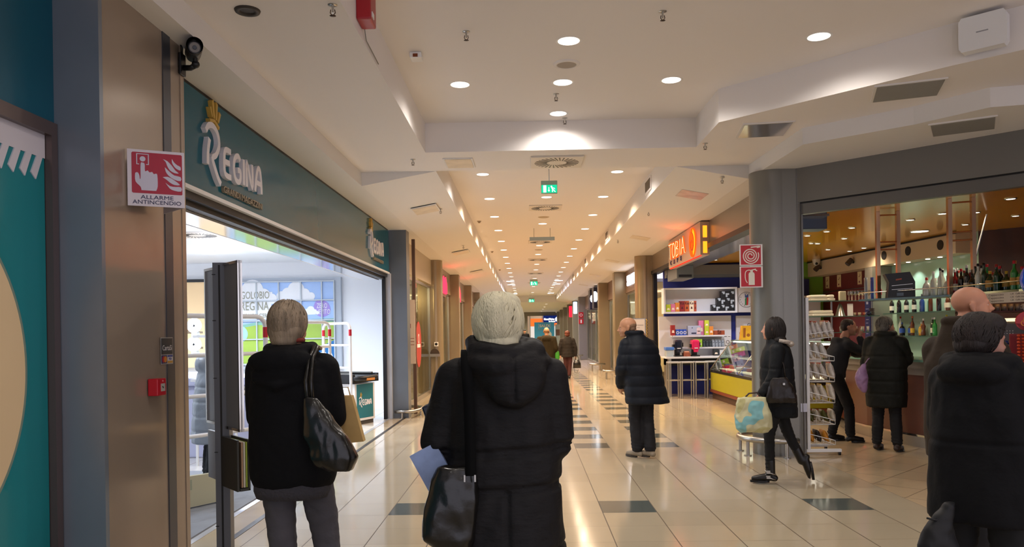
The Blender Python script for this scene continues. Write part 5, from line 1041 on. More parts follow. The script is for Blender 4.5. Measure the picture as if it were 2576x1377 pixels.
# gantry over the counter
G = [(4.62, 10.78), (4.72, 10.55), (5.0, 10.05), (5.2, 9.53), (5.25, 8.95), (5.32, 8.4), (5.42, 7.4), (5.5, 6.6)]
t = thing('glass_gantry', (5.2, 9, 1.86), 'green glass bottle gantry with chrome ladder posts above the bar counter', 'gantry')
b = MB(); band(b, .05, -.3, 1.86, 1.885, G); obj('shelf', b, M_gsh, t)
b = MB(); gp = [Vector((*p, 1.975)) for p in offs(G, .04)]; b.tube(gp, .008, 8); obj('front_rail', b, M_chrome, t)
for (x0, y0), (x1, y1) in (((4.73, 10.5), (4.98, 10.46)), ((5.17, 9.55), (5.4, 9.45))):
    b = MB()
    for x, y in ((x0, y0), (x1, y1)): b.box(x-.024, x+.024, y-.024, y+.024, 1.865, CH-.002)
    lad = obj('ladder_post', b, mat('mirror_chrome', 'c8a888', .22, .85), t)
    b = MB()
    for z in (3.0, 2.64, 2.54): b.cone((x0, y0, z), (x1, y1, z), .011, n=8)
    obj('rung', b, mat('copper_rung', 'a0633a', .2, .8), lad)
t2 = t
def gpos(s, off=-.1):
    P = offs(G, off); L_ = [0]
    for i in range(len(P)-1): L_.append(L_[-1]+(Vector(P[i+1])-Vector(P[i])).length)
    s = s*L_[-1]
    for i in range(len(P)-1):
        if s <= L_[i+1] or i == len(P)-2:
            u = (s-L_[i])/(L_[i+1]-L_[i]); q = Vector(P[i]).lerp(Vector(P[i+1]), u); return q.x, q.y
PR = {'wine': [(.0005, 0), (.036, 0), (.038, .01), (.038, .17), (.03, .2), (.014, .225), (.013, .285)],
      'squat': [(.0005, 0), (.045, 0), (.048, .012), (.048, .12), (.036, .155), (.015, .175), (.014, .215)],
      'tall': [(.0005, 0), (.032, 0), (.034, .01), (.034, .2), (.022, .235), (.013, .26), (.013, .32)],
      'flare': [(.0005, 0), (.034, 0), (.04, .02), (.03, .1), (.042, .16), (.02, .2), (.013, .23), (.013, .27)]}
NAMES = {'1c3a26': 'dark green', '1f7a35': 'bright green', '15151a': 'black', 'c9d0c8': 'clear', 'dde0d8': 'frosted', '8c1a22': 'red', '1d3a7a': 'blue', '5a2c14': 'brown', 'c48a20': 'amber', 'd8cdb4': 'cream', 'c65a18': 'orange', 'c8c03c': 'yellow'}
LN = {'e6e0d2': 'white', 'c7a83a': 'gold', 'c42840': 'red', '2f57b0': 'blue', 'b3873c': 'straw', '': 'no'}
def bottle(x, y, z, kind, col, cap, lab, label, grp, sc_=1.0):
    label = label.replace('with no label', 'without label')
    t = thing('bottle', (x, y, z), label, 'bottle', grp)
    pr = [(r*sc_, q*sc_) for r, q in PR[kind]]; r0, top = pr[2][0], pr[-1][1]
    m1 = mat('glass_'+col, col, .08, 0, .6, trans=.0, coat=.5)
    b = MB(); b.lathe(pr, (0, 0, 0), 16); obj('glass_body', b, m1, t, local=True)
    b = MB(); b.lathe([(pr[-1][0]+.002, top-.012), (pr[-1][0]+.003, top+.022*sc_), (.0005, top+.024*sc_)], (0, 0, 0), 12); obj('cap', b, mat('cap_'+cap, cap, .35), t, local=True)
    if lab:
        b = MB(); b.lathe([(r0+.0015, .05*sc_), (r0+.0015, .13*sc_)], (0, 0, 0), 14, arc=(R(150), R(390))); b.bm.transform(Matrix.Rotation(R(-0), 4, 'Z')); obj('label_paper', b, mat('lab_'+lab, lab, .5), t, local=True)
    return t
order = ('first', 'second', 'third', 'fourth', 'fifth', 'sixth', 'seventh', 'eighth', 'ninth', 'tenth', 'eleventh', 'twelfth', 'thirteenth', 'fourteenth', 'fifteenth', 'sixteenth', 'seventeenth', 'eighteenth', 'nineteenth', 'twentieth')
top1 = [('wine', 'c9d0c8', 'b03028', 'c42840'), ('squat', 'dde0d8', 'c8c8c8', '')]
for i, (k_, c_, cp, lb) in enumerate(top1):
    x, y = gpos(.055+.028*i, -.06-.08*i); bottle(x, y, 1.886, k_, c_, cp, lb, 'clear syrup bottle with red contents beside the black till display' if not i else 'frosted clear bottle between the syrup bottle and the black till display', 'bottles on the bar gantry', 1.0)
seg = [('squat', 'dde0d8', 'b03028', ''), ('wine', 'c9d0c8', 'd8d8d8', ''), ('tall', 'c9d0c8', '202024', ''), ('squat', 'c9d0c8', 'e8e8e8', ''), ('wine', '8c1a22', 'e8e8e8', 'e6e0d2'), ('wine', '15151a', 'c02030', ''), ('tall', '15151a', 'e0e0e0', 'e6e0d2'), ('squat', '15151a', '202024', ''), ('tall', 'c9d0c8', '15151a', ''), ('tall', '1c3a26', '15151a', ''), ('squat', '1c3a26', 'c8a83a', 'b3873c'), ('wine', '1c3a26', '8c1a22', '')]
for i, (k_, c_, cp, lb) in enumerate(seg):
    x, y = gpos(.215+.0235*i, -.07); bottle(x, y, 1.886, k_, c_, cp, lb, '%s bottle with %s label on the gantry, %s after the till display' % (NAMES[c_], LN[lb], order[i]), 'bottles on the bar gantry')
    k_, c_, cp, lb = seg[(i*5+3) % len(seg)]; x, y = gpos(.227+.0235*i, -.16); bottle(x, y, 1.886, k_, c_, cp, lb, '%s bottle with %s label in the middle gantry row, %s after the till display' % (NAMES[c_], LN[lb], order[i]), 'bottles on the bar gantry', .95)
seg = [('wine', '1f7a35', 'b02030', 'b3873c'), ('squat', '1f7a35', 'b02030', 'b3873c'), ('wine', '1f7a35', '15151a', ''), ('tall', '15151a', '8c1a22', 'e6e0d2'), ('tall', '1c3a26', 'c02030', 'e6e0d2'), ('wine', '1d3a7a', 'c02030', 'e6e0d2'), ('tall', 'c9d0c8', 'c03048', 'c7a83a'), ('wine', 'd8cdb4', 'c8a04a', ''), ('tall', '15151a', '15151a', 'e6e0d2'), ('wine', '1d3a7a', 'c8a04a', ''), ('squat', '8c1a22', 'c8c8c8', 'c42840'), ('tall', '8c1a22', 'c02030', 'c42840'), ('tall', '1f7a35', '1f7a35', 'e6e0d2'), ('wine', '1f7a35', 'd8d8d8', ''), ('tall', '1c3a26', 'b02030', 'e6e0d2'), ('wine', '15151a', 'c8a04a', 'e6e0d2')]
for i, (k_, c_, cp, lb) in enumerate(seg):
    x, y = gpos(.535+.0265*i, -.07); bottle(x, y, 1.886, k_, c_, cp, lb, '%s bottle with %s label on the gantry, %s past the second ladder post' % (NAMES[c_], LN[lb], order[i]), 'bottles on the bar gantry', 1.05)
    k_, c_, cp, lb = seg[(i*7+2) % len(seg)]; x, y = gpos(.548+.0265*i, -.17); bottle(x, y, 1.886, k_, c_, cp, lb, '%s bottle with %s label in the middle gantry row, %s past the second ladder' % (NAMES[c_], LN[lb], order[i]), 'bottles on the bar gantry', 1.0)
x, y = gpos(.125, -.1); x -= .06; t = thing('till_display', (x, y, 1.886), 'black angular till display case standing on the gantry between the ladder posts', 'till')
F = frame((x-.19, y-.08, 1.886), (1, -.25, 0)); b = MB(); b.prism([(.03, 0), (.36, 0), (.36, .2), (.3, .33), (.0, .31), (.05, .2)], F, .16, -.16); obj('case', b, M_blk, t)
b = MB(); b.prism([(.08, .1), (.33, .11), (.33, .116), (.08, .106)], F, .004); b.prism([(.08, .15), (.33, .17), (.33, .176), (.08, .156)], F, .004); obj('wire_shelf', b, M_steel, t); b = MB(); b.prism([(.13, .22), (.2, .23), (.2, .25), (.13, .24)], F, .004); obj('screen_text', b, mat('screen_rust', 'a04a2c', .4), t); b = MB(); b.prism([(.14, .02), (.22, .02), (.22, .06), (.14, .06)], F, .004); obj('screen_pale', b, mat('screen_slate', '5c6c80', .4), t)
for i in range(3):
    x, y = gpos(.008+.014*i, -.05-.05*i); b = MB(); b.lathe([(.02, 0), (.022, .3), (.02, .3), (.0005, .3)], (x, y, 1.886), 14); obj('tall_glass_tube', b, mat('tube_clear%d' % (i == 1), ('a9b8c4', '3c62c8')[i == 1], .05, coat=.6), label='tall clear tube%s at the outer end of the gantry' % (', the pale first', ' with a blue band', ', the pale last')[i] if i != 1 else 'tall blue-filled tube at the outer end of the gantry', cat='tube', group='tall tubes on the gantry end')
for i, (k_, c_, cp, lb) in enumerate([('tall', 'c9d0c8', 'e8e8e8', ''), ('wine', 'dde0d8', 'b03028', ''), ('squat', '8c1a22', 'c8c8c8', ''), ('tall', '1f7a35', 'b02030', ''), ('wine', 'c9d0c8', '202024', 'e6e0d2'), ('tall', '5a2c14', 'c8a04a', 'c7a83a'), ('wine', '1c3a26', 'b02030', ''), ('tall', 'c9d0c8', 'c02030', 'c42840'), ('wine', '1f7a35', 'd8d8d8', ''), ('tall', 'd8cdb4', 'c8a04a', ''), ('wine', '15151a', 'b02030', 'e6e0d2'), ('tall', '1d3a7a', '15151a', ''), ('wine', 'c48a20', 'c8a04a', '')]):
    x, y = gpos(.23+.052*i, -.26); bottle(x, y, 1.886, k_, c_, cp, lb, '%s bottle with %s label in the rear row of the gantry, %s in line' % (NAMES[c_], LN[lb], order[i]), 'bottles on the bar gantry')
# price list hanging below the gantry
t = thing('price_list', (5.27, 8.65, 1.75), 'white price list strip under the gantry behind the bald man', 'sign')
pa, pb = Vector((5.13, 9.0, 0)), Vector((5.27, 8.0, 0)); F = frame((pa.x, pa.y, 1.745), pb-pa); Lp = (pb-pa).length
b = MB(); b.prism([(0, 0), (Lp, 0), (Lp, .112), (0, .112)], F, .006); obj('board', b, mat('list_cream', 'c9bfb2', .5), t)
b = MB()
for r_ in range(3): b.text('1,00   Cappuccino', F @ Matrix.Translation((Lp*.3, .09-.033*r_, 0)), .03, .001, z0=.006, xs=1.6); b.text('1,20   Caffe macchiato   1,50', F @ Matrix.Translation((Lp*.74, .09-.033*r_, 0)), .024, .001, z0=.006, xs=1.3)
obj('print', b, mat('list_ink', '4a3c38', .5), t)
# back wall shelving with bottles
for z, nm in ((1.745, 'upper'), (1.315, 'lower')):
    b = MB(); bbox(b, 3.15, 5.4, .003, .28, z, z+.02); obj('back_bar_shelf', b, M_gsh, label='%s green glass shelf on the back bar wall' % nm, cat='shelf', group='glass shelves of the back bar')
    lst = ([('wine', '15151a', '15151a', 'e6e0d2')]*2+[('wine', '15151a', '15151a', '')]*2+[('wine', '15151a', 'c8a04a', 'e6e0d2'), ('tall', '15151a', 'c8a83a', 'c7a83a'), ('wine', '15151a', '15151a', 'e6e0d2'), ('wine', '15151a', '15151a', ''), ('wine', '1d3a7a', '15151a', ''), ('wine', '1f7a35', '15151a', ''), ('tall', '5a2c14', '15151a', ''), ('tall', '8c1a22', '15151a', ''), ('tall', '15151a', '5a2c14', ''), ('squat', 'c9d0c8', 'c65a18', 'e6e0d2'), ('wine', '5a2c14', 'c8a04a', 'e6e0d2')]) if nm == 'upper' else \
          [('squat', 'd8cdb4', 'd8b0a8', ''), ('tall', 'c9d0c8', 'b03028', ''), ('squat', '15151a', '1d3a7a', '2f57b0'), ('squat', '15151a', '1d3a7a', '2f57b0'), ('tall', '5a2c14', 'c65a18', 'c7a83a'), ('squat', 'c48a20', 'd8d8d8', 'c7a83a'), ('flare', '5a2c14', 'd8d8d8', ''), ('wine', '1c3a26', 'd8d8d8', 'e6e0d2'), ('wine', '1f7a35', 'd8d8d8', ''), ('wine', 'd8cdb4', 'c8c03c', 'e6e0d2'), ('tall', 'c8c03c', 'c8c03c', '')]
    for i, (k_, c_, cp, lb) in enumerate(lst):
        q = B0+bd*(3.28+i*(1.85/len(lst)))+bn*(.1 if i % 2 else .17)
        bottle(q.x, q.y, z+.021, k_, c_, cp, lb, '%s bottle with %s label on the %s back shelf, %s from the blue board' % (NAMES[c_], LN[lb], nm, order[i]), 'bottles on the %s back shelf' % nm, 1.05)
b = MB(); bbox(b, 3.0, 5.5, .003, .45, .0, .95); obj('back_cabinet', b, mat('cabinet_sage', '8fa594', .4), label='pale green back bar cabinet below the bottle shelves', cat='cabinet')
b = MB(); bbox(b, 2.72, 3.0, .003, .4, .0, 2.69); struct('trim_11', b, mat('steel_curve', '9a948a', .3, .6))
t = thing('blue_menu_board', B0+bd*2.86+bn*.41+Vector((0, 0, 1.2)), 'narrow dark blue menu board beside the back bottle shelves', 'menu board')
b = MB(); F = BF(2.74, .4, 1.2); b.prism([(0, 0), (.2, 0), (.2, .84), (0, .84)], F, .02); obj('board', b, mat('menu_navy', '20224c', .4), t)
b = MB(); 
for k in range(9): b.prism([(.04, .1+k*.07), (.1+(k % 3)*.02, .1+k*.07), (.1+(k % 3)*.02, .112+k*.07), (.04, .112+k*.07)], F, .002, .02)
b.prism([(.06, .76), (.13, .76), (.13, .81), (.06, .81)], F, .002, .02); obj('print', b, mat('menu_ink', '8a88a0', .5), t)
for i, (a, nn) in enumerate(((.33, 'first'), (.88, 'second'), (1.78, 'third'), (2.25, 'last'))):
    t = thing('price_card', B0+bd*a+bn*.02+Vector((0, 0, 2.42)), 'tall cream price card on the maroon wall, %s from the green wall' % nn, 'price card', 'price cards on the maroon wall')
    F = BF(a-.08, .003, 2.4); b = MB(); b.prism([(0, 0), (.17, 0), (.17, .29), (0, .29)], F, .008); obj('card', b, mat('card_cream', 'd6c49c', .5), t)
    b = MB(); b.prism([(0, 0), (.17, 0), (.17, .02), (0, .02)], F, .002, .008); b.prism([(.06, .05), (.11, .06), (.09, .1), (.05, .08)], F, .002, .008); b.stroke([(.05, .18), (.11, .2), (.1, .24)], .015, F, .002, .008); obj('print', b, mat('card_ink', '7a3a40', .5), t)
b = MB(); bbox(b, .05, 2.7, .003, .02, 2.33, 2.345); struct('trim_10', b, M_steel)
for i, (a, nn) in enumerate(((.75, 'nearer the green wall'), (2.2, 'nearer the ladder posts'))):
    t = thing('bulkhead_spotlight', B0+bd*a+bn*.4+Vector((0, 0, 2.85)), 'dark swivel spotlight on the cream bulkhead, '+nn, 'spotlight', 'swivel spotlights on the bulkhead')
    p = B0+bd*a+bn*.352+Vector((0, 0, 2.86)); b = MB(); b.cone(p, p+bn*.06, .03, n=12); obj('arm', b, M_blk, t); b = MB(); b.cone(p+bn*.04+Vector((0, 0, .05)), p+bn*.14+Vector((0, 0, -.05)), .055, n=16); obj('head', b, mat('spot_brown', '3c3028', .4), t)
for a in (3.5, 3.9, 4.5, 4.85):
    q = B0+bd*a+bn*.2+Vector((0, 0, 2.69)); tt = thing('bulkhead_downlight', q, 'tiny downlight under the cream bulkhead above the green glass, %s' % {3.5: 'first', 3.9: 'second', 4.5: 'third', 4.85: 'fourth'}[a], 'downlight', 'tiny downlights under the bulkhead')
    b = MB(); b.lathe([(.0005, 0), (.035, 0), (.04, .006)], tuple(q), 14); obj('bulb', b, M_lamp, tt); spot(tuple(q-Vector((0, 0, .02))), 14, (.9, 1, .92), 110, .6, .03)
# front-facing shelf unit at the far end of the bar
t = thing('glass_shelf_unit', (5.7, 14.1, 0), 'free-standing glass shelf unit at the far end of the bar', 'shelf')
for z in (1.985, 1.71, 1.42): b = MB(); b.box(5.02, 6.3, 13.95, 14.25, z-.012, z); obj('shelf', b, M_gsh, t)
for x in (5.55, 6.28): b = MB(); b.box(x-.012, x+.012, 14.2, 14.22, 0, 2.0); obj('post', b, M_steel, t)
b = MB(); b.box(5.6, 6.25, 13.9, 14.3, 0, 1.1, bev=.01); obj('cabinet', b, mat('cabinet_dark', '3a2622', .5), t)
def tray(x0, x1, z, label):
    t = thing('foam_tray', ((x0+x1)/2, 14.1, z), label, 'tray', 'white trays on the glass shelf unit'); b = MB(); b.box(x0, x1, 13.97, 14.22, z, z+.05, bev=.02); b.box(x0+.01, x1-.01, 13.98, 14.21, z+.052, z+.11, bev=.03); obj('tray', b, mat('foam_white', 'cfc8bb', .5), t)
tray(5.08, 5.4, 1.986, 'wide white covered tray on the top glass shelf'); tray(5.41, 5.53, 1.986, 'short white covered tray beside the wide one on the top glass shelf'); tray(5.12, 5.5, 1.711, 'white covered tray on the second glass shelf')
b = MB(); b.box(5.64, 5.76, 14.05, 14.13, 1.986, 2.16, bev=.02); obj('napkin_box', b, mat('napkin_cream', 'b0a68e', .6), label='cream napkin box standing before the glasses', cat='box')
g0 = None
for i in range(12):
    x, y = 5.84+(i % 6)*.062, 14.03+(i//6)*.11; lb = 'stemmed glass on the top glass shelf, %s row' % ('front' if i < 6 else 'back')
    if g0 is None:
        g0 = thing('wine_glass', (x, y, 1.986), lb, 'glass', 'stemmed glasses on the top shelf'); b = MB(); b.lathe([(.026, 0), (.004, .005), (.004, .09)], (0, 0, 0), 12); obj('stem', b, mat('stem_glass', 'b8a89c', .05, coat=.6), g0, local=True); b = MB(); b.lathe([(.004, .09), (.025, .11), (.028, .14), (.023, .18)], (0, 0, 0), 12); obj('bowl', b, glassy('bowl_glass', 'd8cfc8', .8, .03), g0, local=True)
    else: dup(g0, (x, y, 1.986), label=lb)
t = thing('steel_cone', (5.72, 14.1, 1.711), 'silver cone-shaped dispenser on the second glass shelf', 'dispenser'); b = MB(); b.lathe([(.09, 0), (.085, .01), (.03, .2), (.0005, .235)], (5.66, 14.1, 1.711), 20); obj('cone', b, M_steel, t)
b = MB(); b.box(5.76, 5.86, 14.02, 14.03, 1.711, 1.93); obj('notice_sheet', b, M_signw, label='white printed sheet between the silver cone and the cups', cat='notice')
for i in range(7):
    b = MB(); x = 5.9+i*.04; b.lathe([(.0005, 0), (.016, 0), (.022, .06), (.0005, .06)], (x, 14.05+(i % 2)*.06, 1.711), 10); obj('sugar_cup', b, mat('sugar_%d' % (i % 3), ('b8a088', '9a4a3a', 'c8b498')[i % 3], .4), label='small %s cup on the second glass shelf, %s' % (('cream', 'rust', 'beige')[i % 3], order[i]), cat='cup', group='small cups on the second glass shelf')
b = MB(); b.ell((6.13, 13.99, 1.75), .04); obj('dark_ball', b, mat('ball_navy', '121433', .08), label='glossy dark blue ball jar on the second glass shelf', cat='jar')
for i in range(8): b = MB(); b.lathe([(.0005, 0), (.03, 0), (.055, .01), (.055, .014), (.0005, .012)], (6.22, 14.08, 1.711+i*.017), 14); obj('saucer', b, mat('saucer_brown', '5a4a42', .3), label='dark saucer in the stack on the second glass shelf, %s from the bottom' % order[i], cat='saucer', group='stacked saucers')
for i in range(9): b = MB(); x = 5.65+i*.06; b.lathe([(.0005, 0), (.02, 0), (.025, .1), (.023, .1), (.019, .006)], (x, 14.05+(i % 2)*.07, 1.421), 12); obj('tumbler', b, mat('tumbler_glass', 'a8a096', .06, coat=.6), label='tumbler glass on the lowest glass shelf, %s from the open end' % order[i], cat='glass', group='tumblers on the lowest glass shelf')
# coffee machine zone
t = thing('espresso_machine', (6.0, 9.8, 0), 'steel espresso machine with lit cup rail on the back counter', 'coffee machine')
b = MB(); b.box(5.6, 6.7, 9.6, 10.15, 1.22, 1.54, bev=.02); obj('body', b, mat('machine_steel', '77706c', .3, .7), t); b = MB(); b.box(5.6, 6.7, 9.58, 9.62, 1.545, 1.585, bev=.01); obj('lit_rail', b, emat('rail_light', 'ffe2b0', 1.5), t)
b = MB(); F = frame((5.84, 9.599, 1.4), (1, 0, 0)); 
for k in range(4):
    for z in (0, .03): b.disc(.0+k*.035, z, .006, F, .004, n=10)
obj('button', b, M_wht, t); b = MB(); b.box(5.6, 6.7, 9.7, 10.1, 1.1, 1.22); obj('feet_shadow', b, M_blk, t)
b = MB(); b.box(5.55, 6.8, 9.55, 10.2, 0, 1.1, bev=.01); obj('back_counter', b, M_mahog, label='mahogany back counter carrying the espresso machine', cat='counter')
for i in range(7): b = MB(); x = 5.72+i*.075; b.lathe([(.0005, 0), (.018, 0), (.032, .05), (.029, .05), (.016, .006)], (x, 9.75+(i % 2)*.08, 1.586-.045), 14); b.tube([(x+.03, 9.75+(i % 2)*.08, 1.58), (x+.045, 9.75+(i % 2)*.08, 1.57), (x+.028, 9.75+(i % 2)*.08, 1.555)], .004, 6); obj('coffee_cup', b, mat('cup_cream', 'd9ccae', .3), label='cream coffee cup on top of the espresso machine, %s of seven' % order[i], cat='cup', group='cups on the espresso machine')
t = thing('mug_shelf', (6.1, 9.8, 1.66), 'dark red shelf with mugs and a warm light strip above the espresso machine', 'shelf'); b = MB(); b.box(5.6, 6.8, 9.7, 10.1, 1.66, 1.68); b.box(5.6, 6.8, 9.7, 10.1, 1.82, 1.84); b.box(6.72, 6.74, 10.16, 10.2, 1.1, 1.84); b.box(5.58, 5.6, 10.16, 10.2, 1.1, 1.84); b.box(5.58, 6.74, 10.1, 10.2, 1.66, 1.68); obj('shelf', b, mat('shelf_burgundy', '3c1412', .4), t); b = MB(); b.box(5.6, 6.1, 9.69, 9.72, 1.805, 1.82); obj('light_strip', b, emat('strip_warm', 'ffb050', 2.5), t)
for i in range(6):
    x = 5.78+i*.085; last = i > 4; b = MB(); b.lathe([(.0005, 0), (.03, 0), (.034, .085), (.03, .085), (.027, .006)], (x, 9.78, 1.681), 16)
    if last: b.tube([(x-.03, 9.77, 1.75), (x-.06, 9.77, 1.74), (x-.055, 9.77, 1.71), (x-.03, 9.77, 1.7)], .006, 8)
    obj('mug', b, mat('mug_white' if last else 'mug_grey', 'd9d2cc' if last else '77706c', .25), label='white mug with a handle on the dark red shelf' if last else 'greyish glass mug on the dark red shelf, %s in line' % order[i], cat='mug', group='mugs on the dark red shelf')
# red chocolate display on the counter
t = thing('chocolate_stand', (5.17, 8.13, 1.1), 'red heart-topped counter stand full of red wrapped chocolates', 'display stand')
F = frame((5.04, 8.1, 1.1), (1, -.1, 0)); b = MB(); b.prism([(0, 0), (.36, 0), (.36, .31), (0, .31)], F, .02, -.12); obj('stand', b, mat('stand_red', '8a1418', .35), t); b = MB(); b.cone(F @ Vector((.17, .31, -.04)), F @ Vector((.17, .35, -.04)), .03, .02); b.prism([(.02+.0, .42)]+[(.17+.15*math.cos(R(a)), .44+.11*math.sin(R(a))) for a in range(-150, 331, 20)][1:], F, .012, -.04); obj('heart_topper', b, mat('topper_red', 'c81420', .3), t)
b = MB(); b.text('Lindt', F @ Matrix.Translation((.19, .45, 0)), .07, .003, z0=-.027); b.ringd(.19, .45, .085, .095, F, .003, -.03, n=20); b.ringd(.1, .42, .02, .03, F, .003, -.03, n=14); obj('topper_print', b, mat('topper_orange', 'f08a28', .4), t)
c0 = None
for r_ in range(9):
    for k in range(8):
        p = F @ Vector((.025+k*.043, .02+r_*.034, .022))
        if c0 is None:
            b = MB(); b.ell((0, 0, 0), (.019, .019, .016), n=10); b.bm.transform(Matrix.Identity(4)); c0 = obj('wrapped_chocolate', b, mat('choc_red', 'c0401e', .25, .3), label='red foil wrapped chocolate ball on the red counter stand', cat='chocolate', group='wrapped chocolates on the red stand', local=True); c0.location = p
        else: o = c0.copy(); C.objects.link(o); o.location = p
t = thing('sweet_bowl', (5.2, 8.6, 1.1), 'white bowl with blue wrapped sweets beside the red stand', 'bowl'); b = MB(); b.lathe([(.0005, 0), (.05, 0), (.1, .09), (.125, .19), (.118, .19), (.06, .05)], (5.2, 8.6, 1.1), 24); obj('bowl', b, mat('bowl_white', 'c8bfb4', .3), t)
random.seed(3); b = MB()
for k in range(22): b.box(-.02, .02, -.012, .012, -.008, .008, M=Matrix.Translation((5.2+random.uniform(-.08, .08), 8.6+random.uniform(-.08, .08), 1.1+random.uniform(.14, .22))) @ Euler((random.random()*3, random.random()*3, random.random()*3)).to_matrix().to_4x4())
obj('sweets', b, mat('sweet_blue', '2c3f9c', .3, .3), t); t.children
t = thing('balloon', (4.86, 7.4, 1.75), 'shiny blue balloon at the frame edge beside the bottles', 'balloon'); b = MB(); b.ell((4.84, 7.4, 1.93), (.16, .16, .18), n=24); b.cone((4.84, 7.4, 1.76), (4.84, 7.4, 1.73), .006, .02, n=10); obj('skin', b, mat('balloon_blue', '1a52c8', .08, coat=.5), t); b = MB(); b.tube([(4.84, 7.4, 1.73), (4.86, 7.45, 1.5), (4.93, 7.55, 1.1)], .002, 5); obj('string', b, M_wht, t)
# coat hook arc and misc on counter
b = MB(); b.tube([(5.0+.07*math.cos(R(a)), 8.9, 1.16+.1*math.sin(R(a))) for a in range(0, 181, 20)], .008, 8); obj('tap_arc', b, M_blk, label='black arched tap rising behind the counter top', cat='tap')
t = thing('hanging_screen', (3.7, 10, 2.7), 'slate blue box screen hanging from the orange ceiling near the door frame', 'screen'); b = MB(); b.box(3.5, 3.87, 10, 10.3, 2.77, 3.04, bev=.01); obj('casing', b, mat('screen_case', '4c5568', .4), t); b = MB(); b.box(3.52, 3.85, 9.995, 10, 2.79, 3.02); obj('face', b, mat('screen_face', '56627a', .3), t)
lampsb = [((3.63, 9.95, 0), 's')]
LB = [(4.85, 13.1), (4.4, 12.8), (4.35, 12.2), (5.2, 13.3), (6.0, 15.4), (5.85, 14.4), (5.5, 12.4), (6.2, 17.2)]
for i, (u_, v_, big) in enumerate(((4.71, 13.03, 0), (4.83, 12.51, 0), (5.34, 14.27, 0), (5.53, 13.54, 0), (5.96, 15.39, 0), (6.55, 15.79, 0), (6.58, 15.2, 0), (5.06, 12.1, 0), (5.57, 11.32, 1), (5.73, 10.75, 1), (5.94, 9.59, 1), (6.14, 10.69, 1), (6.71, 11.95, 0), (6.94, 11.1, 0), (6.4, 12.7, 2))):
    t = thing('bar_ceiling_lamp', (u_, v_, CH), 'small spot in the orange bar ceiling, %s' % ('second in line from the door frame,first in line from the door frame,third in line from the door frame,fourth in line from the door frame,fifth deep by the maroon wall,sixth deep by the maroon wall,seventh near the ladder posts,eighth behind the first ladder post,bright one between the ladder posts,brighter one before the second ladder post,brightest one at the frame edge,one behind the second ladder post,dim one beyond the second ladder post,dim one over the dark wood wall,broad oval lamp between the ladder posts'.split(',')[i]), 'ceiling lamp', 'lamps in the orange bar ceiling')
    r_ = (.04, .05, .13)[big]; b = MB(); b.lathe([(r_, -.008), (r_+.015, -.012), (r_+.02, 0)], (u_, v_, CH), 18); obj('rim', b, M_steel, t); b = MB(); b.lathe([(.0005, -.009), (r_, -.009)], (u_, v_, CH), 14); obj('bulb', b, M_lamp, t)
    if i % 2 == 0 or big: spot((u_, v_, CH-.03), 52, (1, .82, .58), 150, .8, .05)
t = thing('dome_camera', (6.6, 17.8, 2.9), 'white dome camera in the corner by the green wall', 'camera'); b = MB(); b.lathe([(.0005, -.14), (.05, -.12), (.08, -.06), (.09, 0)], (6.55, 17.6, CH), 20); obj('dome', b, mat('dome_white', 'b8b4ac', .4), t); b = MB(); b.ell((6.53, 17.53, CH-.1), .03); obj('lens', b, M_blk, t)
b = MB(); b.box(6.25, 6.6, 18.2, 18.29, 2.0, 2.65); obj('wall_poster', b, mat('navy_panel', '1a1c48', .5), label='dark navy panel on the green wall', cat='panel')
b = MB(); b.box(6.2, 6.75, 17.9, 18.2, 0, 2.25, bev=.02); obj('white_cabinet', b, mat('cabinet_pale', 'b8bcc4', .5), label='pale wall cabinet against the lime green wall', cat='cabinet')
for x0, x1, y_ in ((7.2, 7.05, 12.2), (8.0, 7.9, 11.6)):
    b = MB(); b.cone((x0-.9, y_-1.5, 3.02), (x1-1.0, y_-1.4, 1.9), .012, n=8); obj('glass_rod', b, M_steel, label='slanting steel rod hanging from the bar ceiling, %s' % ('beside the second ladder post' if x0 < 7.5 else 'near the balloon'), cat='rod', group='slanting rods')
# ================================================================= SNACK RACK
t = thing('snack_rack', (3.5, 9.3, 0), 'white wire snack rack on casters beside the round grey column', 'rack')
b = MB(); b.box(3.29, 3.325, 9.2, 9.24, .04, 1.86); b.box(3.29, 3.325, 9.6, 9.64, .04, 1.86); b.box(3.29, 3.325, 9.239, 9.601, 1.82, 1.86); obj('upright', b, M_tube, t)
for y_ in (9.2, 9.62): b = MB(); b.box(3.27, 3.68, y_-.02, y_+.02, .04, .075); obj('foot_bar', b, M_tube, t)
for p in ((3.66, 9.2), (3.66, 9.62), (3.3, 9.62)): b = MB(); b.cone((p[0]-.012, p[1], .022), (p[0]+.012, p[1], .022), .022, n=14); b.box(p[0]-.008, p[0]+.008, p[1]-.012, p[1]+.012, .02, .045); obj('caster', b, M_blk, t)
tiers = [(1.36, 5, ['c9c2bd', 'c03030'], 'white and red'), (1.11, 3, ['c9c6c2', 'c9c6c2'], 'plain white'), (.865, 4, ['c4bcb4', 'c03030'], 'white'), (.615, 4, ['ccc4b8', 'd8b030'], 'white and yellow'), (.36, 4, ['4a4a1c', 'b0a898'], 'olive and silver'), (.12, 3, ['c8862c', '2a2422'], 'orange and black')]
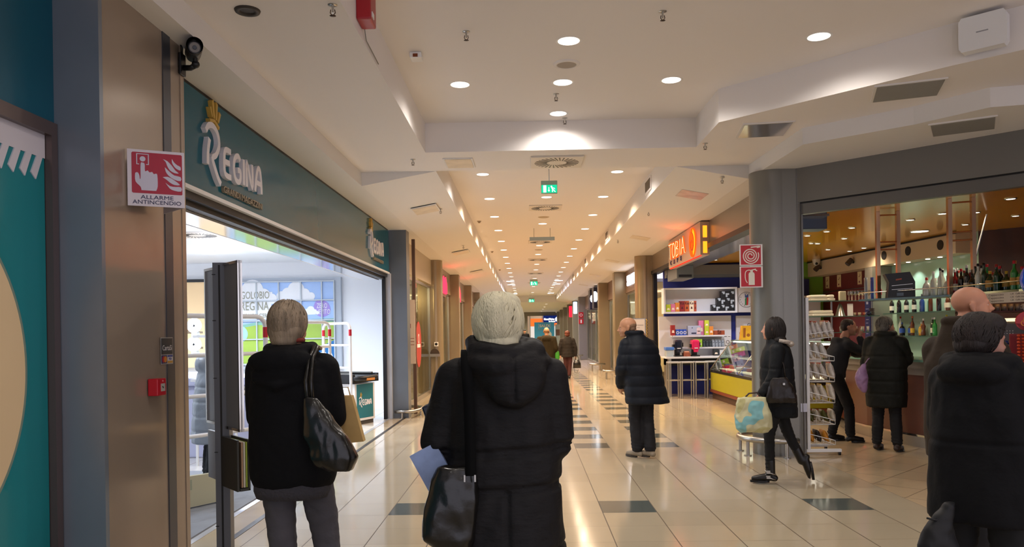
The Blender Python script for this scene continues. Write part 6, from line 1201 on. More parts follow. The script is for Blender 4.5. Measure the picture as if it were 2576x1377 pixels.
for ti, (z, n, cols, nm) in enumerate(tiers):
    b = MB(); zr = z+.035 if ti == 0 else z
    A = [(3.325, 9.22, z), (3.62, 9.22, zr), (3.62, 9.6, zr), (3.325, 9.6, z)]
    b.tube(A, .005, 6, closed=True)
    for q in range(6): b.tube([(3.33, 9.24+q*.065, z), (3.61, 9.24+q*.065, zr)], .0025, 5)
    if ti: b.tube([(3.325, 9.21, z+.13), (3.62, 9.21, z+.05), (3.62, 9.21, z)], .004, 6); b.tube([(3.325, 9.61, z+.13), (3.62, 9.61, z+.05), (3.62, 9.61, z)], .004, 6); b.tube([(3.62, 9.21, z+.05), (3.62, 9.61, z+.05)], .004, 6)
    else: b.tube([(3.325, 9.21, z+.07), (3.62, 9.21, z+.11)], .004, 6)
    for q in (3.4, 3.48, 3.56): b.tube([(q, 9.21, z), (q, 9.21, z+.1-.05*(q-3.3)/.3)], .002, 5)
    obj('wire_basket', b, M_tube, t)
    for k in range(n):
        x = 3.37+k*(.26/max(1, n-1)) if n > 3 else 3.37+k*.09
        hgt = .2 if ti not in (4, 5) else .15
        c1 = cols[0] if ti < 4 else (cols[k % 2]); g = thing('snack_bag', (x, 9.3, z+.012), '%s snack bag, %s in the %s basket of the wire rack' % ({'c9c2bd': 'white and red', 'c9c6c2': 'plain white', 'c4bcb4': 'crumpled white', 'ccc4b8': 'white and yellow', '4a4a1c': 'olive', 'b0a898': 'silver', 'c8862c': 'orange', '2a2422': 'black'}[c1], order[k], ('top', 'second', 'third', 'fourth', 'fifth', 'bottom')[ti]), 'snack bag', 'snack bags on the wire rack')
        tilt = Matrix.Rotation(R(-14-4*(k % 3)), 4, 'Y')
        b = MB(); nst = 8; rings = []
        for q in range(nst+1):
            u = q/nst; rings.append((0, 0, u*hgt, .004+.032*math.sin(math.pi*min(1, max(0, u)))**.6, .07+.004*math.sin(9*u), 2.6))
        b.loft(rings, 16); b.bm.transform(tilt); b.bm.transform(Matrix.Translation((0, .0, .02)))
        for v in b.bm.verts: v.co += Vector((noise.noise(v.co*40+Vector((k, ti, 0)))*.006, 0, 0))
        obj('bag', b, mat('bag_'+c1, c1, .22, .25, bump=.4, bscale=60), g, local=True)
        if ti < 4 and cols[1] != cols[0]:
            b = MB(); b.box(-.008, .008, -.06, .06, hgt-.03, hgt+.005); b.bm.transform(tilt); b.bm.transform(Matrix.Translation((0, 0, .02))); obj('bag_top', b, mat('bagtop_'+cols[1], cols[1], .3), g, local=True)
# ================================================================= PEOPLE
def remesh(b, voxel, sm=6, fn=None, mname='m'):
    me = bpy.data.meshes.new(mname); b.bm.to_mesh(me); b.bm.free()
    o = bpy.data.objects.new('tmp', me); C.objects.link(o)
    r = o.modifiers.new('r', 'REMESH'); r.mode = 'VOXEL'; r.voxel_size = voxel; r.adaptivity = 0
    s_ = o.modifiers.new('s', 'SMOOTH'); s_.factor = .5; s_.iterations = sm
    dg = bpy.context.evaluated_depsgraph_get(); dg.update()
    out = bpy.data.meshes.new_from_object(o.evaluated_get(dg)); bpy.data.objects.remove(o); bpy.data.meshes.remove(me)
    out.materials.clear()
    if fn:
        n = len(out.vertices); v = np.empty(n*3, 'f'); out.vertices.foreach_get('co', v); v = v.reshape(-1, 3)
        nn = np.empty(n*3, 'f'); out.vertex_normals.foreach_get('vector', nn); nn = nn.reshape(-1, 3)
        v = fn(v, nn); out.vertices.foreach_set('co', v.astype('f').ravel()); out.update()
    out.polygons.foreach_set('use_smooth', [True]*len(out.polygons)); return out
def nz(v, s, off=0):
    s = s if hasattr(s, '__len__') else (s, s, s)
    return np.array([noise.noise(Vector((p[0]*s[0]+off, p[1]*s[1], p[2]*s[2]))) for p in v])
def cloth(seams=(), depth=.012, w_=.012, puff=.0, wr=.006, ws=(9, 9, 5), vs=None, top=9, tilt=0, pitch=None):
    """sewn quilting seams and soft wrinkles, pushed along the normals"""
    def f(v, n):
        d = wr*nz(v, ws)+wr*.5*nz(v, [q*2.6 for q in ws], 7)
        z = v[:, 2]+tilt*v[:, 0]
        for s_ in seams: d -= depth*np.exp(-((z-s_)/w_)**2)*(v[:, 2] < top)
        if pitch: d += puff*(np.abs(np.sin(math.pi*(z-pitch[0])/pitch[1]))**.6-.6)*(v[:, 2] < top)
        if vs:
            for x0, za, zb in vs: d -= depth*.8*np.exp(-((v[:, 0]-x0)/w_)**2)*(v[:, 1] < 0)*(v[:, 2] > za)*(v[:, 2] < zb)
        return v+n*d[:, None]
    return f
def hand(b, w_, d, side, palm_dir, curl=.35, s=1.0):
    """palm and five separate bent fingers; d finger direction, palm_dir towards the palm side"""
    d = Vector(d).normalized(); p = Vector(palm_dir); p = (p-d*p.dot(d)).normalized(); x = d.cross(p)*side; w_ = Vector(w_)
    b.cap(w_, .024*s, w_+d*.03*s, .027*s, 10)
    for k in range(4): b.cap(w_+d*.02*s+x*(k-1.5)*.014*s, .013*s, w_+d*.085*s+x*(k-1.5)*.019*s, .011*s, 8)
    for k, L_ in enumerate((.062, .075, .07, .054)):
        a = w_+d*.085*s+x*(k-1.5)*.019*s; ang = 0; q = a
        for j, fr_ in enumerate((.45, .32, .23)):
            ang += curl*(.8+.25*j); q2 = q+(d*math.cos(ang)+p*math.sin(ang))*L_*fr_*1.15*s; b.cap(q, (.0095-.0008*j)*s, q2, (.0088-.0009*j)*s, 8); q = q2
    a = w_+d*.02*s-x*.022*s; q = a-x*.022*s+d*.03*s+p*.01*s; b.cap(a, .014*s, q, .012*s, 8); q2 = q+d*.03*s-x*.004*s+p*.014*s; b.cap(q, .0115*s, q2, .0095*s, 8)
def head_prims(b, HM, bald=False):
    """skull, jaw, nose, brow, lips, ears in the head's own frame: +y is where the face looks"""
    E_ = lambda c, r, rot=(0, 0, 0): b.ell(c, r, rot, 20, HM)
    E_((0, -.012, .035), (.076, .098, .083)); E_((0, .03, -.02), (.064, .066, .082)); E_((0, .045, -.07), (.046, .045, .036)); E_((0, .078, -.088), (.021, .018, .017))
    E_((.037, .052, -.035), (.028, .032, .03)); E_((-.037, .052, -.035), (.028, .032, .03))
    E_((0, .079, .022), (.045, .016, .013)); E_((0, .096, -.002), (.0085, .014, .026), (.35, 0, 0)); E_((0, .112, -.022), (.0125, .013, .011)); E_((.012, .1, -.026), (.009, .011, .008)); E_((-.012, .1, -.026), (.009, .011, .008))
    E_((0, .092, -.05), (.024, .011, .0065)); E_((0, .09, -.062), (.021, .011, .0075))
    for s_ in (-1, 1):
        E_((s_*.078, -.008, -.008), (.009, .019, .031), (.12, 0, s_*.35)); E_((s_*.083, -.012, .004), (.006, .02, .021), (.1, 0, s_*.4)); E_((s_*.077, .0, -.034), (.007, .01, .011))
def person(nm, label, loc, rz, J, head, skin, body_s=1.0, coat=None, trousers=None, shoes=None, hair=None, hands=None, shoe_dirs=None, voxel=.0075, eyes=True):
    t = thing('person', (*loc, 0), label, 'person', None, rz)
    V_ = {k: Vector(q) for k, q in J.items()}
    hc, hyaw, hpitch, hs = head
    HM = Matrix.Translation(hc) @ Euler((hpitch, 0, hyaw)).to_matrix().to_4x4() @ Matrix.Scale(hs, 4)
    b = MB(); head_prims(b, HM); nb = V_['neck']; b.cap(HM @ Vector((0, -.02, -.05)), .052*hs, nb, .058, 14)
    ch = (V_['Ls']+V_['Rs'])/2; pel = (V_['Lh']+V_['Rh'])/2
    b.cap(nb+Vector((0, 0, -.02)), .06, ch+Vector((0, 0, -.12)), .1, 14); b.cap(ch+Vector((0, 0, -.12)), .1, pel+Vector((0, 0, .06)), .1, 14)
    for s_ in 'LR':
        b.cap(ch+Vector((0, 0, -.03)), .06, V_[s_+'s'], .045, 12); b.cap(V_[s_+'s'], .045, V_[s_+'e'], .034, 12); b.cap(V_[s_+'e'], .034, V_[s_+'w'], .022, 12)
        b.cap(pel, .09, V_[s_+'h'], .075, 12); b.cap(V_[s_+'h'], .06, V_[s_+'k'], .036, 12); b.cap(V_[s_+'k'], .034, V_[s_+'a'], .024, 12)
        fd = Vector((shoe_dirs or {}).get(s_, (0, 1, 0))).normalized(); b.cap(V_[s_+'a'], .024, V_[s_+'a']+fd*.02, .02, 10)
        d, pd_, cu = (hands or {}).get(s_, ((V_[s_+'w']-V_[s_+'e']), (0, 1, 0) if s_ == 'x' else (-(1 if s_ == 'R' else -1), .3, 0), .4)); hand(b, V_[s_+'w'], d, 1 if s_ == 'R' else -1, pd_, cu)
    o = obj('body', remesh(b, voxel, 3), skin, t)
    if eyes:
        for s_ in (-1, 1):
            b = MB(); b.ell((s_*.0285, .0735, .002), .0108, n=14, M=HM); b.mi = 1; b.ell((s_*.029, .079, .002), .0062, n=10, M=HM); eo = obj('eye', b, [mat('eye_white', 'd8d0c8', .2), mat('iris_dark', '2c2018', .1)], t, local=True)
            b = MB(); b.tube([HM @ Vector((s_*(.014+.008*k), .089-.004*k*(k > 1), .021+.004*(k == 1 or k == 2))) for k in range(4)], .0036, 6); obj('eyebrow', b, mat('brow_grey', '6a5a4c', .8), t, local=True)
    if trousers:
        m_, r0, r1, r2 = trousers; b = MB(); b.ell(pel+Vector((0, 0, .02)), (.155*body_s, .125*body_s, .12), n=18)
        for s_ in 'LR':
            k_ = V_[s_+'k']; b.cap(V_[s_+'h'], r0, k_, r1, 16); a_ = V_[s_+'a']+Vector((0, 0, .0)); b.cap(k_, r1, a_+(k_-a_).normalized()*.03, r2, 16)
        def fk(v, n):
            d = .006*nz(v, (14, 14, 9))+.004*nz(v, (20, 20, 40), 3)
            for s_ in 'LR':
                for q, am in ((V_[s_+'k'], .0012), (V_[s_+'a'], .0022)):
                    dz = v[:, 2]-q.z; d += am*np.sin(dz*170+v[:, 0]*30)*np.exp(-(dz/.09)**2)
            return v+n*d[:, None]
        obj('trousers', remesh(b, .012, 6, fk), m_, t)
    if shoes:
        m_, hgt, sol = shoes
        for s_ in 'LR':
            a_ = V_[s_+'a']; k_ = V_[s_+'k']; fd = Vector((shoe_dirs or {}).get(s_, (0, 1, 0))).normalized(); up = (k_-a_).normalized(); dn_ = (fd.cross(Vector((1, 0, 0)) if abs(fd.x) < .5 else Vector((0, -1, 0)))); side_ = Vector((-fd.y, fd.x, 0)); side_ = side_.normalized() if side_.length > .05 else Vector((1, 0, 0)); dn_ = side_.cross(fd).normalized(); dn_ = -dn_ if dn_.z > 0 and fd.z > -.7 else dn_
            if fd.z <= -.7: dn_ = Vector((0, -1, 0))
            b = MB(); b.cap(a_+up*hgt, .047, a_, .045, 16); he = a_-fd*.035+dn_*.045; b.cap(a_-fd*.01+dn_*.03, .042, a_+fd*.09+dn_*.045, .038, 14); b.cap(a_+fd*.09+dn_*.045, .038, a_+fd*.155+dn_*.052, .028, 14); b.ell(he, (.036, .036, .034))
            def ff(v, n, a_=a_, dn_=dn_):
                h_ = (v-np.array(a_)) @ np.array(dn_); ex = np.maximum(0, h_-.075); return v-np.outer(ex, np.array(dn_))
            so = obj('shoe', remesh(b, .008, 4, ff), m_, t)
            M4 = Matrix((fd, dn_.cross(fd), -dn_)).transposed().to_4x4(); M4.translation = a_+dn_*.075
            b = MB(); b.prism([(.19*math.cos(q)*(.62 if math.cos(q) > 0 else .34)+.055+(.02), .042*math.sin(q)*(1 if math.cos(q) > -.2 else .85)) for q in [2*math.pi*k/22 for k in range(22)]], M4, .022, -.012); obj('sole', b, sol, so, local=True)
    if coat:
        b = MB(); b.loft(coat['rings'], 36)
        for s_ in 'LR':
            rs = coat.get('sl', (.075, .066, .055)); sh = V_[s_+'s']; e_ = V_[s_+'e']; w_ = V_[s_+'w']; so_ = coat.get('so', .0)
            b.cap(sh, rs[0], sh.lerp(e_, .5), (rs[0]+rs[1])/2, 16); b.cap(sh.lerp(e_, .5), (rs[0]+rs[1])/2, e_, rs[1], 16); b.cap(e_, rs[1], w_-(w_-e_)*.04, rs[2], 16); b.cap(ch+Vector((0, 0, -.0)), rs[0]*.95, sh, rs[0], 14); b.cap(nb+Vector((0, 0, -.035)), .055, sh+Vector((0, 0, .005)), rs[0]*.9, 14)
        for f in coat.get('extra', []): f(b)
        co = obj(coat.get('name', 'coat'), remesh(b, coat.get('vox', .011), coat.get('sm', 5), coat.get('fn')), coat['mat'], t)
    if hair:
        b = MB(); kind = hair['kind']; mh = hair['mat']
        if kind == 'cap':
            for c_, r_ in hair['blobs']: b.ell(c_, r_, n=24, M=HM)
            me = remesh(b, .006, 5, lambda v, n: v+n*(hair.get('amp', .006)*nz(v, hair.get('ns', (45, 45, 9)))+hair.get('amp', .006)*.7*nz(v, [q*2.2 for q in hair.get('ns', (45, 45, 9))], 5))[:, None])
            ho = obj('hair', me, mh, t)
            if hair.get('tufts'):
                rnd = random.Random(hair.get('seed', 1)); b = MB(); c0, R0 = hair['tc'], hair['tr']; tw = hair.get('tw', .006)
                for k in range(hair['tufts']):
                    az = rnd.uniform(0, 2*math.pi); el0 = rnd.uniform(-.35, 1.35); L_ = rnd.uniform(.5, 1.0)*hair.get('tl', 1); tws = rnd.uniform(-.5, .5)+hair.get('part', 0)*math.sin(3*az+hair.get('seed', 1))
                    pts = []; 
                    for j in range(6):
                        u = j/5; el = el0-u*L_; a = az+tws*u; el = max(el, hair.get('elmin', -.75)); rr = 1.0+.02+(.05*rnd.random()*u if j == 5 else .012*math.sin(3*u))
                        if math.sin(a) > .35 and el < .45: el = .45+(el-.45)*.1
                        pts.append(HM @ Vector((c0[0]+R0[0]*rr*math.cos(el)*math.cos(a), c0[1]+R0[1]*rr*math.cos(el)*math.sin(a), c0[2]+R0[2]*rr*math.sin(el))))
                    b.tube(pts, tw, 5, rs=[tw*.7, tw, tw, tw*.85, tw*.55, tw*.15])
                obj('hair_strands', b, mh, ho, local=True)
        elif kind == 'thin':
            for c_, r_ in hair['blobs']: b.ell(c_, r_, n=24, M=HM)
            obj('hair', remesh(b, .006, 4, lambda v, n: v+n*(.0022*nz(v, 70))[:, None]), mh, t)
    return t, V_, HM
def skinm(n, c): return mat(n, c, .5, mottle=.08, mscale=9)
def hairm(n, c, mo=.35): return mat(n, c, .6, bump=.35, bscale=6, bstretch=(22, 22, 2.2), mottle=mo, mscale=1.2, sheen=.2)
def standJ(H=1.68, lean=0, spread=.1, sw=.17, arms=None, legs=None):
    k = H/1.68
    J = dict(neck=(0, lean, 1.42*k), Ls=(-sw, lean, 1.345*k), Rs=(sw, lean, 1.345*k), Le=(-sw-.06, lean-.02, 1.08*k), Re=(sw+.06, lean-.02, 1.08*k), Lw=(-sw-.04, .1, .86*k), Rw=(sw+.04, .1, .86*k),
             Lh=(-.085, 0, .9*k), Rh=(.085, 0, .9*k), Lk=(-spread, .01, .48*k), Rk=(spread, .01, .48*k), La=(-spread, -.02, .09), Ra=(spread, -.02, .09))
    J.update(arms or {}); J.update(legs or {}); return J
def circ(cx, cy, z, rx, ry, r, tz=0, a0=0, a1=360, st=15):
    def f(b): b.tube([(cx+rx*math.cos(R(a)), cy+ry*math.sin(R(a)), z+tz*math.sin(R(a))) for a in range(a0, a1+1, st)], r, 12)
    return f
M_bc = mat('black_down_coat', '121012', .65, spec=.3, bump=.35, bscale=14, bstretch=(1, 1, 2.2), sheen=.15)
# ---- centre woman, long black quilted coat
J = standJ(1.66, sw=.175, arms=dict(Ls=(-.175, 0, 1.32), Rs=(.175, 0, 1.32), Le=(-.235, -.01, 1.085), Re=(.205, .0, 1.09), Lw=(-.17, .2, 1.03), Rw=(.12, .22, 1.04)))
fn = cloth([1.065, 1.045, .925, .905, .68, .45], .012, .009, .009, .010, (8, 8, 4), vs=[(.02, .3, .92), (.05, 1.25, 1.42), (-.12, 1.1, 1.2)], tilt=-.05)
ex = [lambda b: b.ell((.045, -.13, 1.345), (.135, .075, .11), (-.2, 0, 0), 24), lambda b: b.ell((.05, -.165, 1.31), (.1, .05, .085), (-.2, 0, 0), 24),
      circ(.015, -.035, 1.435, .105, .105, .042, .015), circ(.02, -.05, 1.395, .135, .125, .04, .02), lambda b: b.tube([(-.11, .0, 1.47), (-.1, -.08, 1.44), (-.04, -.14, 1.39), (.03, -.16, 1.365), (.11, -.14, 1.4), (.15, -.08, 1.43), (.14, .0, 1.45)], .03, 12)]
W1, V1, _ = person('w1', 'person with wavy white-grey hair in a long black quilted hooded coat, back turned', (-.1, 3.0), 0, J, ((-.012, .0, 1.515), R(4), R(-4), .98), skinm('skin_a', 'b98a74'), 1.0,
    dict(rings=[(0, 0, .36, .245, .2, 2.3), (0, 0, .5, .248, .2, 2.3), (0, 0, .7, .236, .195, 2.3), (0, 0, .9, .226, .18, 2.4), (0, 0, 1.08, .218, .17, 2.4), (0, 0, 1.22, .21, .155, 2.4), (0, -.01, 1.32, .2, .145, 2.3), (0, -.01, 1.38, .165, .125), (0, -.01, 1.42, .12, .11), (0, -.01, 1.47, .08, .085)], sl=(.086, .08, .07), mat=M_bc, fn=fn, extra=ex, vox=.009, sm=4),
    (mat('black_trousers', '0e0e11', .8), .085, .065, .055), (M_blk, .04, M_blk),
    dict(kind='cap', mat=hairm('hair_white', 'd6cdae', .15), blobs=[((0, -.02, .05), (.096, .115, .09)), ((0, -.045, -.0), (.095, .09, .1)), ((0, -.05, .03), (.097, .09, .09)), ((.02, -.03, .1), (.07, .075, .045)), ((-.03, .03, .09), (.06, .06, .04)), ((.0, -.06, -.06), (.08, .07, .05))], amp=.0045, ns=(22, 22, 12), tufts=900, tc=(0, -.028, .03), tr=(.0985, .118, .114), tw=.0045, tl=1.3, elmin=-.9, part=.7, seed=2), voxel=.007)
W1['category'] = 'person'
# ---- left woman, short black jacket, grey jeans
J = standJ(1.68, sw=.16, arms=dict(Ls=(-.15, 0, 1.345), Rs=(.155, 0, 1.345), Le=(-.165, .03, 1.12), Re=(.185, .02, 1.12), Lw=(-.08, .22, 1.1), Rw=(.1, .23, 1.1)),
           legs=dict(Lh=(-.075, 0, .9), Rh=(.09, 0, .9), Lk=(-.055, .0, .48), Rk=(.14, .06, .5), La=(-.045, -.02, .09), Ra=(.155, -.06, .1)))
fn = cloth([], 0, .01, 0, .007, (8, 8, 5))
ex = [lambda b: b.ell((-.01, -.115, 1.385), (.155, .06, .065), (.15, 0, 0), 24), lambda b: b.ell((.0, -.12, 1.335), (.115, .045, .06), (0, 0, 0), 24), circ(0, -.02, 1.44, .1, .1, .03, .012), lambda b: b.tube([(-.17, -.03, 1.36), (-.13, -.12, 1.31), (-.03, -.155, 1.275), (.08, -.13, 1.305), (.15, -.05, 1.38)], .022, 10)]
W2, V2, _ = person('w2', 'person with straight grey-blond hair in a black jacket and grey jeans by the display post', (-1.115, 3.65), 0, J, ((-.012, .01, 1.55), R(-6), R(-3), .98), skinm('skin_b', 'b5856c'), 1.0,
    dict(name='jacket', rings=[(0, 0, .8, .185, .14, 2.2), (0, 0, .84, .2, .155, 2.3), (.0, 0, .95, .205, .16, 2.3), (0, 0, 1.1, .2, .155, 2.3), (0, 0, 1.25, .2, .15, 2.3), (0, -.01, 1.33, .18, .135, 2.3), (0, -.01, 1.39, .145, .11), (0, -.01, 1.43, .105, .1), (0, -.01, 1.465, .08, .085)], sl=(.072, .066, .058), mat=mat('black_jacket', '0d0d10', .8, spec=.2, bump=.25, bscale=20, sheen=.1), fn=fn, extra=ex, vox=.009),
    (mat('grey_jeans', '4b4950', .8, bump=.3, bscale=25, mottle=.25, mscale=6), .088, .064, .058), (M_blk, .03, M_blk),
    dict(kind='cap', mat=hairm('hair_greyblond', '8b7a66', .45), blobs=[((0, -.012, .045), (.085, .103, .08)), ((0, -.045, -.02), (.085, .075, .09)), ((0, -.06, -.07), (.068, .05, .04))], amp=.0025, ns=(50, 50, 6), tufts=900, tc=(0, -.02, .02), tr=(.089, .108, .106), tw=.0028, tl=1.7, elmin=-1.0, part=.3, seed=7), voxel=.007)
b = MB(); b.loft([(0, 0, .745, .17, .13, 2.3), (0, 0, .78, .182, .14, 2.3), (0, 0, .84, .18, .14, 2.3)], 32); obj('sweater_hem', b, mat('sweater_grey', '3c3a40', .9, bump=.5, bscale=60), W2, local=True)
b = MB(); circ(-.01, -.01, 1.482, .066, .072, .011)(b); obj('scarf', b, mat('scarf_red', '7c2c22', .9), W2, local=True)
def lump(name, loc, rz, prims, m_, label, cat, fnn=None, vox=.008, parts=None, sm=5, partname='body'):
    t = thing(name, loc, label, cat, None, rz); b = MB(); prims(b); obj(partname, remesh(b, vox, sm, fnn), m_, t); return t
# bag of left woman
M_lea = mat('black_leather', '141210', .28, bump=.25, bscale=12, coat=.25)
def pr(b):
    b.loft([(.12, 0, -.0, .055, .05, 2.5), (.1, 0, .06, .105, .06, 2.6), (.055, 0, .16, .095, .055, 2.6), (.015, 0, .25, .06, .04, 2.4), (-.01, 0, .33, .032, .02, 2.2)], 24); b.ell((.13, 0, .05), (.07, .05, .05)); b.ell((.03, 0, .08), (.05, .05, .07))
hb = lump('shoulder_bag', (-1.115+.15, 3.65-.19, .895), 0, pr, M_lea, 'slouchy black leather shoulder bag of the person in grey jeans', 'bag', cloth([], 0, 1, 0, .008, (14, 14, 6)))
b = MB(); b.tube([(-.02, .0, .3), (-.035, .02, .4), (-.03, .06, .5), (-.02, .12, .555), (-.015, .17, .545)], .011, 8); b.tube([(.0, .0, .3), (-.01, .015, .4), (-.012, .05, .5), (-.008, .12, .557), (-.005, .17, .545)], .009, 8); obj('strap', b, M_lea, hb, local=True)
b = MB(); b.box(-.015, .01, -.035, -.02, .26, .275); b.box(-.005, .012, -.035, -.022, .235, .25); obj('buckle', b, M_steel, hb, local=True)
t = thing('paper_bag', (-1.115+.27, 3.72, .98), 'beige paper bag carried in front by the person in grey jeans', 'bag'); b = MB(); M_ = frame((-.0, -.02, 0), (1, 0, 0)); b.prism([(-.06, 0), (.055, .01), (.0, .23), (-.05, .23)], M_, .05, -.05); obj('sack', b, mat('paper_beige', 'c4a166', .7, mottle=.12, mscale=9), t, local=True)
b = MB(); b.tube([(-.04, 0, .23), (-.05, .0, .27), (-.02, .0, .27), (-.01, 0, .23)], .003, 6); obj('handle', b, mat('paper_beige', 'c4a166'), t, local=True)
# bag of centre woman
def pr(b):
    b.loft([(-.0, 0, 0, .07, .045, 2.6), (-.01, 0, .04, .1, .06, 2.8), (-.0, 0, .15, .1, .06, 2.8), (.01, 0, .25, .085, .045, 2.6), (.02, 0, .3, .07, .03, 2.4)], 24); b.ell((-.05, 0, .06), (.055, .055, .06))
hb = lump('shoulder_bag', (-.1-.185, 3.0-.17, .715), 0, pr, M_lea, 'large black shoulder bag of the person in the long quilted coat', 'bag', cloth([], 0, 1, 0, .009, (12, 12, 7)))
b = MB(); 
pts = [(.075, -.03, .27), (.075, -.035, .4), (.073, -.03, .52), (.068, -.02, .6), (.06, .02, .675), (.055, .1, .72), (.05, .17, .715)]
pts = [tuple(Vector(pts[i]).lerp(Vector(pts[i+1]), u)+(Vector(pts[max(i-1, 0)])-Vector(pts[i])-Vector(pts[i+1])+Vector(pts[min(i+2, len(pts)-1)]))*(-u*(1-u)*.25)) for i in range(len(pts)-1) for u in (0, .25, .5, .75)]+[pts[-1]]
M4 = None
rows = []; s_ = Vector((.02, 0, 0))
for i, p in enumerate(pts):
    a = Vector(p); u = (Vector(pts[min(i+1, len(pts)-1)])-Vector(pts[max(i-1, 0)])).normalized(); nrm = Vector((1, 0, 0)).cross(u)*.003; rows += [a-s_+nrm, a+s_+nrm, a+s_-nrm, a-s_-nrm]
b._faces(rows, [(4*i+k, 4*i+(k+1) % 4, 4*i+4+(k+1) % 4, 4*i+4+k) for i in range(len(pts)-1) for k in range(4)], None, True)
obj('strap', b, mat('strap_black', '070708', .8, spec=.15), hb, local=True)
b = MB(); b.box(.05, .056, -.042, -.036, .25, .275); b.box(.088, .094, -.042, -.036, .25, .275); obj('buckle', b, M_steel, hb, local=True)
t = thing('magazine', (-.1-.235, 2.93, .93), 'pale blue folded magazine sticking out of the large black shoulder bag', 'magazine'); b = MB(); M_ = Matrix.Rotation(R(-28), 4, 'Y'); b.box(-.05, .06, -.012, .012, -.02, .15, M=M_ ); obj('pages', b, mat('mag_blue', '8a9cc4', .4, mottle=.2, mscale=12), t, local=True)
t = thing('plant_pot', (-.1-.23, 3.22, 1.08), 'dark blue pack with green leaves held by the person in the long quilted coat', 'plant'); b = MB(); b.box(-.06, .05, -.05, .05, .06, .15, M=Matrix.Rotation(R(-20), 4, 'Y'), bev=.008); obj('pack', b, mat('pack_navy', '1a2034', .3), t, local=True)
b = MB(); random.seed(2)
for k in range(12):
    a = random.uniform(0, 6.28); c = Vector((.03+.03*math.cos(a), .03*math.sin(a), .17)); d = Vector((.03*math.cos(a), .03*math.sin(a), .05)); s_ = Vector((-d.y, d.x, 0))*.35; b._faces([c-d*.3, c+s_, c+d*1.2, c-s_], [(0, 1, 2, 3)])
obj('leaves', b, mat('leaf_green', '5f8a3c', .5), t, local=True)
# ---- man in navy puffer, turning his head
nav = mat('navy_puffer', '0f141e', .6, spec=.3, bump=.2, bscale=18, sheen=.15)
J = standJ(1.70, sw=.19, arms=dict(Ls=(-.18, .03, 1.34), Rs=(.15, .03, 1.31), Le=(-.245, .02, 1.07), Re=(.19, .06, 1.05), Lw=(-.2, .15, .86), Rw=(.2, .12, .87)), legs=dict(Lk=(-.075, .04, .48), Rk=(.06, -.02, .48), La=(-.05, .03, .09), Ra=(.045, -.1, .1), Lh=(-.08, 0, .88), Rh=(.07, 0, .88)))
def fq(v, n):
    z = v[:, 2]; d = .012*(np.abs(np.sin(math.pi*(z-.1)/.125))**.5-.75)*(z > .62)*(z < 1.34)+.006*nz(v, (8, 8, 6)); return v+n*d[:, None]
person('m1', 'balding person in a knee-length navy puffer coat, face turned in profile', (1.35, 9.2), R(22), J, ((-.13, .09, 1.54), R(62), R(-6), 1.02), skinm('skin_c', 'c08a68'), 1.0,
    dict(rings=[(.07, -.02, .64, .27, .19, 2.2), (.06, -.01, .7, .27, .19, 2.2), (.04, 0, .85, .25, .18, 2.3), (.01, 0, 1.05, .235, .17, 2.4), (0, 0, 1.2, .225, .165, 2.4), (0, 0, 1.3, .205, .155, 2.3), (-.02, .01, 1.38, .165, .13), (-.05, .03, 1.44, .115, .11), (-.07, .04, 1.5, .09, .095)], sl=(.085, .08, .06), mat=nav, fn=fq, extra=[circ(-.07, .04, 1.48, .095, .095, .028)], vox=.011),
    (mat('charcoal_trousers', '16151a', .8), .09, .075, .07), (mat('beige_shoe', '8f8270', .6), .0, mat('sole_dark', '3a332c', .6)),
    dict(kind='thin', mat=mat('hair_stubble', '8a6a50', .8), blobs=[((0, -.034, .02), (.0738, .076, .055)), ((0, -.05, -.02), (.066, .052, .045))]), shoe_dirs=dict(L=(-.3, 1, 0), R=(-.35, 1, 0)))
# ---- walking woman with shopping bag
J = dict(neck=(0, -.01, 1.36), Ls=(-.15, 0, 1.3), Rs=(.15, 0, 1.3), Le=(-.19, .04, 1.05), Re=(.19, -.04, 1.05), Lw=(-.19, .16, .87), Rw=(.17, .06, .83), Lh=(-.075, 0, .86), Rh=(.075, -.01, .86), Lk=(-.07, .08, .46), Rk=(.07, -.11, .49), La=(-.06, .07, .1), Ra=(.07, -.24, .21))
bk = mat('dark_navy_jacket', '0d1014', .65, spec=.3, bump=.3, bscale=20, sheen=.1)
F1, VF, _ = person('f1', 'striding person with shoulder-length dark hair, dark jacket, leggings and ankle boots', (2.42, 7.6), R(80), J, ((0, .02, 1.495), R(-24), 0, .96), skinm('skin_d', 'c79078'), .8,
    dict(name='jacket', rings=[(0, -.035, .64, .15, .165, 2.3), (0, -.03, .75, .16, .17, 2.3), (0, -.02, .9, .16, .165, 2.3), (0, -.01, 1.05, .155, .16, 2.3), (0, -.01, 1.2, .16, .15, 2.3), (0, -.01, 1.29, .15, .13, 2.2), (0, -.01, 1.35, .1, .1), (0, 0, 1.41, .075, .08)], sl=(.07, .06, .045), mat=bk, fn=cloth([.75, .87, 1.0, 1.12], .006, .012, 0, .006), vox=.009),
    (mat('black_leggings', '0b0b0d', .8), .078, .055, .042), (mat('black_boot', '15120f', .35), .12, M_blk),
    dict(kind='cap', mat=hairm('hair_darkbrown', '1b1310', .3), blobs=[((0, -.018, .042), (.085, .1, .08)), ((0, -.045, -.03), (.088, .078, .11)), ((0, -.06, -.11), (.085, .07, .06)), ((.045, .02, -.02), (.045, .05, .1)), ((-.045, .02, -.02), (.045, .05, .1))], amp=.002, ns=(40, 40, 4), tufts=420, tc=(0, -.025, -.01), tr=(.09, .1, .14), tw=.0032, tl=1.8, elmin=-1.1, seed=5), shoe_dirs=dict(L=(0, 1, 0), R=(0, -.15, -1)))
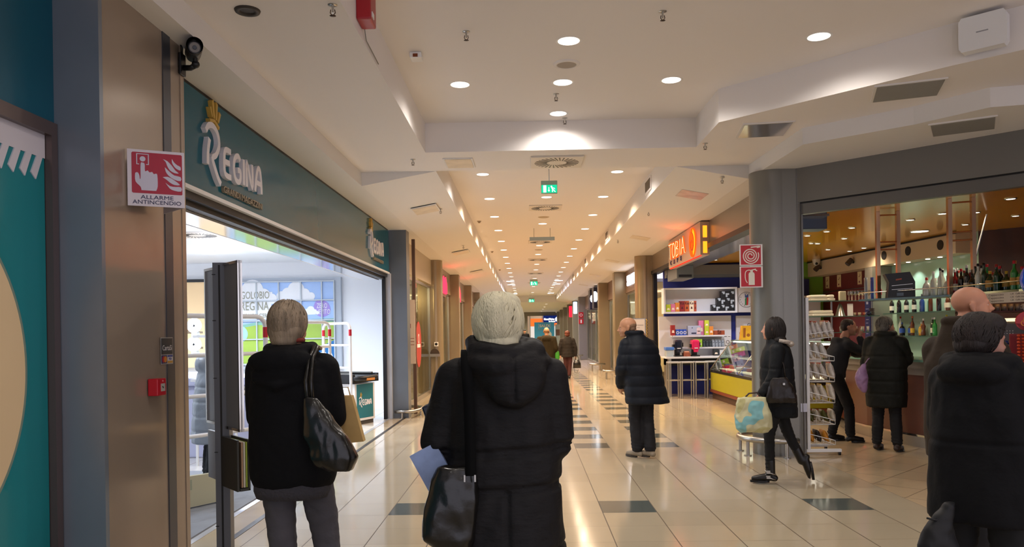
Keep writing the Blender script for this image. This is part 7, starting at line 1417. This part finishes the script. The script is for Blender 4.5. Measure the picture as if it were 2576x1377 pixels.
b = MB(); b.tube([(-.1, -.02, 1.385), (-.09, -.1, 1.37), (0, -.15, 1.36), (.09, -.1, 1.37), (.1, -.02, 1.385)], .02, 10); b.ell((0, -.13, 1.35), (.09, .045, .03)); obj('hood_lining', b, mat('fleece_pale', 'b5aaa0', .9, bump=.6, bscale=60), F1, local=True)
bo = [k for k in F1.children if k.name.startswith('shoe')]
b = MB()
for z in (.06, .11): b.tube([(-.06+.052*math.cos(R(a)), .075+.05*math.sin(R(a)), z+.02*math.sin(R(a))) for a in range(0, 361, 30)], .007, 6); b.box(-.118, -.108, .08, .115, z-.004, z+.026)
obj('boot_buckle', b, M_steel, F1, local=True)
hb = lump('handbag', (2.40, 7.6-.22, .8), R(86), lambda b: (b.loft([(0, 0, 0, .05, .13, 2.6), (0, 0, .05, .06, .145, 2.6), (0, .01, .15, .05, .12, 2.6), (0, .02, .24, .03, .07, 2.4)], 24)), mat('brown_leather', '1e1714', .35, bump=.3, bscale=14), 'dark brown handbag hanging on the arm of the striding person', 'bag', cloth([], 0, 1, 0, .006, (14, 14, 8)))
b = MB(); b.tube([(0, -.04, .22), (.02, -.03, .35), (.05, -.0, .45), (.07, .02, .5)], .009, 8); b.tube([(0, .07, .22), (.02, .05, .35), (.05, .03, .45), (.07, .02, .5)], .009, 8); obj('strap', b, mat('brown_leather', '1e1714'), hb, local=True); b = MB(); b.box(-.06, -.052, -.02, .0, .17, .19); obj('clasp', b, M_steel, hb, local=True)
def sb(v, n): return v+n*(.014*nz(v, (10, 10, 8))+.006*nz(v, 26, 4))[:, None]
t = thing('shopping_bag', (2.15, 7.4, .52), 'large cream and pale blue plastic shopping bag carried by the striding person', 'bag')
b = MB(); b.loft([(0, 0, 0, .13, .06, 3), (0, 0, .04, .17, .085, 3), (-.01, 0, .15, .175, .08, 3), (-.02, 0, .26, .15, .06, 3), (-.02, 0, .33, .13, .03, 3)], 32)
pm = bpy.data.materials.new('printed_plastic'); pm.use_nodes = True; nt = pm.node_tree; bs = nt.nodes['Principled BSDF']; bs.inputs['Roughness'].default_value = .35
tc = nt.nodes.new('ShaderNodeTexCoord'); no = nt.nodes.new('ShaderNodeTexNoise'); no.inputs['Scale'].default_value = 5.5; no.inputs['Detail'].default_value = 1; rp = nt.nodes.new('ShaderNodeValToRGB'); rp.color_ramp.interpolation = 'CONSTANT'
rp.color_ramp.elements[0].color = (*lin('7fb8bc'), 1); rp.color_ramp.elements[1].position = .43; rp.color_ramp.elements[1].color = (*lin('c6c29a'), 1); e = rp.color_ramp.elements.new(.62); e.color = (*lin('b8b27e'), 1)
nt.links.new(tc.outputs['Object'], no.inputs[0]); nt.links.new(no.outputs['Fac'], rp.inputs[0]); nt.links.new(rp.outputs[0], bs.inputs['Base Color'])
obj('sack', remesh(b, .01, 3, sb), pm, t)
b = MB(); b.tube([(-.1, 0, .32), (-.05, 0, .37), (.03, .02, .375), (.08, 0, .32)], .008, 6); obj('handle', b, mat('handle_dark', '3a2a24', .5), t, local=True)
# ---- man leaning on the bar
J = dict(neck=(0, .05, 1.38), Ls=(-.15, .02, 1.28), Rs=(.16, .02, 1.28), Le=(-.1, .26, 1.15), Re=(.16, .25, 1.15), Lw=(.04, .32, 1.14), Rw=(.1, .2, 1.36), Lh=(-.08, -.11, .87), Rh=(.08, -.11, .87), Lk=(-.08, .0, .47), Rk=(.09, .05, .47), La=(-.1, -.1, .09), Ra=(.1, .06, .09))
person('l1', 'person in a charcoal sweatshirt leaning on the bar with chin in hand', (4.14, 10.3), R(-86), J, ((.0, .11, 1.5), R(-20), R(-6), .96), skinm('skin_e', 'b07e66'), .85,
    dict(name='sweatshirt', rings=[(0, -.11, .84, .15, .14, 2.3), (0, -.11, .92, .165, .15, 2.3), (0, -.08, 1.05, .17, .15, 2.3), (0, -.03, 1.2, .17, .14, 2.3), (0, .0, 1.29, .15, .12, 2.2), (0, .03, 1.36, .09, .09)], sl=(.065, .055, .042), mat=mat('charcoal_sweat', '26272b', .9), fn=cloth([], 0, 1, 0, .008, (9, 9, 7)), extra=[lambda b: b.ell((0, -.06, 1.32), (.1, .07, .06))], vox=.011),
    (mat('black_work_trousers', '0e0d10', .85), .09, .07, .06), (M_blk, .02, M_blk), dict(kind='cap', mat=hairm('hair_brown', '2c1d14', .3), blobs=[((0, -.02, .045), (.08, .096, .076)), ((0, -.055, -.0), (.074, .06, .06))], amp=.003), hands=dict(R=((-.1, -.05, 1), (0, .2, 0), .25), L=((1, .2, -.3), (0, 0, -1), .5)), voxel=.009)
# ---- person in dark green padded coat at the bar
J = standJ(1.64, sw=.17, arms=dict(Le=(-.22, -.0, 1.06), Re=(.2, .1, 1.1), Lw=(-.2, .06, .84), Rw=(.16, .34, 1.15)), legs=dict(Lk=(-.1, .02, .46), Rk=(.1, 0, .46), La=(-.12, .02, .09), Ra=(.12, -.0, .09)))
person('g1', 'grey-haired person in a blackish green padded coat standing at the bar', (4.33, 9.45), R(-42), J, ((0, .03, 1.51), R(-36), R(-4), .97), skinm('skin_f', 'b4826a'), 1.0,
    dict(rings=[(0, 0, .54, .22, .18, 2.3), (0, 0, .7, .235, .19, 2.3), (0, 0, .9, .24, .19, 2.4), (0, 0, 1.1, .235, .18, 2.4), (0, 0, 1.25, .21, .16, 2.3), (0, 0, 1.34, .16, .13), (0, 0, 1.41, .11, .11), (0, 0, 1.45, .09, .09)], sl=(.085, .075, .058), mat=mat('green_black_coat', '12130d', .7, spec=.3, bump=.25, bscale=16), fn=cloth([.7, .85, 1.0, 1.15], .008, .014, 0, .008), extra=[circ(0, 0, 1.42, .1, .1, .035)], vox=.012),
    (mat('black_trousers', '0e0e11'), .09, .07, .062), (mat('brown_shoe', '2c1c16', .5), .0, M_blk), dict(kind='cap', mat=hairm('hair_grey', '5a544c', .4), blobs=[((0, -.02, .045), (.085, .1, .08)), ((0, -.05, -.02), (.082, .07, .075))], amp=.004, tufts=160, tc=(0, -.025, .02), tr=(.088, .102, .1), tw=.005, seed=9), voxel=.009)
t = thing('lilac_bag', (4.01, 9.4, .72), 'lilac plastic bag hanging beside the person in the blackish green coat', 'bag'); b = MB(); b.loft([(.03, 0, 0, .02, .02), (.02, 0, .06, .06, .05), (0, 0, .18, .08, .05), (.02, 0, .28, .05, .03), (.04, 0, .34, .015, .015)], 20); obj('sack', remesh(b, .009, 3, sb), mat('lilac_plastic', '9a78a0', .35), t)
b = MB(); b.tube([(.04, 0, .33), (.1, .02, .4), (.16, .05, .42)], .006, 6); obj('handle', b, mat('lilac_plastic', '9a78a0'), t, local=True)
# ---- bald man at the bar
J = standJ(1.72, sw=.19, arms=dict(Ls=(-.15, 0, 1.36), Rs=(.17, 0, 1.37), Le=(-.165, .03, 1.12), Re=(.2, .1, 1.12), Lw=(-.13, .22, .98), Rw=(.1, .32, 1.12)))
person('b1', 'bald person in a brown jacket looking across the bar', (2.43, 4.38), R(-62), J, ((.02, .06, 1.61), R(-46), R(2), .93), skinm('skin_g', 'bd8468'), 1.0,
    dict(name='jacket', rings=[(0, -.0, .76, .19, .16, 2.3), (0, 0, .9, .195, .165, 2.3), (0, 0, 1.1, .2, .165, 2.3), (0, 0, 1.28, .195, .15, 2.3), (0, 0, 1.38, .15, .12, 2.2), (0, .0, 1.46, .105, .11), (0, .01, 1.55, .085, .095)], sl=(.08, .072, .058), mat=mat('brown_jacket', '33291f', .8, spec=.25, bump=.2, bscale=18), fn=cloth([], 0, 1, 0, .012, (7, 7, 4)), extra=[circ(0, .01, 1.53, .09, .1, .018, 0, 150, 390)], vox=.01),
    (mat('dark_slacks', '17161a', .8), .095, .075, .065), (M_blk, .02, M_blk), None, voxel=.0065)
# ---- woman at the frame edge
J = standJ(1.58, sw=.175, arms=dict(Ls=(-.145, 0, 1.24), Rs=(.18, 0, 1.24), Le=(-.165, .04, 1.03), Re=(.25, .03, 1.03), Lw=(-.17, .2, .93), Rw=(.18, .22, .93)))
N1, VN, _ = person('n1', 'person with short dark brown hair in a bulky black parka near the bar', (2.07, 3.58), R(-46), J, ((.0, .03, 1.435), R(-36), R(-8), .98), skinm('skin_h', 'b98672'), 1.0,
    dict(rings=[(.01, 0, .62, .23, .19, 2.4), (.01, 0, .75, .235, .19, 2.4), (.01, 0, .95, .225, .185, 2.4), (.01, 0, 1.1, .22, .18, 2.4), (0, 0, 1.22, .2, .165, 2.3), (0, -.01, 1.3, .17, .14), (0, 0, 1.35, .12, .12), (0, .01, 1.38, .09, .1)], sl=(.088, .08, .065), mat=mat('black_parka', '0d0d10', .75, spec=.22, bump=.3, bscale=16), fn=cloth([.98], .008, .01, 0, .012, (7, 7, 4)), extra=[circ(0, 0, 1.335, .13, .125, .04, .01), lambda b: b.ell((0, -.12, 1.29), (.15, .07, .07))], vox=.01),
    (mat('black_trousers', '0e0e11'), .095, .07, .06), (M_blk, .03, M_blk), dict(kind='cap', mat=hairm('hair_deepbrown', '1f1410', .45), blobs=[((0, -.02, .045), (.092, .108, .085)), ((0, -.05, -.02), (.088, .078, .075)), ((.02, .01, .08), (.07, .07, .05))], amp=.003, ns=(24, 24, 8), tufts=700, tc=(0, -.022, .02), tr=(.094, .11, .105), tw=.0036, tl=1.4, elmin=-.85, part=.6, seed=12), voxel=.007)
t = thing('black_tote', (1.8, 3.45, .34), 'black cloth tote with a thin cord hanging beside the person in the black parka', 'bag'); b = MB(); b.loft([(.03, 0, 0, .05, .04), (0, 0, .08, .09, .06), (-.01, 0, .2, .09, .05), (.02, 0, .32, .04, .03), (.05, 0, .38, .02, .02)], 22); obj('sack', remesh(b, .01, 3, sb), mat('tote_black', '111114', .6), t); b = MB(); b.tube([(.03, 0, .34), (-.02, -.02, .31), (-.06, -.02, .32)], .005, 6); obj('cord', b, M_blk, t, local=True)
# ---- far walkers
J = standJ(1.55, sw=.17, arms=dict(Le=(-.25, -.02, 1.0), Re=(.25, -.02, 1.0), Lw=(-.24, .04, .78), Rw=(.26, .0, .74)), legs=dict(Lk=(-.06, .03, .45), Rk=(.07, -.03, .45), La=(-.03, .06, .09), Ra=(.04, -.12, .11)))
person('f2', 'distant person with auburn hair, grey quilted jacket and maroon trousers, black handbag in hand', (1.29, 24.7), 0, J, ((0, .02, 1.43), 0, 0, .95), skinm('skin_b', 'b5856c'), .95,
    dict(name='jacket', rings=[(0, 0, .7, .2, .16), (0, 0, .85, .19, .16), (0, 0, 1.0, .18, .15), (0, 0, 1.18, .19, .15), (0, 0, 1.27, .15, .12), (0, 0, 1.35, .1, .1)], sl=(.075, .065, .05), mat=mat('grey_quilt', '2a2622', .8, spec=.2, bump=.2), fn=cloth([.78, .88, .98, 1.08, 1.18], .006, .01, 0, .005), vox=.014), (mat('maroon_trousers', '3c1716', .8), .085, .065, .055), (M_blk, .0, M_blk), dict(kind='cap', mat=hairm('hair_auburn', '5a2a18', .3), blobs=[((0, -.02, .04), (.09, .1, .085)), ((0, -.05, -.02), (.08, .07, .07))], amp=.004), voxel=.011, eyes=False)
t = thing('handbag', (1.58, 24.65, .35), 'black handbag dangling from the hand of the distant person in grey', 'bag'); b = MB(); b.loft([(0, 0, 0, .13, .06, 3), (0, 0, .15, .12, .06, 3), (0, 0, .26, .07, .03, 3)], 16); obj('sack', b, M_lea, t, local=True); b = MB(); b.tube([(-.06, 0, .25), (-.02, 0, .4), (.02, 0, .4), (.06, 0, .25)], .01, 6); b.tube([(-.1, 0, .02), (-.08, 0, -.12), (0, 0, -.16), (.04, 0, -.04)], .006, 5); obj('strap', b, M_lea, t, local=True)
J = standJ(1.64, sw=.19)
person('m2', 'distant person in an olive hooded parka and wine red trousers walking away', (.55, 21.6), 0, J, ((.0, .02, 1.52), 0, 0, 1), skinm('skin_c', 'c08a68'), 1,
    dict(name='parka', rings=[(0, 0, .72, .23, .18), (0, 0, .9, .235, .18), (0, 0, 1.1, .23, .17), (0, 0, 1.27, .21, .16), (0, 0, 1.36, .15, .12), (0, 0, 1.42, .1, .1)], sl=(.085, .075, .06), mat=mat('olive_parka', '2b2312', .85, spec=.2), fn=cloth([], 0, 1, 0, .008), extra=[lambda b: b.ell((0, -.12, 1.32), (.13, .07, .09))], vox=.014), (mat('wine_trousers', '3c1014', .8), .09, .07, .06), (M_blk, .0, M_blk), dict(kind='thin', mat=mat('hair_fair', 'a07c58', .8), blobs=[((0, -.035, .03), (.077, .08, .06))]), voxel=.011, eyes=False)
t = thing('green_bag', (.83, 21.6, .7), 'small bright green bag in the hand of the distant person in olive', 'bag'); b = MB(); b.loft([(0, 0, 0, .05, .03), (0, 0, .1, .08, .04), (0, 0, .25, .06, .03), (0, 0, .3, .02, .02)], 14); obj('sack', b, mat('bright_green', '3a8a2c', .4), t, local=True); b = MB(); b.tube([(-.03, 0, .29), (-.01, 0, .36), (.03, 0, .29)], .006, 6); obj('handle', b, mat('bright_green', '3a8a2c'), t, local=True)
J = standJ(1.72, sw=.19)
person('c1', 'distant person in a dark cap and black jacket walking towards the hall', (-.12, 45.5), R(180), J, ((0, .02, 1.58), 0, 0, 1), skinm('skin_c', 'c08a68'), 1,
    dict(name='jacket', rings=[(0, 0, .75, .22, .17), (0, 0, 1.1, .23, .17), (0, 0, 1.3, .2, .15), (0, 0, 1.42, .12, .11)], sl=(.08, .07, .055), mat=mat('black_jacket', '101014'), vox=.018), (mat('black_trousers', '0e0e11'), .09, .07, .06), (M_blk, .0, M_blk), dict(kind='thin', mat=mat('cap_dark', '0c0c12', .7), blobs=[((0, -.01, .06), (.085, .105, .065)), ((0, .08, .045), (.06, .05, .012))]), voxel=.014, eyes=False)
# ---- grey quilted coat inside the supermarket
J = standJ(1.55, lean=.03, sw=.17, arms=dict(Le=(-.23, .06, 1.0), Re=(.23, .06, 1.0), Lw=(-.18, .26, .95), Rw=(.18, .26, .95)))
person('q1', 'person in a long pale grey quilted coat inside the supermarket behind the nearest lane gate', (-3.24, 7.95), R(-60), J, ((0, .1, 1.41), 0, R(-12), .95), skinm('skin_a', 'b98a74'), 1.0,
    dict(rings=[(0, -.02, .42, .24, .2, 2.3), (0, -.02, .6, .24, .2, 2.3), (0, -.02, .85, .225, .19, 2.3), (0, 0, 1.05, .215, .175, 2.3), (0, .02, 1.2, .19, .15, 2.3), (0, .04, 1.28, .13, .12), (0, .06, 1.34, .09, .09)], sl=(.08, .072, .06), mat=mat('grey_puffer', '8d949c', .4, bump=.35, bscale=14), fn=cloth([.55, .7, .85, 1.0, 1.15], .01, .012, .0, .012, (8, 8, 5)), extra=[lambda b: b.ell((0, -.1, 1.22), (.13, .08, .1))], vox=.011),
    (mat('black_trousers', '0e0e11'), .11, .1, .095), (M_blk, .03, M_blk), dict(kind='cap', mat=hairm('hair_brown2', '4a3524', .4), blobs=[((0, -.02, .045), (.085, .1, .08)), ((0, -.05, -.02), (.08, .07, .07))], amp=.004), voxel=.009)
